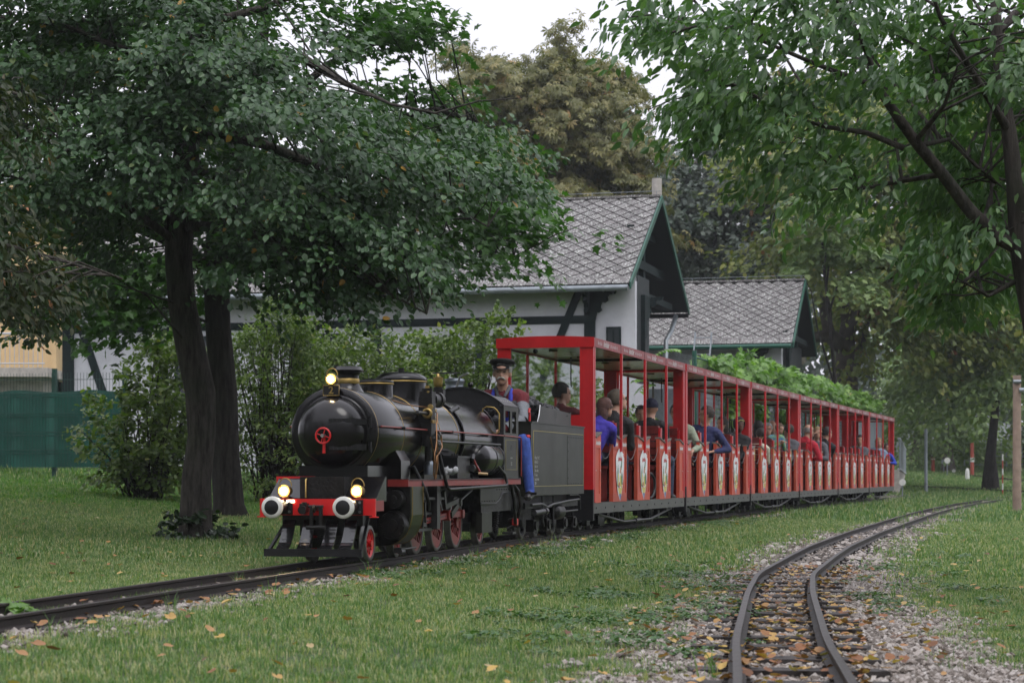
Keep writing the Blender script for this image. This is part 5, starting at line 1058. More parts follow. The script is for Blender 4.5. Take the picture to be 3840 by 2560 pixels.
bigtree('chestnut_tree', 'tall horse chestnut tree with yellow brown drooping leaves behind the gabled house', 1275, 62, 0, [(1210, 290, 190, 190, 62, 3, 1), (1340, 330, 150, 180, 62, 3, 1), (1280, 170, 110, 70, 62, 2.2, .8), (1420, 280, 60, 110, 62, 2, .8), (1130, 180, 60, 70, 62, 2, .7), (1280, 520, 230, 130, 63, 3, .6)], 900, PALM, chest_m, barkl, 24, .60, .21, droop=.5, hang=.9, tilt=.35)
bigtree('maple_tree', 'grey green maple between the two roofs, behind the second house', 1650, 78, 0, [(1640, 520, 160, 170, 78, 4, 1), (1560, 450, 90, 110, 77, 3, .8), (1780, 480, 110, 130, 78, 3, .9), (1700, 380, 150, 90, 79, 3, .5)], 420, STAR, dark_m, barkd, 60, .9, .19, droop=.4)
YT = 64
tp = [(0, 0, 0), atp(1945, 900, YT), atp(1942, 800, YT), atp(1950, 740, YT), atp(1990, 640, YT), atp(2030, 540, YT), atp(2040, 400, YT)]
bigtree('old_oak_tree', 'big spreading tree with forked trunk and autumn tints right of the second house', 1942, YT, 0, [(1930, 500, 150, 180, 62, 4, 1), (2060, 420, 200, 200, 64, 4, 1), (2250, 250, 180, 200, 66, 4, .8), (1950, 250, 200, 150, 66, 4, .7), (2110, 620, 150, 130, 64, 3.5, .9), (1830, 560, 80, 110, 62, 3, .6), (2000, 760, 150, 90, 66, 3, .7), (1860, 350, 170, 130, 65, 4, .7), (2200, 400, 150, 200, 66, 4, .7), (2200, 740, 100, 80, 66, 3, .6)], 1150, HEART, autumn_m, barkl, 44, .8, .16, limbs=[tr_([atp(1942, 800, YT), atp(1905, 770, YT-.5), atp(1860, 775, YT-1), atp(1820, 740, YT-1)], [.3, .24, .16, .08]), tr_([atp(1905, 770, YT-.5), atp(1890, 700, YT-.6), atp(1905, 600, YT-.8), atp(1880, 480, YT-1)], [.2, .16, .12, .06]), tr_([atp(1950, 760, YT), atp(1935, 660, YT), atp(1925, 560, YT)], [.24, .16, .07]), tr_([atp(1990, 640, YT), atp(2080, 580, YT), atp(2180, 520, YT)], [.18, .12, .05]), tr_([atp(1945, 880, YT), atp(1975, 800, YT+1), atp(2000, 720, YT+1.5)], [.2, .15, .06])], tr_r=.42, trunkpts=tp, droop=.35)
bigtree('yellowing_maple_tree', 'small tree with yellow green maple leaves just right of the second roof', 1905, 57, 0, [(1880, 480, 60, 60, 56, 1.5, 1), (1870, 600, 50, 40, 56, 1.2, 1), (1940, 560, 60, 50, 57, 1.5, .7), (1990, 620, 60, 40, 57, 1.2, .6)], 75, STAR, far_m, barkd, 40, .55, .16, tr_r=.12, droop=.35)
# far trees at right
for i, (px, Y, E, n, lm, lab) in enumerate([
 (2275, 68, [(2270, 820, 110, 110, 68, 3, 1), (2230, 700, 120, 110, 68, 3, .9), (2330, 700, 80, 160, 68, 3, .9), (2300, 560, 120, 120, 68, 3, .7)], 300, far_m, 'green tree with straight dark trunk in front of the far wire fence'),
 (2178, 92, [(2170, 840, 90, 100, 92, 4, 1), (2110, 900, 70, 90, 92, 3, .9), (2200, 940, 60, 50, 92, 3, .8), (2180, 1000, 70, 40, 92, 3, .6)], 260, far_m, 'pale green tree above the far hedge beside the grey post'),
 (2105, 100, [(2085, 760, 80, 110, 100, 4, 1), (2130, 640, 100, 110, 100, 4, .9), (2100, 900, 50, 90, 98, 3, .9)], 260, far_m, 'hazy green tree rising above the end of the train'),
 (2360, 96, [(2370, 880, 80, 130, 96, 4, 1), (2400, 600, 120, 220, 96, 4, .7)], 200, far_m, 'distant tree with slanting trunk behind the wooden pole')]):
    bigtree('park_tree', lab, px, Y, 0, E, n, DIAM, lm, barkl if i != 0 else barkd, 56, 1.0, .24, tr_r=.24, group=None)
# woods far behind everything: one mass
wd = []
for px in range(-300, 2800, 36):
    top = 330 if (px < 1000 or px > 1500) else 400
    if 1480 < px < 1900: top = 380
    if px > 2050: top = 640
    for k in range(9): wd.append(atp(px+rng.uniform(-30, 30), top+(1090-top)*((k+rng.random())/9), 118+rng.uniform(-6, 8)))
wd_n = len(wd)
for a in np.linspace(-2.35, 2.35, 120):                 # unseen park woods round the camera, set near and tall to block low light
    rr_ = rng.uniform(25, 33) if abs(a) < 1.5 else (rng.uniform(34, 50) if abs(a) < 1.9 else rng.uniform(60, 90))
    for k in range(7): wd.append(Vector((math.sin(a)*rr_*1.1+rng.uniform(-2, 2), 8-math.cos(a)*rr_+rng.uniform(-2, 2), .5+15*((k+rng.random())/7)*(1 if (a*3) % 1 > .25 else .75))))
wd = np.array(wd); P, D, Nn, S, ti = sprays(wd, np.array([0, 20, 0])-wd, 62, 1.7, size=.62, flat=.8); V, F, T = place(DIAM, P, D, Nn, S, ti)
wo_ = inst(fastmesh('far_woods', V, F, dark_m, T), 'far_woods'); tag(wo_, 'dark mass of distant park woods behind all houses, plus an unseen light-blocking ring', 'woods', kind='stuff')
# ---- bushes
def bush(name, label, px, Y, E, n, lm, tm=HEART, nl=26, rad=.26, size=.07, sm=None, ns=16, **kw):
    x = (px-1176)/4600*Y; z = gz(x, Y); t = thing(name, label, 'bush', (x, Y, z)); C = region(E, n); C[:, 2] = np.maximum(C[:, 2], z+.08); m = MB()
    for c in C[:: max(1, n//(ns*3))]:
        c = Vector(c)-Vector((x, Y, z)); r_ = random.uniform(.05, .3); s0 = Vector((c.x*.12+random.uniform(-r_, r_), c.y*.1+random.uniform(-r_, r_), 0)); m.tube([s0, s0.lerp(c, .5)+Vector((random.uniform(-.1, .1), 0, .1*c.z)), c], [.016, .011, .004], 5, caps=False)
    m.build('stems', sm or barkd, t); O = C-np.array((x, Y, z+.3)); P, D, Nn, S, ti = sprays(C, O, nl, rad, size=size, **kw); V, F, T = place(tm, P-np.array((x, Y, z)), D, Nn, S, ti); inst(fastmesh('crown', V, F, lm, T), 'crown', t); return t
bush('lilac_bush', 'yellow green bush in front of the green screened fence left of the trunks', 330, 31, [(350, 880, 75, 100, 31, .8, 1), (300, 980, 130, 90, 31, .8, .9), (420, 1010, 90, 90, 31.4, .7, 1.0), (420, 860, 80, 90, 31.4, .7, .9), (260, 1050, 70, 50, 30.8, .5, .6), (380, 780, 45, 50, 31, .6, .8), (240, 950, 60, 50, 30.6, .5, .8), (370, 1060, 80, 60, 31, .6, .8)], 330, bush_m)
bush('tall_shrub', 'tall thin stemmed green shrub between the second trunk and the locomotive', 640, 33, [(640, 850, 110, 160, 33, .8, 1), (600, 1020, 80, 120, 33, .7, .7), (650, 740, 70, 60, 33, .7, .6), (690, 950, 70, 120, 33, .7, .8), (560, 880, 60, 150, 33.4, .6, .9), (700, 830, 90, 110, 33.4, .7, .9)], 430, bush_m, OVAL, nl=26, rad=.28, size=.085, ns=30)
bush('dark_shrub', 'deep green shrub above the locomotive boiler and chimney', 830, 35, [(830, 850, 130, 100, 35, 1, 1), (760, 930, 80, 140, 35, .8, .9), (920, 900, 90, 100, 35, .9, .9), (780, 820, 90, 80, 35, .9, .9)], 300, bush_m)
bush('hazel_bush', 'light green bush behind the driver in front of the white wall', 1060, 36, [(1080, 830, 110, 90, 36, 1, 1), (1140, 760, 60, 60, 36, .8, .9), (1000, 900, 100, 100, 36, 1, .9), (1190, 900, 60, 120, 35.5, .7, .9), (1250, 950, 60, 60, 35.5, .6, .5), (980, 830, 90, 80, 36.5, .8, .9)], 360, bush_m)
bush('elder_bush', 'bush seen through the first carriage below the house wall', 1340, 37.5, [(1320, 950, 130, 70, 37.5, .8, 1), (1240, 860, 50, 50, 37.5, .5, .5), (1430, 980, 70, 60, 37.5, .6, .9), (1360, 890, 40, 40, 37.5, .5, .4)], 150, bush_m)
# sumac / tree of heaven sprig between the houses
x, y = 1.9*1, 40.5; x = (1500-1176)/4600*40.5; z = gz(x, y)
sm_ = thing('ailanthus_sapling', 'young tree with feathery fern like leaves between the two roofs', 'sapling', (x, y, z)); m = MB(); LV, LF, LT_ = [], [], []; k0 = 0
top = atp(1500, 820, 40.5)-Vector((x, y, z)); m.tube([(0, 0, 0), (0, 0, top.z*.5), tuple(top)], [.04, .03, .015], 8)
for i in range(15):
    a = random.random()*6.28 if i > 6 else (.2+i*.45)*1.0; e0 = top+Vector((0, 0, random.uniform(-.6, .1))); L = random.uniform(.45, .75); dr = Vector((math.cos(a), -abs(math.sin(a))*.4, random.uniform(.1, .7))); pts = [e0+dr*L*t+Vector((0, 0, -.45*L*t*t)) for t in np.linspace(0, 1, 9)]; m.tube(pts, .005, 4, caps=False)
    PP, DD, NN = [], [], []
    for p, q in zip(pts[1:], pts):
        d_ = (p-q).normalized(); sd = d_.cross(Vector((0, 0, 1))).normalized()
        for s in (-1, 1): PP.append(p); DD.append(sd*s+d_*.3-Vector((0, 0, .25))); NN.append(Vector((0, -.3, 1)))
    V, F, T = place(OVAL, np.array([tuple(v) for v in PP]), np.array([tuple(v) for v in DD]), np.array([tuple(v) for v in NN]), np.full(len(PP), .17), rng.uniform(.2, .8, len(PP))); LV.append(V); LF.append(F+k0); LT_.append(T); k0 += len(V)
m.build('stem', barkl, sm_); inst(fastmesh('crown', np.concatenate(LV), np.concatenate(LF), vine_m, np.concatenate(LT_)), 'crown', sm_)
# ------------------------------------------------------------------ houses
wallm = mat('white_plaster', (.60, .60, .64), .85, var=.07, vscale=1.2, bump=.2, bscale=14, orand=.07)
timb = mat('dark_green_timber', (.011, .020, .020), .8, spec=.2, var=.35, vscale=6, bump=.2)
gtrim = mat('green_trim', (.012, .085, .055), .45, var=.2, vscale=6)
zinc = mat('zinc_gutter', (.26, .29, .31), .45, metal=.5, var=.2, vscale=5)
sofm = mat('dark_soffit', (.012, .018, .020), .7, var=.3)
def slate_mat():
    m = bpy.data.materials.new('slate_tile'); m.use_nodes = True; nt = m.node_tree; p = nt.nodes['Principled BSDF']; N = nt.nodes.new; L = nt.links.new
    tc = N('ShaderNodeTexCoord'); oi = N('ShaderNodeObjectInfo'); ad = N('ShaderNodeVectorMath'); ad.operation = 'ADD'
    sc_ = N('ShaderNodeVectorMath'); sc_.operation = 'SCALE'; sc_.inputs[3].default_value = 40; cx = N('ShaderNodeCombineXYZ'); L(oi.outputs['Random'], cx.inputs[0]); L(oi.outputs['Random'], cx.inputs[1]); L(cx.outputs[0], sc_.inputs[0]); L(tc.outputs['Object'], ad.inputs[0]); L(sc_.outputs[0], ad.inputs[1])
    n1 = N('ShaderNodeTexNoise'); n1.inputs['Scale'].default_value = 9; n1.inputs['Detail'].default_value = 8; L(ad.outputs[0], n1.inputs['Vector'])
    r1 = N('ShaderNodeValToRGB'); r1.color_ramp.elements[0].position = .3; r1.color_ramp.elements[0].color = (.10, .092, .088, 1); r1.color_ramp.elements[1].position = .65; r1.color_ramp.elements[1].color = (.16, .148, .146, 1); L(n1.outputs[0], r1.inputs[0])
    v = N('ShaderNodeTexNoise'); v.inputs['Scale'].default_value = 30; v.inputs['Detail'].default_value = 3; L(ad.outputs[0], v.inputs['Vector']); r2 = N('ShaderNodeValToRGB'); r2.color_ramp.elements[0].position = .57; r2.color_ramp.elements[1].position = .63; L(v.outputs[0], r2.inputs[0])
    mx_ = N('ShaderNodeMix'); mx_.data_type = 'RGBA'; mx_.inputs[7].default_value = (.50, .52, .48, 1); L(r2.outputs[0], mx_.inputs[0]); L(r1.outputs[0], mx_.inputs[6])
    mu = N('ShaderNodeMix'); mu.data_type = 'RGBA'; mu.blend_type = 'MULTIPLY'; mu.inputs[0].default_value = 1; rr = N('ShaderNodeMapRange'); rr.inputs[3].default_value = .82; rr.inputs[4].default_value = 1.15; L(oi.outputs['Random'], rr.inputs[0]); L(mx_.outputs[2], mu.inputs[6]); L(rr.outputs[0], mu.inputs[7]); L(mu.outputs[2], p.inputs['Base Color'])
    p.inputs['Roughness'].default_value = .7; bp = N('ShaderNodeBump'); bp.inputs['Strength'].default_value = .4; bp.inputs['Distance'].default_value = .01; L(n1.outputs[0], bp.inputs['Height']); L(bp.outputs[0], p.inputs['Normal']); return m
slate = slate_mat(); mossm = mat('moss_underlay', (.012, .012, .008), .95, var=.5, vscale=12)
def gable_house(name, label, loc, L, W, ze, zr, tile, rz=R(-15), ntile=300, back=True):
    """x: 0 at the right gable to -L, y: 0 at the front eave to W, eave at ze, ridge at zr"""
    h = thing(name, label, 'house', loc, rz); S = math.hypot(W/2, zr-ze); an = math.atan2(zr-ze, W/2)
    for side in (0, 1):
        m = MB(); Mx = Matrix.Translation((0, 0 if side == 0 else W, ze)) @ Matrix.Rotation(an if side == 0 else math.pi-an, 4, 'X')
        if side == 0: m.box(-L, 0, 0, S, -.07, -.015, Mx)
        else: m.box(-L, 0, 0, S, .015, .07, Mx)
        m.m = 0; rf = m.build('roof', [sofm], h)
        u = MB(); z0, z1 = (-.014, -.004) if side == 0 else (.004, .014); u.box(-L, .0, 0, S, z0, z1, Mx); u.build('roof_underlay', mossm, rf)
        if side == 1: 
            continue
        # diamond slates laid in staggered rows, eave row square
        a, b_ = tile/2, tile*.46; t = MB(); t.prism([(0, -b_*.90), (a*.90, 0), (0, b_*.92), (-a*.90, 0)], (0, 0, 0), (1, 0, 0), (0, 1, 0), (0, 0, .022)); dm = t.mesh('slate', slate)
        t = MB(); t.box(-a*.95, a*.95, -.17, .165, 0, .018); em = t.mesh('eave_slate', slate)
        pos = []; rows = int((S-.2)/b_)
        for r_ in range(rows+1):
            yy = .30+r_*b_
            if yy > S-.05: break
            for q in range(int(L/tile)+2):
                xx = -.02-q*tile-(a if r_ % 2 else 0)
                if xx > -L+.05: pos.append((xx, yy))
        pos.sort(key=lambda p: -p[0]); rest = MB(); q3 = Mx.to_3x3().to_quaternion()
        for i, (xx, yy) in enumerate(pos):
            if xx > -a*.5:      # half slates at the barge
                P = [(0, -b_*.93), (0, b_*.95), (-a*.93, 0)]; hm = MB(); hm.prism(P, (0, 0, 0), (1, 0, 0), (0, 1, 0), (0, 0, .012)); me = hm.mesh('slate', slate)
            else: me = dm
            M_ = Mx @ Matrix.Translation((xx, yy, .008)) @ Matrix.Rotation(R(-2.2)+random.uniform(-.008, .008), 4, 'X') @ Matrix.Rotation(random.uniform(-.012, .012), 4, 'Z')
            if i < ntile: o = inst(me, 'slate', rf); o.matrix_local = M_
            else: rest.add([M_ @ v.co for v in me.vertices], [tuple(p.vertices) for p in me.polygons])
        if rest.v: tag(rest.build('slates', slate, rf), kind='stuff')
        for q in range(min(60, int(L/tile))):
            o = inst(em, 'eave_slate', rf); o.matrix_local = Mx @ Matrix.Translation((-a-q*tile, .13, .012)) @ Matrix.Rotation(R(-2)+random.uniform(-.01, .01), 4, 'X')
    m = MB()
    for q in range(int(L/.42)): m.box(-.42*q-.41, -.42*q, W/2-.09, W/2+.09, zr-.005+.006*(q % 2), zr+.045+.006*(q % 2))
    m.build('ridge_cap', slate, h)
    m = MB(); m.tube([(-L, W/2, zr+.13), (0, W/2, zr+.13)], .006, 4); [m.cyl((-x_, W/2, zr), (-x_, W/2, zr+.13), .008, n=5) for x_ in np.arange(.1, L, 1.5)]; m.build('lightning_wire', zinc, h)
    for (y0, y1) in ((0, W/2), (W, W/2)):
        m = MB(); m.bar((.02, y0, ze-.03), (.02, y1, zr-.03), .035, .17, (1, 0, 0)) if False else m.prism([(y0, ze-.12), (y1, zr-.13), (y1, zr+.03), (y0, ze+.03)], (.003, 0, 0), (0, 1, 0), (0, 0, 1), (.035, 0, 0)); m.build('barge_board', gtrim, h)
    return h
HH = thing  # alias kept short
h1 = gable_house('gabled_house', 'white half timbered house with steep grey slate gable and dark green beams', (2.46, 42, 0), 13.6, 7.1, 4.64, 6.93, .375)
zg = -.2
m = MB(); m.cyl((-13.6, -.05, 4.55), (-.02, -.05, 4.55), .065, n=12); g1 = m.build('gutter', zinc, h1)
for x in (-1.35, -.55, -5, -9): k = MB(); k.ring((x, -.05, 4.55), (1, 0, 0), .07, .012, 14, 5); k.build('gutter_bracket', zinc, g1)
m = MB(); m.box(-13.4, 0, .60, .80, zg, 4.75); m.box(-.2, 0, .8, 2.1, zg, 4.9); m.box(-13.4, -2.6, 6.3, 6.5, zg, 4.8); m.box(-13.4, -13.2, .8, 6.3, zg, 5); m.box(-2.8, -2.6, 2.1, 6.3, zg, 4.9); m.prism([(2.1, 4.7), (6.3, 4.7), (3.55, 6.8)], (-2.8, 0, 0), (0, 1, 0), (0, 0, 1), (.2, 0, 0)); m.build('wall', wallm, h1)
def beam(x0, z0, x1, z1, w_, y=.58, h=h1): m = MB(); m.bar((x0, y, z0), (x1, y, z1), w_, .05, (0, 1, 0)) if False else m.prism([(x0-w_/2 if abs(x1-x0) < abs(z1-z0) else x0, z0-(0 if abs(x1-x0) < abs(z1-z0) else w_/2)), (x0+w_/2 if abs(x1-x0) < abs(z1-z0) else x1, z0-(0 if abs(x1-x0) < abs(z1-z0) else w_/2)), (x1+w_/2 if abs(x1-x0) < abs(z1-z0) else x1, z1+(0 if abs(x1-x0) < abs(z1-z0) else w_/2)), (x1-w_/2 if abs(x1-x0) < abs(z1-z0) else x0, z1+(0 if abs(x1-x0) < abs(z1-z0) else w_/2))], (0, y, 0), (1, 0, 0), (0, 0, 1), (0, .04, 0)); return m.build('timber_beam', timb, h)
beam(-.98, zg, -.98, 4.75, .24, .55); beam(-13.35, 3.95, -.98, 3.95, .17); beam(-2.1, 2.5, -1.2, 4.6, .18, .57); beam(-13.25, zg, -13.25, 4.75, .28, .55); beam(-10.9, zg, -10.9, 3.9, .26, .55); beam(-8.4, zg, -8.4, 3.9, .24, .55); beam(-5.8, zg, -5.8, 3.9, .24, .55); beam(-3.4, zg, -3.4, 3.9, .24, .55); beam(-11.9, 1.2, -12.9, 3.9, .2, .57); beam(-13.35, 1.9, -10.9, 1.9, .0001)
def bracket(x, y, dy, h, z=4.6, s=1.0):
    P = [(0, 0), (.62, 0), (.60, -.08), (.50, -.12), (.42, -.10), (.36, -.18), (.38, -.28), (.28, -.34), (.20, -.32), (.16, -.45), (.20, -.55), (.10, -.62), (.05, -.60), (0, -.85)]
    m = MB(); m.prism([(a*s, c*s) for a, c in P], (x, y, z), dy, (0, 0, 1), Vector(dy).cross(Vector((0, 0, 1)))*.10); return m.build('carved_bracket', timb, h)
bracket(-.86, .60, (1, 0, 0), h1, 4.55, .75); bracket(-.98, .58, (0, -1, 0), h1, 4.55, .8); bracket(.0, 1.2, (0, 1, 0), h1, 4.5, 1.5); bracket(-.0, 1.9, (1, 0, 0), h1, 4.5, .6)
m = MB(); m.box(-.02, .012, .80, 2.1, 2.6, 4.9); m.prism([(1.0, 4.75), (6.1, 4.75), (3.55, 6.6)], (-.9, 0, 0), (0, 1, 0), (0, 0, 1), (.06, 0, 0)); m.build('gable_boards', sofm, h1)
m = MB(); m.box(-.5, -.35, 1.2, 5.9, 5.25, 5.45); m.box(-.5, -.35, 2.2, 4.9, 6.0, 6.15); m.box(-.5, -.38, 3.45, 3.65, 4.7, 6.8); m.box(-.6, -.3, .7, 6.6, 4.6, 4.75); m.build('gable_timber', timb, h1)
m = MB(); m.box(-1.6, .0, 7.08, 7.2, 4.46, 4.56); m.build('rear_gutter', oily, h1)
m = MB(); m.tube([(-.3, 7.1, 4.5), (-.35, 6.7, 4.1), (-.4, 6.3, 3.85), (-.42, 6.3, zg)], .06, 8); m.build('downpipe', zinc, h1)
m = MB(); m.box(-.62, -.30, .56, .60, 3.2, 3.78); w1 = m.build('window_shutter', timb, h1)
k = MB(); k.box(-.58, -.48, .552, .56, 3.25, 3.72); k.box(-.44, -.34, .552, .56, 3.25, 3.72); k.build('shutter_panel', sofm, w1)
m = MB(); m.box(-10.6, -9.3, .56, .60, 2.2, 3.75); w2 = m.build('window_frame', timb, h1)
k = MB()
for i in range(2):
    for j in range(2): k.box(-10.5+.62*i, -10.5+.62*i+.5, .55, .56, 2.3+.72*j, 2.3+.72*j+.62)
k.build('window_pane', mat('dark_glass', (.02, .025, .03), .08), w2)
m = MB(); m.box(-7.8, -6.6, .56, .60, 2.2, 3.75); w2 = m.build('window_frame', timb, h1)
k = MB()
for i in range(2): k.box(-7.7+.58*i, -7.7+.58*i+.46, .55, .56, 2.3, 3.65)
k.build('window_pane', MATS['dark_glass'], w2)
fl_ = thing('flue_pipe', 'pale grey cement flue pipe rising behind the gable', 'chimney pipe', (3.66, 50.6, 6.1)); m = MB(); m.cyl((0, 0, -1.1), (0, 0, 2.0), .125, n=18); m.lathe([(.125, 1.0), (.14, 1.02), (.14, 1.12), (.125, 1.14)], n=18); m.build('pipe', mat('cement', (.42, .39, .35), .85, var=.2), fl_)
h2 = gable_house('small_house', 'smaller white house with low grey slate roof behind the second carriage', (7.28, 52, 0), 7.0, 5.5, 4.05, 5.93, .345)
m = MB(); m.cyl((-4.4, -.05, 3.97), (-.02, -.05, 3.97), .06, n=12); m.build('gutter', gtrim, h2)
m = MB(); m.box(-6.8, -.35, .55, .75, zg, 4.15); m.box(-.6, -.38, .75, 4.9, zg, 4.2); m.box(-6.8, -.6, 4.7, 4.9, zg, 4.2); m.build('wall', wallm, h2)
m = MB(); m.prism([(.8, 4.15), (4.7, 4.15), (2.75, 5.7)], (-.55, 0, 0), (0, 1, 0), (0, 0, 1), (.05, 0, 0)); m.box(-.36, -.34, .75, 4.9, 3.2, 4.2); m.build('gable_boards', sofm, h2)
m = MB(); m.box(-.3, -.18, .4, 5.1, 4.25, 4.4); m.box(-.3, -.2, 2.65, 2.85, 4.1, 5.8); m.build('gable_timber', timb, h2)
beam(-1.0, zg, -1.0, 4.1, .22, .50, h2); bracket(-.9, .55, (1, 0, 0), h2, 4.0, .55); bracket(-.3, 1.0, (0, 1, 0), h2, 4.0, 1.0)
# lean-to glazed roof piece between the houses, with ladder
lt = thing('lean_to_roof', 'small sheet metal lean-to roof with grey ladder between the two houses', 'lean-to', (4.5, 49, 0), R(-15))
m = MB(); m.prism([(-2.2, 3.9), (1.3, 2.75), (1.3, 2.69), (-2.2, 3.84)], (0, 0, 0), (1, 0, 0), (0, 0, 1), (0, 2.0, 0)); m.box(-2.1, 1.1, .3, .4, zg, 2.75); rfo = m.build('roof_sheet', zinc, lt)
for i in range(16): k = MB(); k.box(-.02, .02, 0, 2.0, 0, .04); o = k.build('roof_rib', cardark if i % 2 else zinc, rfo); o.location = (-2.1+.21*i, 0, 3.87-.069*i); o.rotation_euler = (0, .32, 0)
ld = thing('roof_ladder', 'light grey ladder lying on the slates of the smaller house', 'ladder', (4.62, 51.4, 3.2)); m = MB(); m.bar((0, 0, 0), (.12, .35, 1.1), .035, .035); m.bar((.42, 0, 0), (.54, .35, 1.1), .035, .035)
for i in range(5): m.cyl((.02+.024*i, .07*i+.02, .08+.22*i), (.44+.024*i, .07*i+.02, .08+.22*i), .014, n=6)
m.build('ladder_frame', zinc, ld)
# yellow building far left with concrete canopy
yb = thing('yellow_building', 'pale yellow building with white balcony rail at the far left edge', 'building', (-15.2, 58, 0)); m = MB(); m.box(-8, 2.0, 0, 8, 3.0, 9); m.build('wall', mat('yellow_clad', (.58, .42, .22), .7, var=.08, vscale=3), yb)
m = MB(); m.box(-8, 2.3, -2.4, .3, 3.35, 3.6); m.box(-8, 2.0, -1.6, 1, 2.6, 3.35); m.build('concrete_canopy', MATS['cement'], yb)
for x in (-6, -2.2, 1.1): m = MB(); m.box(x, x+.4, -2.0, -1.6, 0, 2.6); m.build('column', mat('pale_concrete', (.5, .49, .47), .8, var=.1), yb)
m = MB(); m.box(-8, 2, 2.5, 2.7, 0, 2.7); m.build('recessed_wall', mat('brown_clad', (.10, .075, .06), .7, var=.2), yb)
m = MB(); m.cyl((-8, -2.3, 4.55), (2.2, -2.3, 4.55), .03, n=8); m.cyl((-8, -2.3, 3.72), (2.2, -2.3, 3.72), .02, n=6)
for x in np.arange(-8, 2.2, .13): m.cyl((x, -2.3, 3.6), (x, -2.3, 4.55), .011, n=5, caps=False)
m.build('balcony_rail', mat('galvanised', (.5, .52, .55), .5, metal=.4), yb)
for x in np.arange(-7.8, 2, .8): k = MB(); k.box(x, x+.04, -.02, 0, 3.6, 9); k.build('cladding_joint', MATS['yellow_clad'], yb)
# green screened mesh fence at the left
fencem = mat('fence_green', (.008, .05, .035), .45, var=.2); netm = mat('green_netting', (.008, .085, .062), .6, var=.25, vscale=1.5, bump=.3, bscale=4)
FX0, FX1, FY0, FY1 = -13.0, -6.75, 36.4, 35.2
fn = thing('mesh_fence', 'green wire mesh fence covered by dark green netting at the left', 'fence', (FX0, FY0, 0), math.atan2(FY1-FY0, FX1-FX0)); FLn = math.hypot(FX1-FX0, FY1-FY0); zb = gz(-10, 35.8)+.02; HT = 1.72
m = MB(); n = 60; P = []
for i in range(n+1): P.append((FLn*i/n, .045*math.sin(i*.9)+.03*math.sin(i*.37+1)))
V = [(x_, -.05+y_, zb+.06+(HT-.38)*j/6+(.02*math.sin(i*.5) if j == 6 else 0)) for i, (x_, y_) in enumerate(P) for j in range(7)]
m.add(V, [(i*7+j, (i+1)*7+j, (i+1)*7+j+1, i*7+j+1) for i in range(n) for j in range(6)], True); V2 = [(a, c+.012, d_) for a, c, d_ in V]; m.add(V2, [(i*7+j+1, (i+1)*7+j+1, (i+1)*7+j, i*7+j) for i in range(n) for j in range(6)], True); m.build('netting', netm, fn)
m = MB()
for x in np.arange(0, FLn, .06): m.cyl((x, -.10, zb), (x, -.10, zb+HT), .004, n=4, caps=False)
for z in (.05, .30, .36, .62, .68, .95, 1.0, 1.3, 1.36, 1.6): m.cyl((0, -.11, zb+z), (FLn, -.11, zb+z), .005, n=4, caps=False)
tag(m.build('wire_mesh', fencem, fn), kind='stuff')
for x in (0.4, 2.7, 5.0, FLn-.05): m = MB(); m.box(x-.035, x+.035, -.06, .02, zb-.2, zb+HT+.08); m.build('fence_post', fencem, fn)
# chain link fence along the train with vine
cf = thing('chain_link_fence', 'tall green chain link fence running beside the far side of the train', 'fence', (0, 0, 0)); F0, F1 = Vector((3.37, 37, 0)), Vector((11.1, 62, 0)); FZ = 2.8; dF = (F1-F0).normalized(); LF_ = (F1-F0).length
m = MB(); zz0 = lambda t: gz((F0+dF*t).x, (F0+dF*t).y)
t = 0
while t < LF_:
    for sgn in (-1, 1):
        a = F0+dF*t; b_ = F0+dF*(t+sgn*1.6); p0 = a+Vector((0, 0, .2)); p1 = b_+Vector((0, 0, FZ))
        m.bar(p0, p1, .007, .007)
    t += .11
tag(m.build('wire_mesh', zinc, cf), kind='stuff')
for t in np.arange(0, LF_, 2.6): p = F0+dF*t; m = MB(); m.cyl((p.x, p.y, -.1), (p.x, p.y, FZ+.12), .045, n=10); m.build('fence_post', gtrim, cf)
for z in (FZ, .25): m = MB(); m.cyl(F0+Vector((0, 0, z)), F1+Vector((0, 0, z)), .018, n=6); m.build('fence_rail', gtrim, cf)
vn = thing('grape_vine', 'bright green climbing vine spilling over the top of the chain link fence', 'vine', tuple(F0+dF*2)); b0 = np.array(F0+dF*2); Cv = []
for i in range(330):
    t = 1.6+(LF_-2.2)*random.random(); p = F0+dF*t; hgt = FZ+.42*math.sin(min(1, (t-1.2)/2.5)*1.57)*random.uniform(-1.1, .75)*(1-.35*t/LF_); Cv.append((p.x+random.uniform(-.35, .35), p.y+random.uniform(-.3, .3), hgt+.02))
for i in range(46): t = random.choice([3.2, 6.5, 9.5, 14])+random.uniform(-.5, .5); p = F0+dF*t; Cv.append((p.x+random.uniform(-.1, .1), p.y+random.uniform(-.1, .1), random.uniform(1.7, 2.6)))
Cv = np.array(Cv); P, D, Nn, S, ti = sprays(Cv, np.c_[np.full(len(Cv), .5), np.full(len(Cv), -.8), np.full(len(Cv), .3)]+rng.normal(0, .3, Cv.shape), 22, .24, size=.135, tilt=.5, hang=.7); V, F, T = place(STAR, P-b0, D, Nn, S, ti); inst(fastmesh('leaves', V, F, vine_m, T), 'leaves', vn)
m = MB()
for i in range(30): t = random.uniform(2, LF_-1); p = F0+dF*t-F0-dF*2; m.tube([(p.x, p.y, .0), (p.x+.1, p.y, 1.4), (p.x+random.uniform(-.3, .3), p.y+.5, 2.8)], [.015, .012, .005], 5)
m.build('stems', barkd, vn)
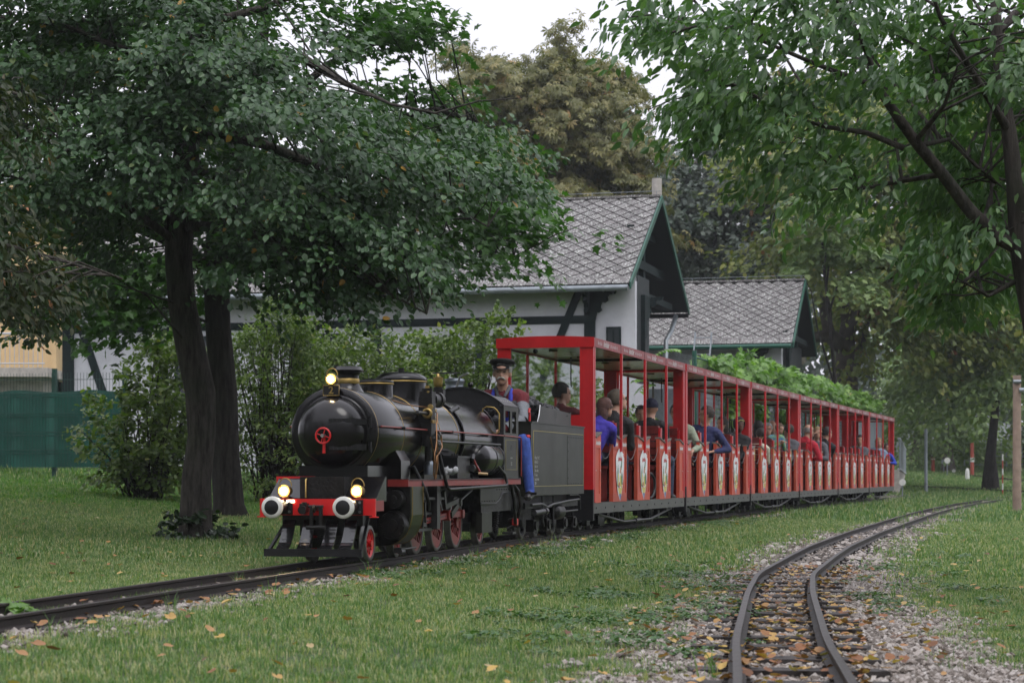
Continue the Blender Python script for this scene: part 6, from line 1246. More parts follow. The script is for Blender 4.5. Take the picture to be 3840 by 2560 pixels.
# grey sheet fence and ramp wall behind the train's end
sheet = mat('grey_sheet', (.20, .235, .26), .5, var=.12, vscale=2)
def sheetfence(name, label, p0, p1, zb0, zt0, zb1, zt1, conc=True, pitch=.9):
    p0 = Vector(p0+(0,)); p1 = Vector(p1+(0,)); t = thing(name, label, 'fence', tuple(p0)); d = p1-p0; n = max(2, int(d.length/pitch))
    for i in range(n):
        a = d*(i/n); b_ = d*((i+.965)/n); f0, f1 = i/n, (i+.965)/n; z = lambda A_, B_, f: A_+(B_-A_)*f; nn = Vector((d.y, -d.x, 0)).normalized()*.03
        V = [a+Vector((0, 0, z(zb0, zb1, f0))), b_+Vector((0, 0, z(zb0, zb1, f1))), b_+Vector((0, 0, z(zt0, zt1, f1))), a+Vector((0, 0, z(zt0, zt1, f0)))]
        m = MB(); m.add(V+[v+nn for v in V], [(0, 1, 2, 3), (7, 6, 5, 4), (0, 4, 5, 1), (1, 5, 6, 2), (2, 6, 7, 3), (3, 7, 4, 0)]); m.build('panel', sheet, t)
    for zA, zB in ((zt0, zt1), (zb0, zb1)): m = MB(); m.bar(Vector((0, 0, zA+.01)), d+Vector((0, 0, zB+.01)), .09, .05); m.build('rail', MATS['galvanised'], t)
    if conc: m = MB(); nn = Vector((d.y, -d.x, 0)).normalized()*.2; V = [Vector((0, 0, -.2)), d+Vector((0, 0, -.2)), d+Vector((0, 0, zb1-.02)), Vector((0, 0, zb0-.02))]; m.add(V+[v-nn for v in V], [(3, 2, 1, 0), (4, 5, 6, 7), (1, 5, 4, 0), (2, 6, 5, 1), (3, 7, 6, 2), (0, 4, 7, 3)]); m.build('concrete_base', MATS['cement'], t)
    return t
sheetfence('sheet_fence', 'tall grey sheet fence behind the last carriages', (9.9, 57.5), (11.7, 63.5), .6, 2.72, .7, 2.62)
sheetfence('low_sheet_fence', 'lower grey sheet fence on a concrete ramp wall right of the last carriage', (11.98, 62), (16.5, 84), .80, 1.74, .66, 1.66)
# street furniture at the far right
def pole(name, label, px, pyt, pyb, Y, r, mt, cat='post', bands=None, n=12):
    x = (px-1176)/4600*Y; z0 = gz(x, Y); zt = atp(px, pyt, Y).z; t = thing(name, label, cat, (x, Y, z0)); m = MB(); m.cyl((0, 0, -.3), (0, 0, zt-z0), r, r*.9, n=n); m.build('shaft', mt, t)
    for a, b_ in bands or []: k = MB(); k.cyl((0, 0, (zt-z0)*a), (0, 0, (zt-z0)*b_), r*1.06, n=n); k.build('white_band', whitep, t)
    return t
woodp = mat('weathered_pole', (.30, .22, .17), .8, var=.25, vscale=5, bump=.4, bscale=15); redpost = mat('red_post', (.33, .06, .035), .55, var=.15)
wp = pole('wooden_pole', 'thick pale wooden pole at the right edge beside the bending track', 2336, 862, 1165, 40, .088, woodp, 'pole', n=18)
k = MB(); k.cyl((.02, -.1, 2.45), (.12, -.12, 2.45), .05, n=10); k.cyl((-.1, -.1, 2.62), (.05, -.1, 2.62), .04, n=10); k.build('insulator', zinc, wp)
pole('grey_post', 'thin grey metal post standing behind the end of the train', 2127, 985, 1112, 64, .055, zinc)
pole('red_post', 'short dark red post between the grey post and the hedge', 2143, 1050, 1087, 90, .09, redpost, bands=[(.86, .93)])
pole('tall_red_post', 'taller red post with a white band beside the far wire fence', 2233, 1015, 1088, 88, .085, redpost, bands=[(.42, .55)])
pole('marker_rod', 'thin red and white striped marker rod in front of the wire fence', 2303, 1042, 1105, 62, .022, redpost, bands=[(.15, .3), (.5, .65), (.85, 1.0)])
def disc(name, label, px, py, Y, r, leg, mt=whitep):
    p = atp(px, py, Y); z0 = gz(p.x, Y); t = thing(name, label, 'sign', (p.x, Y, z0)); m = MB(); m.cyl((0, 0, p.z-z0), (0, .03, p.z-z0), r, n=20); m.build('sign_disc', mt, t); m = MB(); m.cyl((0, .02, -.1), (0, .02, p.z-z0-r*.6), .02, n=6); m.build('leg', zinc, t)
disc('round_sign', 'white round board standing low beside the last carriage', 2073, 1107, 57, .095, 0)
disc('mushroom_sign', 'pale round sign on a thin leg in front of the hedge', 2176, 1057, 88, .13, 0); disc('mushroom_sign', 'darker small round sign directly left of the pale one', 2168, 1060, 90, .12, 0, zinc); disc('small_disc_sign', 'tiny white disc low on the meadow between posts', 2191, 1081, 90, .08, 0)
x = (2222-1176)/4600*84; mk = MB(); mk.lathe([(.001, .55), (.05, .53), (.085, .43), (.10, 0)], n=16); ms_ = mk.build('milestone', whitep, None, (x, 84, gz(x, 84)-.05)); tag(ms_, 'white rounded stone marker at the foot of the tall red post', 'stone')
x0, x1 = (2215-1176)/4600*95, (2420-1176)/4600*95; wf = thing('wire_fence', 'grey grid fence along the meadow behind the far tree trunk', 'fence', (x0, 95, 0)); zq = gz(x0, 95); m = MB()
for x in np.arange(0, x1-x0, .25): m.cyl((x, 0, zq), (x, 0, zq+1.15), .012, n=4, caps=False)
for z in np.arange(.1, 1.2, .2): m.cyl((0, 0, zq+z), (x1-x0, 0, zq+z), .012, n=4, caps=False)
tag(m.build('wire_mesh', zinc, wf), kind='stuff')
for x in np.arange(0, x1-x0, 1.0): k = MB(); k.cyl((x, 0, zq), (x, 0, zq+1.25), .035, n=6); k.build('fence_post', zinc, wf)
# far hedge
hx = (2150-1176)/4600*104; hg = thing('far_hedge', 'clipped green hedge across the end of the meadow', 'hedge', (hx, 104, gz(hx, 104))); Ch = np.array([(hx+random.uniform(-1.5, 4.2), 104+random.uniform(-.6, .8), gz(hx, 104)+random.uniform(.05, 1.15)) for _ in range(200)])
P, D, Nn, S, ti = sprays(Ch, np.tile([[0., -1, .3]], (200, 1)), 34, .35, size=.2); V, F, T = place(DIAM, P-np.array(hg.location), D, Nn, S, ti); inst(fastmesh('foliage', V, F, far_m, T), 'foliage', hg)
pb = MB(); pb.box(-9, 18, 0, 4, 0, 3.2); pb_ = pb.build('pale_building', mat('pale_wall', (.5, .52, .55), .8), None, ((2120-1176)/4600*112, 112, .3)); tag(pb_, 'pale distant building glimpsed through the trees behind the hedge', 'building')
# weeds with long leaves by the left track, a dandelion leaf rosette
for (px, py, Y) in ((55, 1385, 9.9),):
    p = atp(px, py, Y); pd = thing('maple_seedling', 'small bright green leafy seedling growing between the rails at the left edge', 'plant', (p.x, p.y, -.08)); Cs = np.array([(p.x+random.uniform(-.07, .07), p.y+random.uniform(-.05, .05), .0) for _ in range(4)])
    P, D, Nn, S, ti = sprays(Cs, np.array([[1, 0, .3], [-1, 0, .3], [.5, -1, .3], [-.5, -1, .3]], float), 4, .07, size=.07); V, F, T = place(STAR, P-np.array([p.x, p.y, -.08]), D, Nn, S, ti); inst(fastmesh('leaves', V, F, vine_m, T), 'leaves', pd)
# ------------------------------------------------------------------ people
def skinm(n, c): return mat('skin_'+n, c, .5, var=.08, vscale=20)
SK = skinm('light', (.48, .27, .19)); SKD = skinm('dark', (.12, .06, .04))
def cloth(n, c, c2=None): return mat('cloth_'+n, c, .85, var=.25, vscale=14, bump=1.0, bscale=16, col2=c2)
hairm = lambda n, c: mat('hair_'+n, c, .5, var=.35, vscale=40, bump=.8, bscale=120)
shoe = mat('black_shoe', (.015, .013, .013), .35)
eyem = mat('eye_dark', (.02, .015, .012), .3); lipm = mat('lips', (.30, .10, .085), .6)
def hand_mesh(mt):
    """a slightly curled right hand: wrist at the origin, fingers towards +x, palm down, thumb towards +y"""
    m = MB(); m.ell((.045, 0, 0), (.052, .040, .016), 12, 8)
    for i, (y, L) in enumerate(((.030, .068), (.010, .078), (-.011, .072), (-.031, .056))):
        a = Vector((.080, y, .0)); b_ = a+Vector((L*.5, y*.12, -.010)); c = b_+Vector((L*.32, 0, -.024)); d_ = c+Vector((L*.14, 0, -.022)); m.tube([a-Vector((.02, 0, 0)), a, b_, c, d_], [.008, .0092, .0085, .0078, .005], 7)
    m.tube([(.015, .028, -.002), (.038, .055, -.008), (.062, .066, -.014), (.080, .066, -.02)], [.012, .011, .009, .006], 7); return m.mesh('hand', mt)
HANDS = {}
def ik(s, t, l1, l2, pole):
    s, t, pole = Vector(s), Vector(t), Vector(pole); d = t-s; L = min(d.length, l1+l2-.004); dn = d.normalized(); t = s+dn*L; a = (l1*l1-l2*l2+L*L)/(2*L); h = math.sqrt(max(0, l1*l1-a*a)); pp = (pole-dn*pole.dot(dn)).normalized(); return s+dn*a+pp*h, t
DG = bpy.context.evaluated_depsgraph_get
def capsule(m, p, q, r0, r1, n=12):
    p, q = Vector(p), Vector(q); m.cyl(p, q, r0, r1, n); m.ell(p, (r0,)*3, n, 8); m.ell(q, (r1,)*3, n, 8)
def person(label, loc, face, shirt, trousers, hair='brown', hcol=(.05, .03, .02), style='short', skin=None, k=1.0, lean=0.0, leanside=0.0, turn=0.0, nod=0.0, hands=((.30, -.10, .06), (.30, .10, .06)), legs='sit', sleeves='long', glasses=False, cap=None, voxel=.017, extras=None, group='passengers in the carriages', pole=None, stand=False):
    skin = skin or SK; t = thing('person', label, 'person', loc, face, group=group); caps = []
    zsh = .53; W = .165
    base = Vector((0, 0, .09)); up = Vector((math.sin(lean), -math.sin(leanside), math.cos(lean)*math.cos(leanside))).normalized(); chest = base+up*.30; neck = base+up*.44
    sd = Vector((0, 1, 0)); sd = (sd-up*sd.dot(up)).normalized()
    C = lambda p, q, a, b_, tg: caps.append((Vector(p), Vector(q), a, b_, tg))
    fw = sd.cross(up)
    C(base+sd*.07, base-sd*.07, .115, .115, 1 if not stand else 2); C(base+up*.05, chest, .125, .125, 1); C(base+up*.12+sd*.05, chest+up*.04+sd*.07, .10, .105, 1); C(base+up*.12-sd*.05, chest+up*.04-sd*.07, .10, .105, 1)
    C(chest+up*.12+sd*(W-.03), chest+up*.12-sd*(W-.03), .075, .075, 1); C(neck-up*.04, neck+up*.06, .075, .055, 1); C(neck, neck+up*.12+Vector((.02, 0, 0)), .055, .052, 0)
    for s, hd in ((-1, hands[0]), (1, hands[1])):
        sh = chest+up*.11+sd*s*(W+.02); pl_ = pole or Vector((-.4, s*.6, -.8)); el, wr_ = ik(sh, Vector(hd), .27, .25, pl_)
        C(sh, el, .062, .048, 1); d_ = wr_-el
        if sleeves == 'long': C(el, el+d_*.86, .048, .038, 1); C(el+d_*.8, wr_, .028, .026, 0)
        else: C(el, wr_, .042, .027, 0)
        hn_ = HANDS.setdefault(skin.name, None) or HANDS.__setitem__(skin.name, hand_mesh(skin)) or HANDS[skin.name]
        h = inst(hn_, 'hand', t); dd = (wr_-el).normalized(); q_ = dd.to_track_quat('X', 'Z'); h.location = wr_*k; h.rotation_euler = q_.to_euler(); h.scale = (k, k*(-1 if s > 0 else 1), k)
    for s in (-1, 1):
        hip = Vector((0, s*.085, .085))
        if legs == 'sit': kn = Vector((.41, s*.12, .085)); an = Vector((.40, s*.12, -.33)); ft = an+Vector((.15, 0, -.05))
        elif legs == 'stand': kn = Vector((.03, s*.08, -.34)); an = Vector((0, s*.08, -.74)); ft = an+Vector((.14, 0, -.05))
        elif legs == 'driver': kn = Vector((.37, s*.25, .10)); an = Vector((.34, s*.30, -.36)); ft = an+Vector((.17, s*.01, -.055))
        C(hip, kn, .088, .062, 2); C(kn, an, .060, .044, 2); C(an+Vector((-.02, 0, -.03)), ft, .042, .034, 3)
    mb = MB()
    for p, q, a, b_, tg in caps: capsule(mb, p, q, a, b_)
    # head: skull, jaw, nose, ears
    hc = neck+up*.198+Vector((.035, 0, 0)); Rh = Matrix.Rotation(turn, 3, 'Z') @ Matrix.Rotation(nod, 3, 'Y')
    HP = [((-.005, 0, .02), (.094, .075, .095)), ((.022, 0, -.045), (.070, .060, .068)), ((.060, 0, -.085), (.028, .030, .026)), ((.088, 0, -.022), (.022, .012, .022)), ((.083, 0, .0), (.014, .009, .03)), ((.075, 0, .030), (.022, .055, .012)), ((-.005, .078, -.012), (.018, .010, .030)), ((-.005, -.078, -.012), (.018, .010, .030)), ((.077, 0, -.060), (.015, .026, .010))]
    for c, r_ in HP: mb.ell(hc+Rh @ Vector(c), r_, 14, 10, Rh)
    me = mb.mesh('tmp', skin); o = bpy.data.objects.new('tmp', me); col.objects.link(o); md = o.modifiers.new('r', 'REMESH'); md.mode = 'VOXEL'; md.voxel_size = voxel; md.use_smooth_shade = True
    s_ = o.modifiers.new('s', 'SMOOTH'); s_.factor = .5; s_.iterations = 2 if voxel > .01 else 3
    DG().update(); bme = bpy.data.meshes.new_from_object(o.evaluated_get(DG())); bpy.data.objects.remove(o)
    bme.materials.clear(); [bme.materials.append(x) for x in (skin, shirt, trousers, shoe)]
    n = len(bme.vertices); co = np.empty(n*3, np.float32); bme.vertices.foreach_get('co', co); co = co.reshape(-1, 3); best = np.full(n, 9.); tg_ = np.zeros(n, int)
    for p, q, a, b_, tg in caps+[(hc-up*.06, hc+up*.04, .09, .09, 0)]:
        p, q = np.array(p), np.array(q); d_ = q-p; tt = np.clip(((co-p)@d_)/max(1e-9, d_@d_), 0, 1); dist = np.linalg.norm(co-(p+tt[:, None]*d_), axis=1)-(a+(b_-a)*tt); mm = dist < best; best[mm] = dist[mm]; tg_[mm] = tg
    np_ = len(bme.polygons); mi = np.zeros(np_, np.int32)
    first = np.empty(np_, np.int32); bme.polygons.foreach_get('loop_start', first); lv = np.empty(len(bme.loops), np.int32); bme.loops.foreach_get('vertex_index', lv); mi = tg_[lv[first]].astype(np.int32); bme.polygons.foreach_set('material_index', mi)
    if k != 1.0: bme.transform(Matrix.Scale(k, 4))
    bme.name = 'body'; inst(bme, 'body', t)
    Mh = Matrix.Scale(k, 4) @ Matrix.Translation(hc) @ Rh.to_4x4()
    def onhead(mb_, name, mt): o_ = mb_.build(name, mt, t); o_.matrix_local = Mh; return o_
    for s in (-1, 1): e_ = MB(); e_.ell((.080, s*.030, .008), (.008, .014, .006), 8, 6); onhead(e_, 'eye', eyem)
    e_ = MB(); e_.ell((.089, 0, -.062), (.006, .022, .0045), 10, 6); onhead(e_, 'mouth', lipm)
    if style:
        hm = MB(); hm.ell((-.012, 0, .028), (.104, .087, .102), 20, 14)
        if style == 'long': hm.ell((-.045, 0, -.06), (.07, .082, .13), 16, 12)
        hme = hm.mesh('hair', hairm(hair, hcol)); bm_ = bmesh.new(); bm_.from_mesh(hme); kill = []
        for f_ in bm_.faces:
            c = f_.calc_center_median(); lim = -.05 if style == 'short' else (-.03 if style == 'bob' else -.02)
            if style == 'bald': cut = c.z > .045 or c.x > .03 or c.z < -.04
            else: cut = (c.x > .045 and c.z < (.062 if style != 'fringe' else .035)) or (c.x > .015 and c.z < -.01) or (style in ('short',) and c.z < -.035) or (style == 'short' and c.x > .0 and c.z < .0)
            if cut: kill.append(f_)
        bmesh.ops.delete(bm_, geom=kill, context='FACES')
        for v in bm_.verts: v.co += v.co.normalized()*random.uniform(-.004, .009)
        bm_.to_mesh(hme); bm_.free(); o_ = inst(hme, 'hair', t); o_.matrix_local = Mh
    if glasses:
        g = MB()
        for s in (-1, 1): g.ring((.096, s*.031, .006), (1, 0, 0), .020, .0016 if glasses == 'dark' else .001, 18, 5); g.tube([(.094, s*.051, .01), (.05, s*.078, .01), (-.0, s*.082, .005)], .002, 4)
        g.tube([(.097, -.011, .008), (.097, .011, .008)], .002, 4); onhead(g, 'glasses', mat('glasses_frame_'+glasses, (.02, .02, .02) if glasses == 'dark' else (.4, .35, .25), .4, metal=.3))
    if cap == 'ball': g = MB(); g.ell((-.012, 0, .035), (.110, .092, .100), 20, 12); g.prism([(.05, -.07), (.17, -.05), (.19, 0), (.17, .05), (.05, .07)], (0, 0, .05), (1, 0, 0), (0, 1, 0), (0, 0, .008)); hme = g; o_ = onhead(g, 'cap', cloth('navy_cap', (.010, .012, .035)))
    if cap == 'ball':
        bm_ = bmesh.new(); bm_.from_mesh(o_.data); bmesh.ops.delete(bm_, geom=[f_ for f_ in bm_.faces if f_.calc_center_median().z < .02], context='FACES'); bm_.to_mesh(o_.data); bm_.free()
    if cap == 'hood': 
        g = MB(); g.ell((-.02, 0, .02), (.115, .10, .12), 20, 12); o_ = onhead(g, 'hood', cloth('black', (.014, .014, .016))); bm_ = bmesh.new(); bm_.from_mesh(o_.data); bmesh.ops.delete(bm_, geom=[f_ for f_ in bm_.faces if f_.calc_center_median().x > .045 and f_.calc_center_median().z < .05], context='FACES'); bm_.to_mesh(o_.data); bm_.free()
        g = MB(); g.tube([(.075, -.06, .06), (.09, 0, .075), (.075, .06, .06)], .006, 6); onhead(g, 'yellow_band', emy)
    if extras: extras(t, k, hc, Rh, onhead, chest, up, sd, Mh)
    return t
jb = cloth('dark_jeans', (.03, .04, .075)); jg = cloth('grey_trousers', (.05, .05, .055)); blkc = cloth('black', (.014, .014, .016))
# the driver
def kb(g, n, m_, t, k): o_ = g.build(n, m_, t); o_.scale = (k,)*3; return o_
def driver_bits(t, k, hc, Rh, onhead, chest, up, sd, Mh):
    g = MB(); g.lathe([(.086, .048), (.088, .058), (.090, .078)], (-.012, 0, 0), n=32); g.lathe([(.090, .076), (.112, .088), (.120, .100), (.112, .116), (.07, .126), (.001, .129)], (-.012, 0, 0), n=32); c = onhead(g, 'cap', mat('cap_felt', (.014, .013, .014), .8, var=.3, bump=.3))
    for v in c.data.vertices: v.co.z += v.co.x*.16 if v.co.z > .082 else 0
    g = MB(); P = [(.055+.052*math.cos(a)*1.0, .080*math.sin(a)) for a in np.linspace(-1.5, 1.5, 12)]; P = [(.05, -.08)]+[(.07+.062*math.cos(a), .076*math.sin(a)) for a in np.linspace(-1.4, 1.4, 12)]+[(.05, .08)]
    g.prism(P, (0, 0, .060), (.94, 0, -.26), (0, 1, 0), (0, 0, .006)); onhead(g, 'peak', mat('patent_peak', (.02, .02, .022), .15, coat=.5))
    g = MB(); g.ell((.087, 0, .105), (.006, .008, .008), 8, 6); onhead(g, 'cap_badge', brass)
    g = MB()
    for s in (-1, 1): g.tube([(.098, s*.002, -.046), (.098, s*.018, -.048), (.088, s*.034, -.062), (.082, s*.040, -.070)], [.009, .010, .008, .003], 8)
    onhead(g, 'moustache', mat('grey_whiskers', (.42, .40, .35), .8, var=.2, bump=.8, bscale=150))
    g = MB()
    for s in (-1, 1): g.tube([(.087, s*.015, .027), (.086, s*.030, .030), (.078, s*.045, .026)], .004, 6)
    onhead(g, 'eyebrows', hairm('grey', (.22, .20, .17)))
    # blue bib and straps over the cardigan
    bl = mat('cloth_overall_blue', (.035, .05, .42), .8, var=.3, vscale=30)
    g = MB(); f = sd.cross(up)
    if f.x < 0: f = -f
    for s in (-1, 1): g.tube([chest-up*.14+sd*s*.085+f*.128, chest+sd*s*.085+f*.118, chest+up*.12+sd*s*.085+f*.088, chest+up*.185+sd*s*.08+f*.02, chest+up*.16+sd*s*.07-f*.07], .020, 8)
    kb(g,'overall_strap', bl, t, k)
    g = MB(); cc = [chest-up*.10, chest-up*.24]
    vs = []
    for q in range(9):
        u_ = -1+2*q/8; dpt = .128*math.cos(u_*.9)+.018
        for z_ in (-.06, -.16, -.26): vs.append(chest+up*z_+sd*u_*.125+f*dpt)
    g.add(vs, [(q*3+j, q*3+3+j, q*3+4+j, q*3+1+j) for q in range(8) for j in range(2)], True); g.add([v+f*.006 for v in vs], [(q*3+1+j, q*3+4+j, q*3+3+j, q*3+j) for q in range(8) for j in range(2)], True); kb(g,'overall_bib', bl, t, k)
    gs = cloth('grey_shirt', (.10, .105, .115)); g = MB()
    for s in (-1, 1): g.tube([chest+up*.215+sd*s*.05-f*.03, chest+up*.20+sd*s*.062+f*.03, chest+up*.13+sd*s*.03+f*.105], [.018, .020, .012], 8)
    kb(g,'shirt_collar', gs, t, k)
    # grey sleeves below the maroon shoulders
    g = MB(); slv = [(c_[0], c_[1]) for c_ in SLV]
    for el0, el1, r0, r1 in SLV: g.cyl(el0, el1, r0, r1, 14, caps=False)
    if g.v: kb(g,'sleeve', cloth('grey_knit', (.20, .215, .235)), t, k)
SLV = []
dp = loco.matrix_basis @ Vector((5.98, -.09, .855)); dhead = R(-90)-TH+R(2)
# sleeves are computed with the same shoulder/elbow positions the body uses
_up = Vector((math.sin(R(6)), 0, math.cos(R(6)))); _b = Vector((0, 0, .09)); _ch = _b+_up*.30
for s, hd in ((-1, (.36, -.14, .20)), (1, (.40, .06, .20))):
    sh = _ch+_up*.11+Vector((0, 1, 0))*s*.185; el, wr_ = ik(sh, hd, .27, .25, Vector((-.2, s*.9, -.5))); SLV += [(sh.lerp(el, .35), el, .064, .056), (el, el.lerp(wr_, .85), .056, .044)]
driver = person('driver with grey moustache, black peaked cap, maroon cardigan and blue overalls behind the cab', dp, dhead, cloth('maroon_knit', (.14, .012, .018)), mat('cloth_overall_trousers', (.05, .10, .40), .8, var=.25, vscale=20, bump=.5, bscale=25), style='short', hair='grey', hcol=(.20, .19, .17), voxel=.0085, glasses='thin', lean=R(6), legs='driver', hands=((.36, -.14, .20), (.40, .06, .20)), pole=None, extras=driver_bits, group='train crew', turn=R(4), k=1.07)
FR, BK = lambda i: R(-90)-HEAD[i], lambda i: R(90)-HEAD[i]     # facing the engine, facing the rear
SZ = .735
def rider(i, x, y, d, label, shirt, z=SZ, **kw):
    if y < -.29:
        kw['leanside'] = kw.get('leanside', 0)*.3+(-1 if d == 'f' else 1)*math.asin(min(.3, (-.29-y)/.62)); y = -.29
    if d == 'f': x_, f = x, FR(i)
    else: x_, f = x, BK(i)
    return person(label, incar(i, x_, y, z), f+kw.pop('yaw', 0), shirt, kw.pop('tr', jb), **kw)
# in the engine-facing frame, +y is the passenger's left; the camera side is their left when facing the engine, their right when facing back
maroon = cloth('maroon', (.16, .02, .025)); navy = cloth('navy', (.028, .035, .11)); violet = cloth('violet_blue', (.05, .035, .36)); sage = cloth('sage', (.30, .34, .25)); cream = cloth('cream', (.50, .49, .38)); redc = cloth('red', (.42, .012, .03)); grey = cloth('grey', (.10, .10, .115)); lgrey = cloth('light_grey', (.26, .26, .28)); lblue = cloth('light_blue', (.20, .27, .38)); colm = cloth('patterned_jacket', (.02, .16, .42), (.30, .45, .03)); pink = mat('cloth_magenta', (.42, .02, .42), .8, var=.1)
BX = lambda k_, d: PT*k_+(.19 if d == 'b' else -.19)    # seat centre next to bench k, seated facing b(ack) or f(ront)
rider(0, .25, -.10, 'b', 'man in maroon jacket, hands at his face, behind the front glass of the first carriage', maroon, lean=R(8), turn=R(-70), hands=((.25, -.10, .50), (.27, .06, .47)), hair='black', hcol=(.02, .016, .014), z=.80, style='short', k=1.02)
rider(0, .80, -.46, 'b', 'child with brown bob and glasses in violet blue jacket beside the first red post', violet, style='long', hair='reddish', hcol=(.09, .035, .025), glasses='dark', turn=R(-40), lean=R(12), leanside=R(4), hands=((.42, -.10, .36), (.3, .1, .1)), z=.76, k=.93)
def tablet(t, k, hc, Rh, onhead, chest, up, sd, Mh):
    g = MB(); g.box(-.01, .01, -.11, .11, -.08, .08); o = g.build('dark_tablet', rubber, t); o.location = (.34, .0, .34); o.rotation_euler = (0, .5, .3)
    g = MB(); f = Vector((.1, 0, 0)); g.tube([chest+up*.2+sd*.06+Vector((.0, 0, 0)), chest+up*.10+sd*.07+Vector((.10, 0, 0)), chest-up*.1+sd*.03+Vector((.13, 0, 0))], .009, 6); kb(g,'patterned_strap', whitep, t, k)
    g = MB(); g.ring((.25, .13, .26), (.8, .3, .3), .032, .008, 18, 6); kb(g,'wristwatch', rubber, t, k)
rider(0, 1.68, -.40, 'b', 'grey blond woman in black holding a dark tablet in the first carriage', blkc, sleeves='short', style='short', hair='grey_blond', hcol=(.11, .085, .06), glasses='dark', turn=R(-60), nod=R(-12), leanside=R(5), lean=R(3), hands=((.30, -.10, .30), (.34, .10, .38)), extras=tablet, k=1.08)
rider(0, 4.35, -.30, 'b', 'man in a navy baseball cap and black jacket seen from behind in the first carriage', blkc, cap='ball', style=None, turn=R(12), yaw=R(-8), k=1.05, leanside=R(-3))
rider(0, 5.0, -.04, 'f', 'dark haired man half hidden by the man in the navy cap', grey, style='short', hair='dark', hcol=(.03, .022, .018), turn=R(15), k=.97)
rider(1, BX(1, 'f')-.05, -.20, 'f', 'bespectacled man in a sage green shirt in the front compartment of the second carriage', sage, style='short', hair='dark', hcol=(.03, .022, .018), glasses='dark', turn=R(-6), hands=((.3, -.1, .06), (.30, .27, .22)), k=1.06)
rider(1, BX(2, 'f')-.02, -.36, 'f', 'man in a navy hoodie with cropped hair looking away across the second carriage', navy, style='short', hair='dark_brown', hcol=(.05, .035, .028), turn=R(-62), yaw=R(-8), hands=((.25, -.1, .1), (.12, .22, .22)), leanside=R(-5), k=1.08)
rider(1, BX(4, 'f')-.02, -.42, 'f', 'boy in a black hooded hat with yellow band at the rear of the second carriage', blkc, style=None, skin=SKD, cap='hood', turn=R(30), k=.98)
rider(1, BX(4, 'f')-.25, -.18, 'f', 'dark haired woman next to the boy in the black hat', blkc, style='long', hair='dark', hcol=(.03, .022, .018), turn=R(-30), k=.98)
rider(2, 1.62, -.44, 'b', 'person in cream top with one red sleeve near the front of the third carriage', cream, style='short', hair='black', hcol=(.02, .016, .014), turn=R(40), k=.92, hands=((.3, -.12, .2), (.3, .1, .06)), z=.66)
rider(2, 2.92, -.18, 'b', 'dark haired woman in black with her back turned in the third carriage', blkc, style='long', hair='black', hcol=(.02, .016, .014))
rider(2, BX(3, 'f')-.05, -.22, 'f', 'older woman with short grey hair and glasses looking towards the camera from the third carriage', lgrey, style='short', hair='silver', hcol=(.33, .32, .31), glasses='dark', turn=R(12), k=.98)
rider(2, BX(4, 'f')-.15, -.10, 'f', 'balding man with ruddy face behind the grey haired woman', grey, style='bald', hair='silver', hcol=(.33, .32, .31), turn=R(30), k=1.08)
rider(2, BX(4, 'f')+.0, -.38, 'f', 'man in dark grey looking away at the rear of the third carriage', grey, style='short', hair='dark_brown', hcol=(.05, .035, .028), turn=R(-120))
rider(2, 4.22, -.12, 'b', 'brown haired person in slate grey facing the rear in the third carriage', grey, style='bob', hair='dark_brown', hcol=(.05, .035, .028), turn=R(20), k=.98)
person('small boy in blue and lime jacket and magenta trousers leaning on a panel top', incar(2, 3.40, -.33, .33+.60), FR(2)+R(50), colm, pink, style='short', hair='light_brown', hcol=(.12, .07, .04), legs='stand', k=.78, lean=R(26), turn=R(10), nod=R(10), hands=((.36, -.03, .32), (.36, .05, .34)), stand=True)
pr_ = thing('folded_pushchair', 'folded black pushchair with silver frame standing in the third carriage', 'pushchair', incar(2, 2.05, -.36, .325), FR(2)); m = MB()
for s in (-1, 1): m.ring((0, s*.1, .1), (0, 1, 0), .09, .014, 22, 6); m.tube([(0, s*.1, .1), (.1, s*.1, .45), (.2, s*.1, .6)], .012, 6); m.tube([(.2, s*.1, .1), (-.05, s*.1, .4)], .012, 6)
m.build('frame', rubber, pr_); m = MB(); m.tube([(.22, -.12, .12), (-.05, -.12, .42)], .008, 5); m.tube([(.02, -.12, .1), (.18, -.12, .4)], .008, 5); m.build('silver_tube', steel, pr_)
bw = thing('buggy', 'black wheeled buggy standing in the rear half of the first carriage', 'buggy', incar(0, PT*2.55, -.32, .325), FR(0)); m = MB(); m.ring((0, -.05, .17), (.25, 1, 0), .155, .018, 30, 7); m.ring((0, .15, .17), (.25, 1, 0), .155, .018, 30, 7); m.cyl((0, -.05, .17), (0, .15, .17), .02, n=8); m.build('wheel_pair', rubber, bw)
m = MB(); m.bar((0, .05, .17), (-.35, .05, .45), .03, .03); m.box(-.4, -.1, -.03, .13, .3, .34); m.build('frame', dsteel, bw)
rider(3, 1.58, -.44, 'b', 'man with glasses in a red jacket leaning at the side of the fourth carriage', redc, style='bald', hair='silver', hcol=(.33, .32, .31), glasses='dark', turn=R(-50), leanside=R(6), hands=((.18, -.24, .20), (.3, .1, .06)), k=1.08)
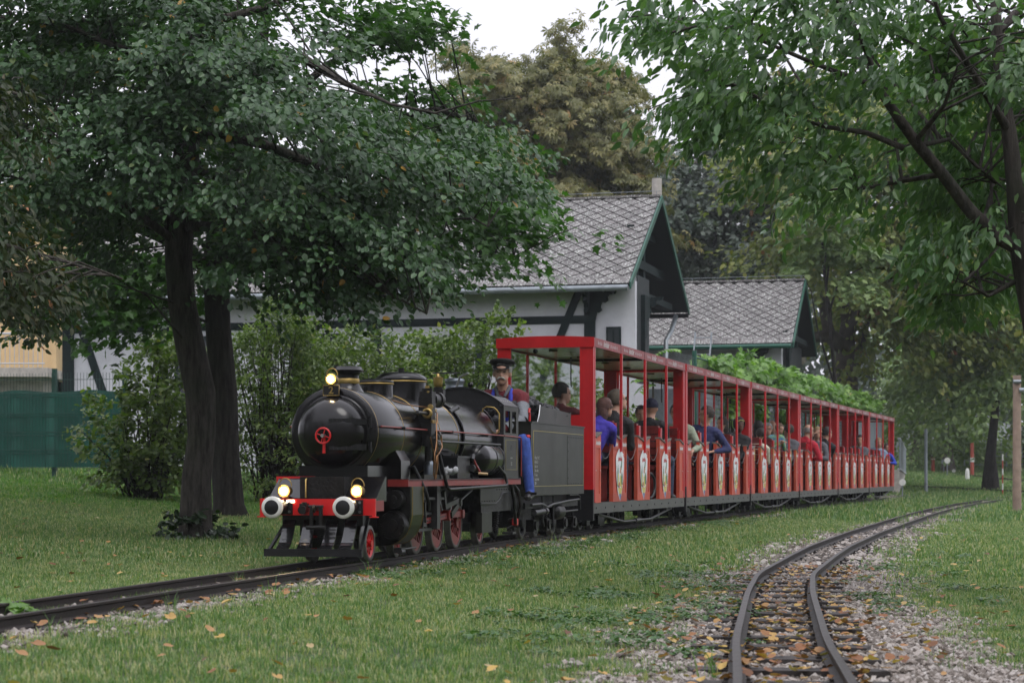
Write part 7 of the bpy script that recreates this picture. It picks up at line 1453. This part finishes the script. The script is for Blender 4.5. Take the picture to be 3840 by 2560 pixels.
rider(3, 3.35, -.40, 'f', 'person in dark grey with a hand over the face in the fourth carriage', grey, style='short', hair='blond', hcol=(.35, .25, .12), turn=R(10), hands=((.20, .02, .62), (.28, .16, .25)), k=1.04)
rider(3, 4.25, -.44, 'b', 'dark haired man in a black jacket seen in profile in the fourth carriage', blkc, style='short', hair='black', hcol=(.02, .016, .014), turn=R(-55), k=1.08, leanside=R(5))
rider(4, BX(4, 'f'), -.36, 'f', 'dark haired man facing forward alone in the fifth carriage', grey, style='short', hair='black', hcol=(.02, .016, .014), k=1.0)
rider(5, 3.35, -.38, 'f', 'girl with fair hair in a light blue top in the last carriage', lblue, style='long', hair='blond', hcol=(.35, .25, .12), k=1.0, turn=R(20))
rider(5, 4.3, -.30, 'b', 'child with brown hair and a light blue jacket sitting behind the fair girl', lblue, style='bob', hair='dark_brown', hcol=(.05, .035, .028), k=.9)
rider(5, BX(4, 'f')-.2, -.40, 'f', 'person in bright blue at the rear of the last carriage', cloth('bright_blue', (.03, .06, .45)), style='short', hair='dark_brown', hcol=(.05, .035, .028), turn=R(40), k=.85, leanside=R(-6), hands=((.3, -.1, .06), (.15, .25, .25)))
mb_ = MB(); mb_.ell((0, 0, 0), (.16, .07, .06), 12, 8); jk = mb_.build('red_jacket', redc, None, incar(5, 4.1, -.5, 1.10), (0, 0, BK(5))); tag(jk, 'bright red jacket draped over a panel top of the last carriage', 'jacket')
for v in jk.data.vertices: v.co += Vector((random.uniform(-.012, .012),)*3)
# ------------------------------------------------------------------ thin air haze
hz = MB(); hz.box(-75, 105, -70, 150, -1.2, 17.5); hzm = bpy.data.materials.new('haze'); hzm.use_nodes = True; hn_ = hzm.node_tree; hn_.nodes.clear()
pv = hn_.nodes.new('ShaderNodeVolumePrincipled'); pv.inputs['Color'].default_value = (.92, .95, 1, 1); pv.inputs['Density'].default_value = .0005; pv.inputs['Anisotropy'].default_value = .2
ho = hn_.nodes.new('ShaderNodeOutputMaterial'); hn_.links.new(pv.outputs[0], ho.inputs['Volume']); hzo = hz.build('haze', hzm); tag(hzo, kind='stuff')
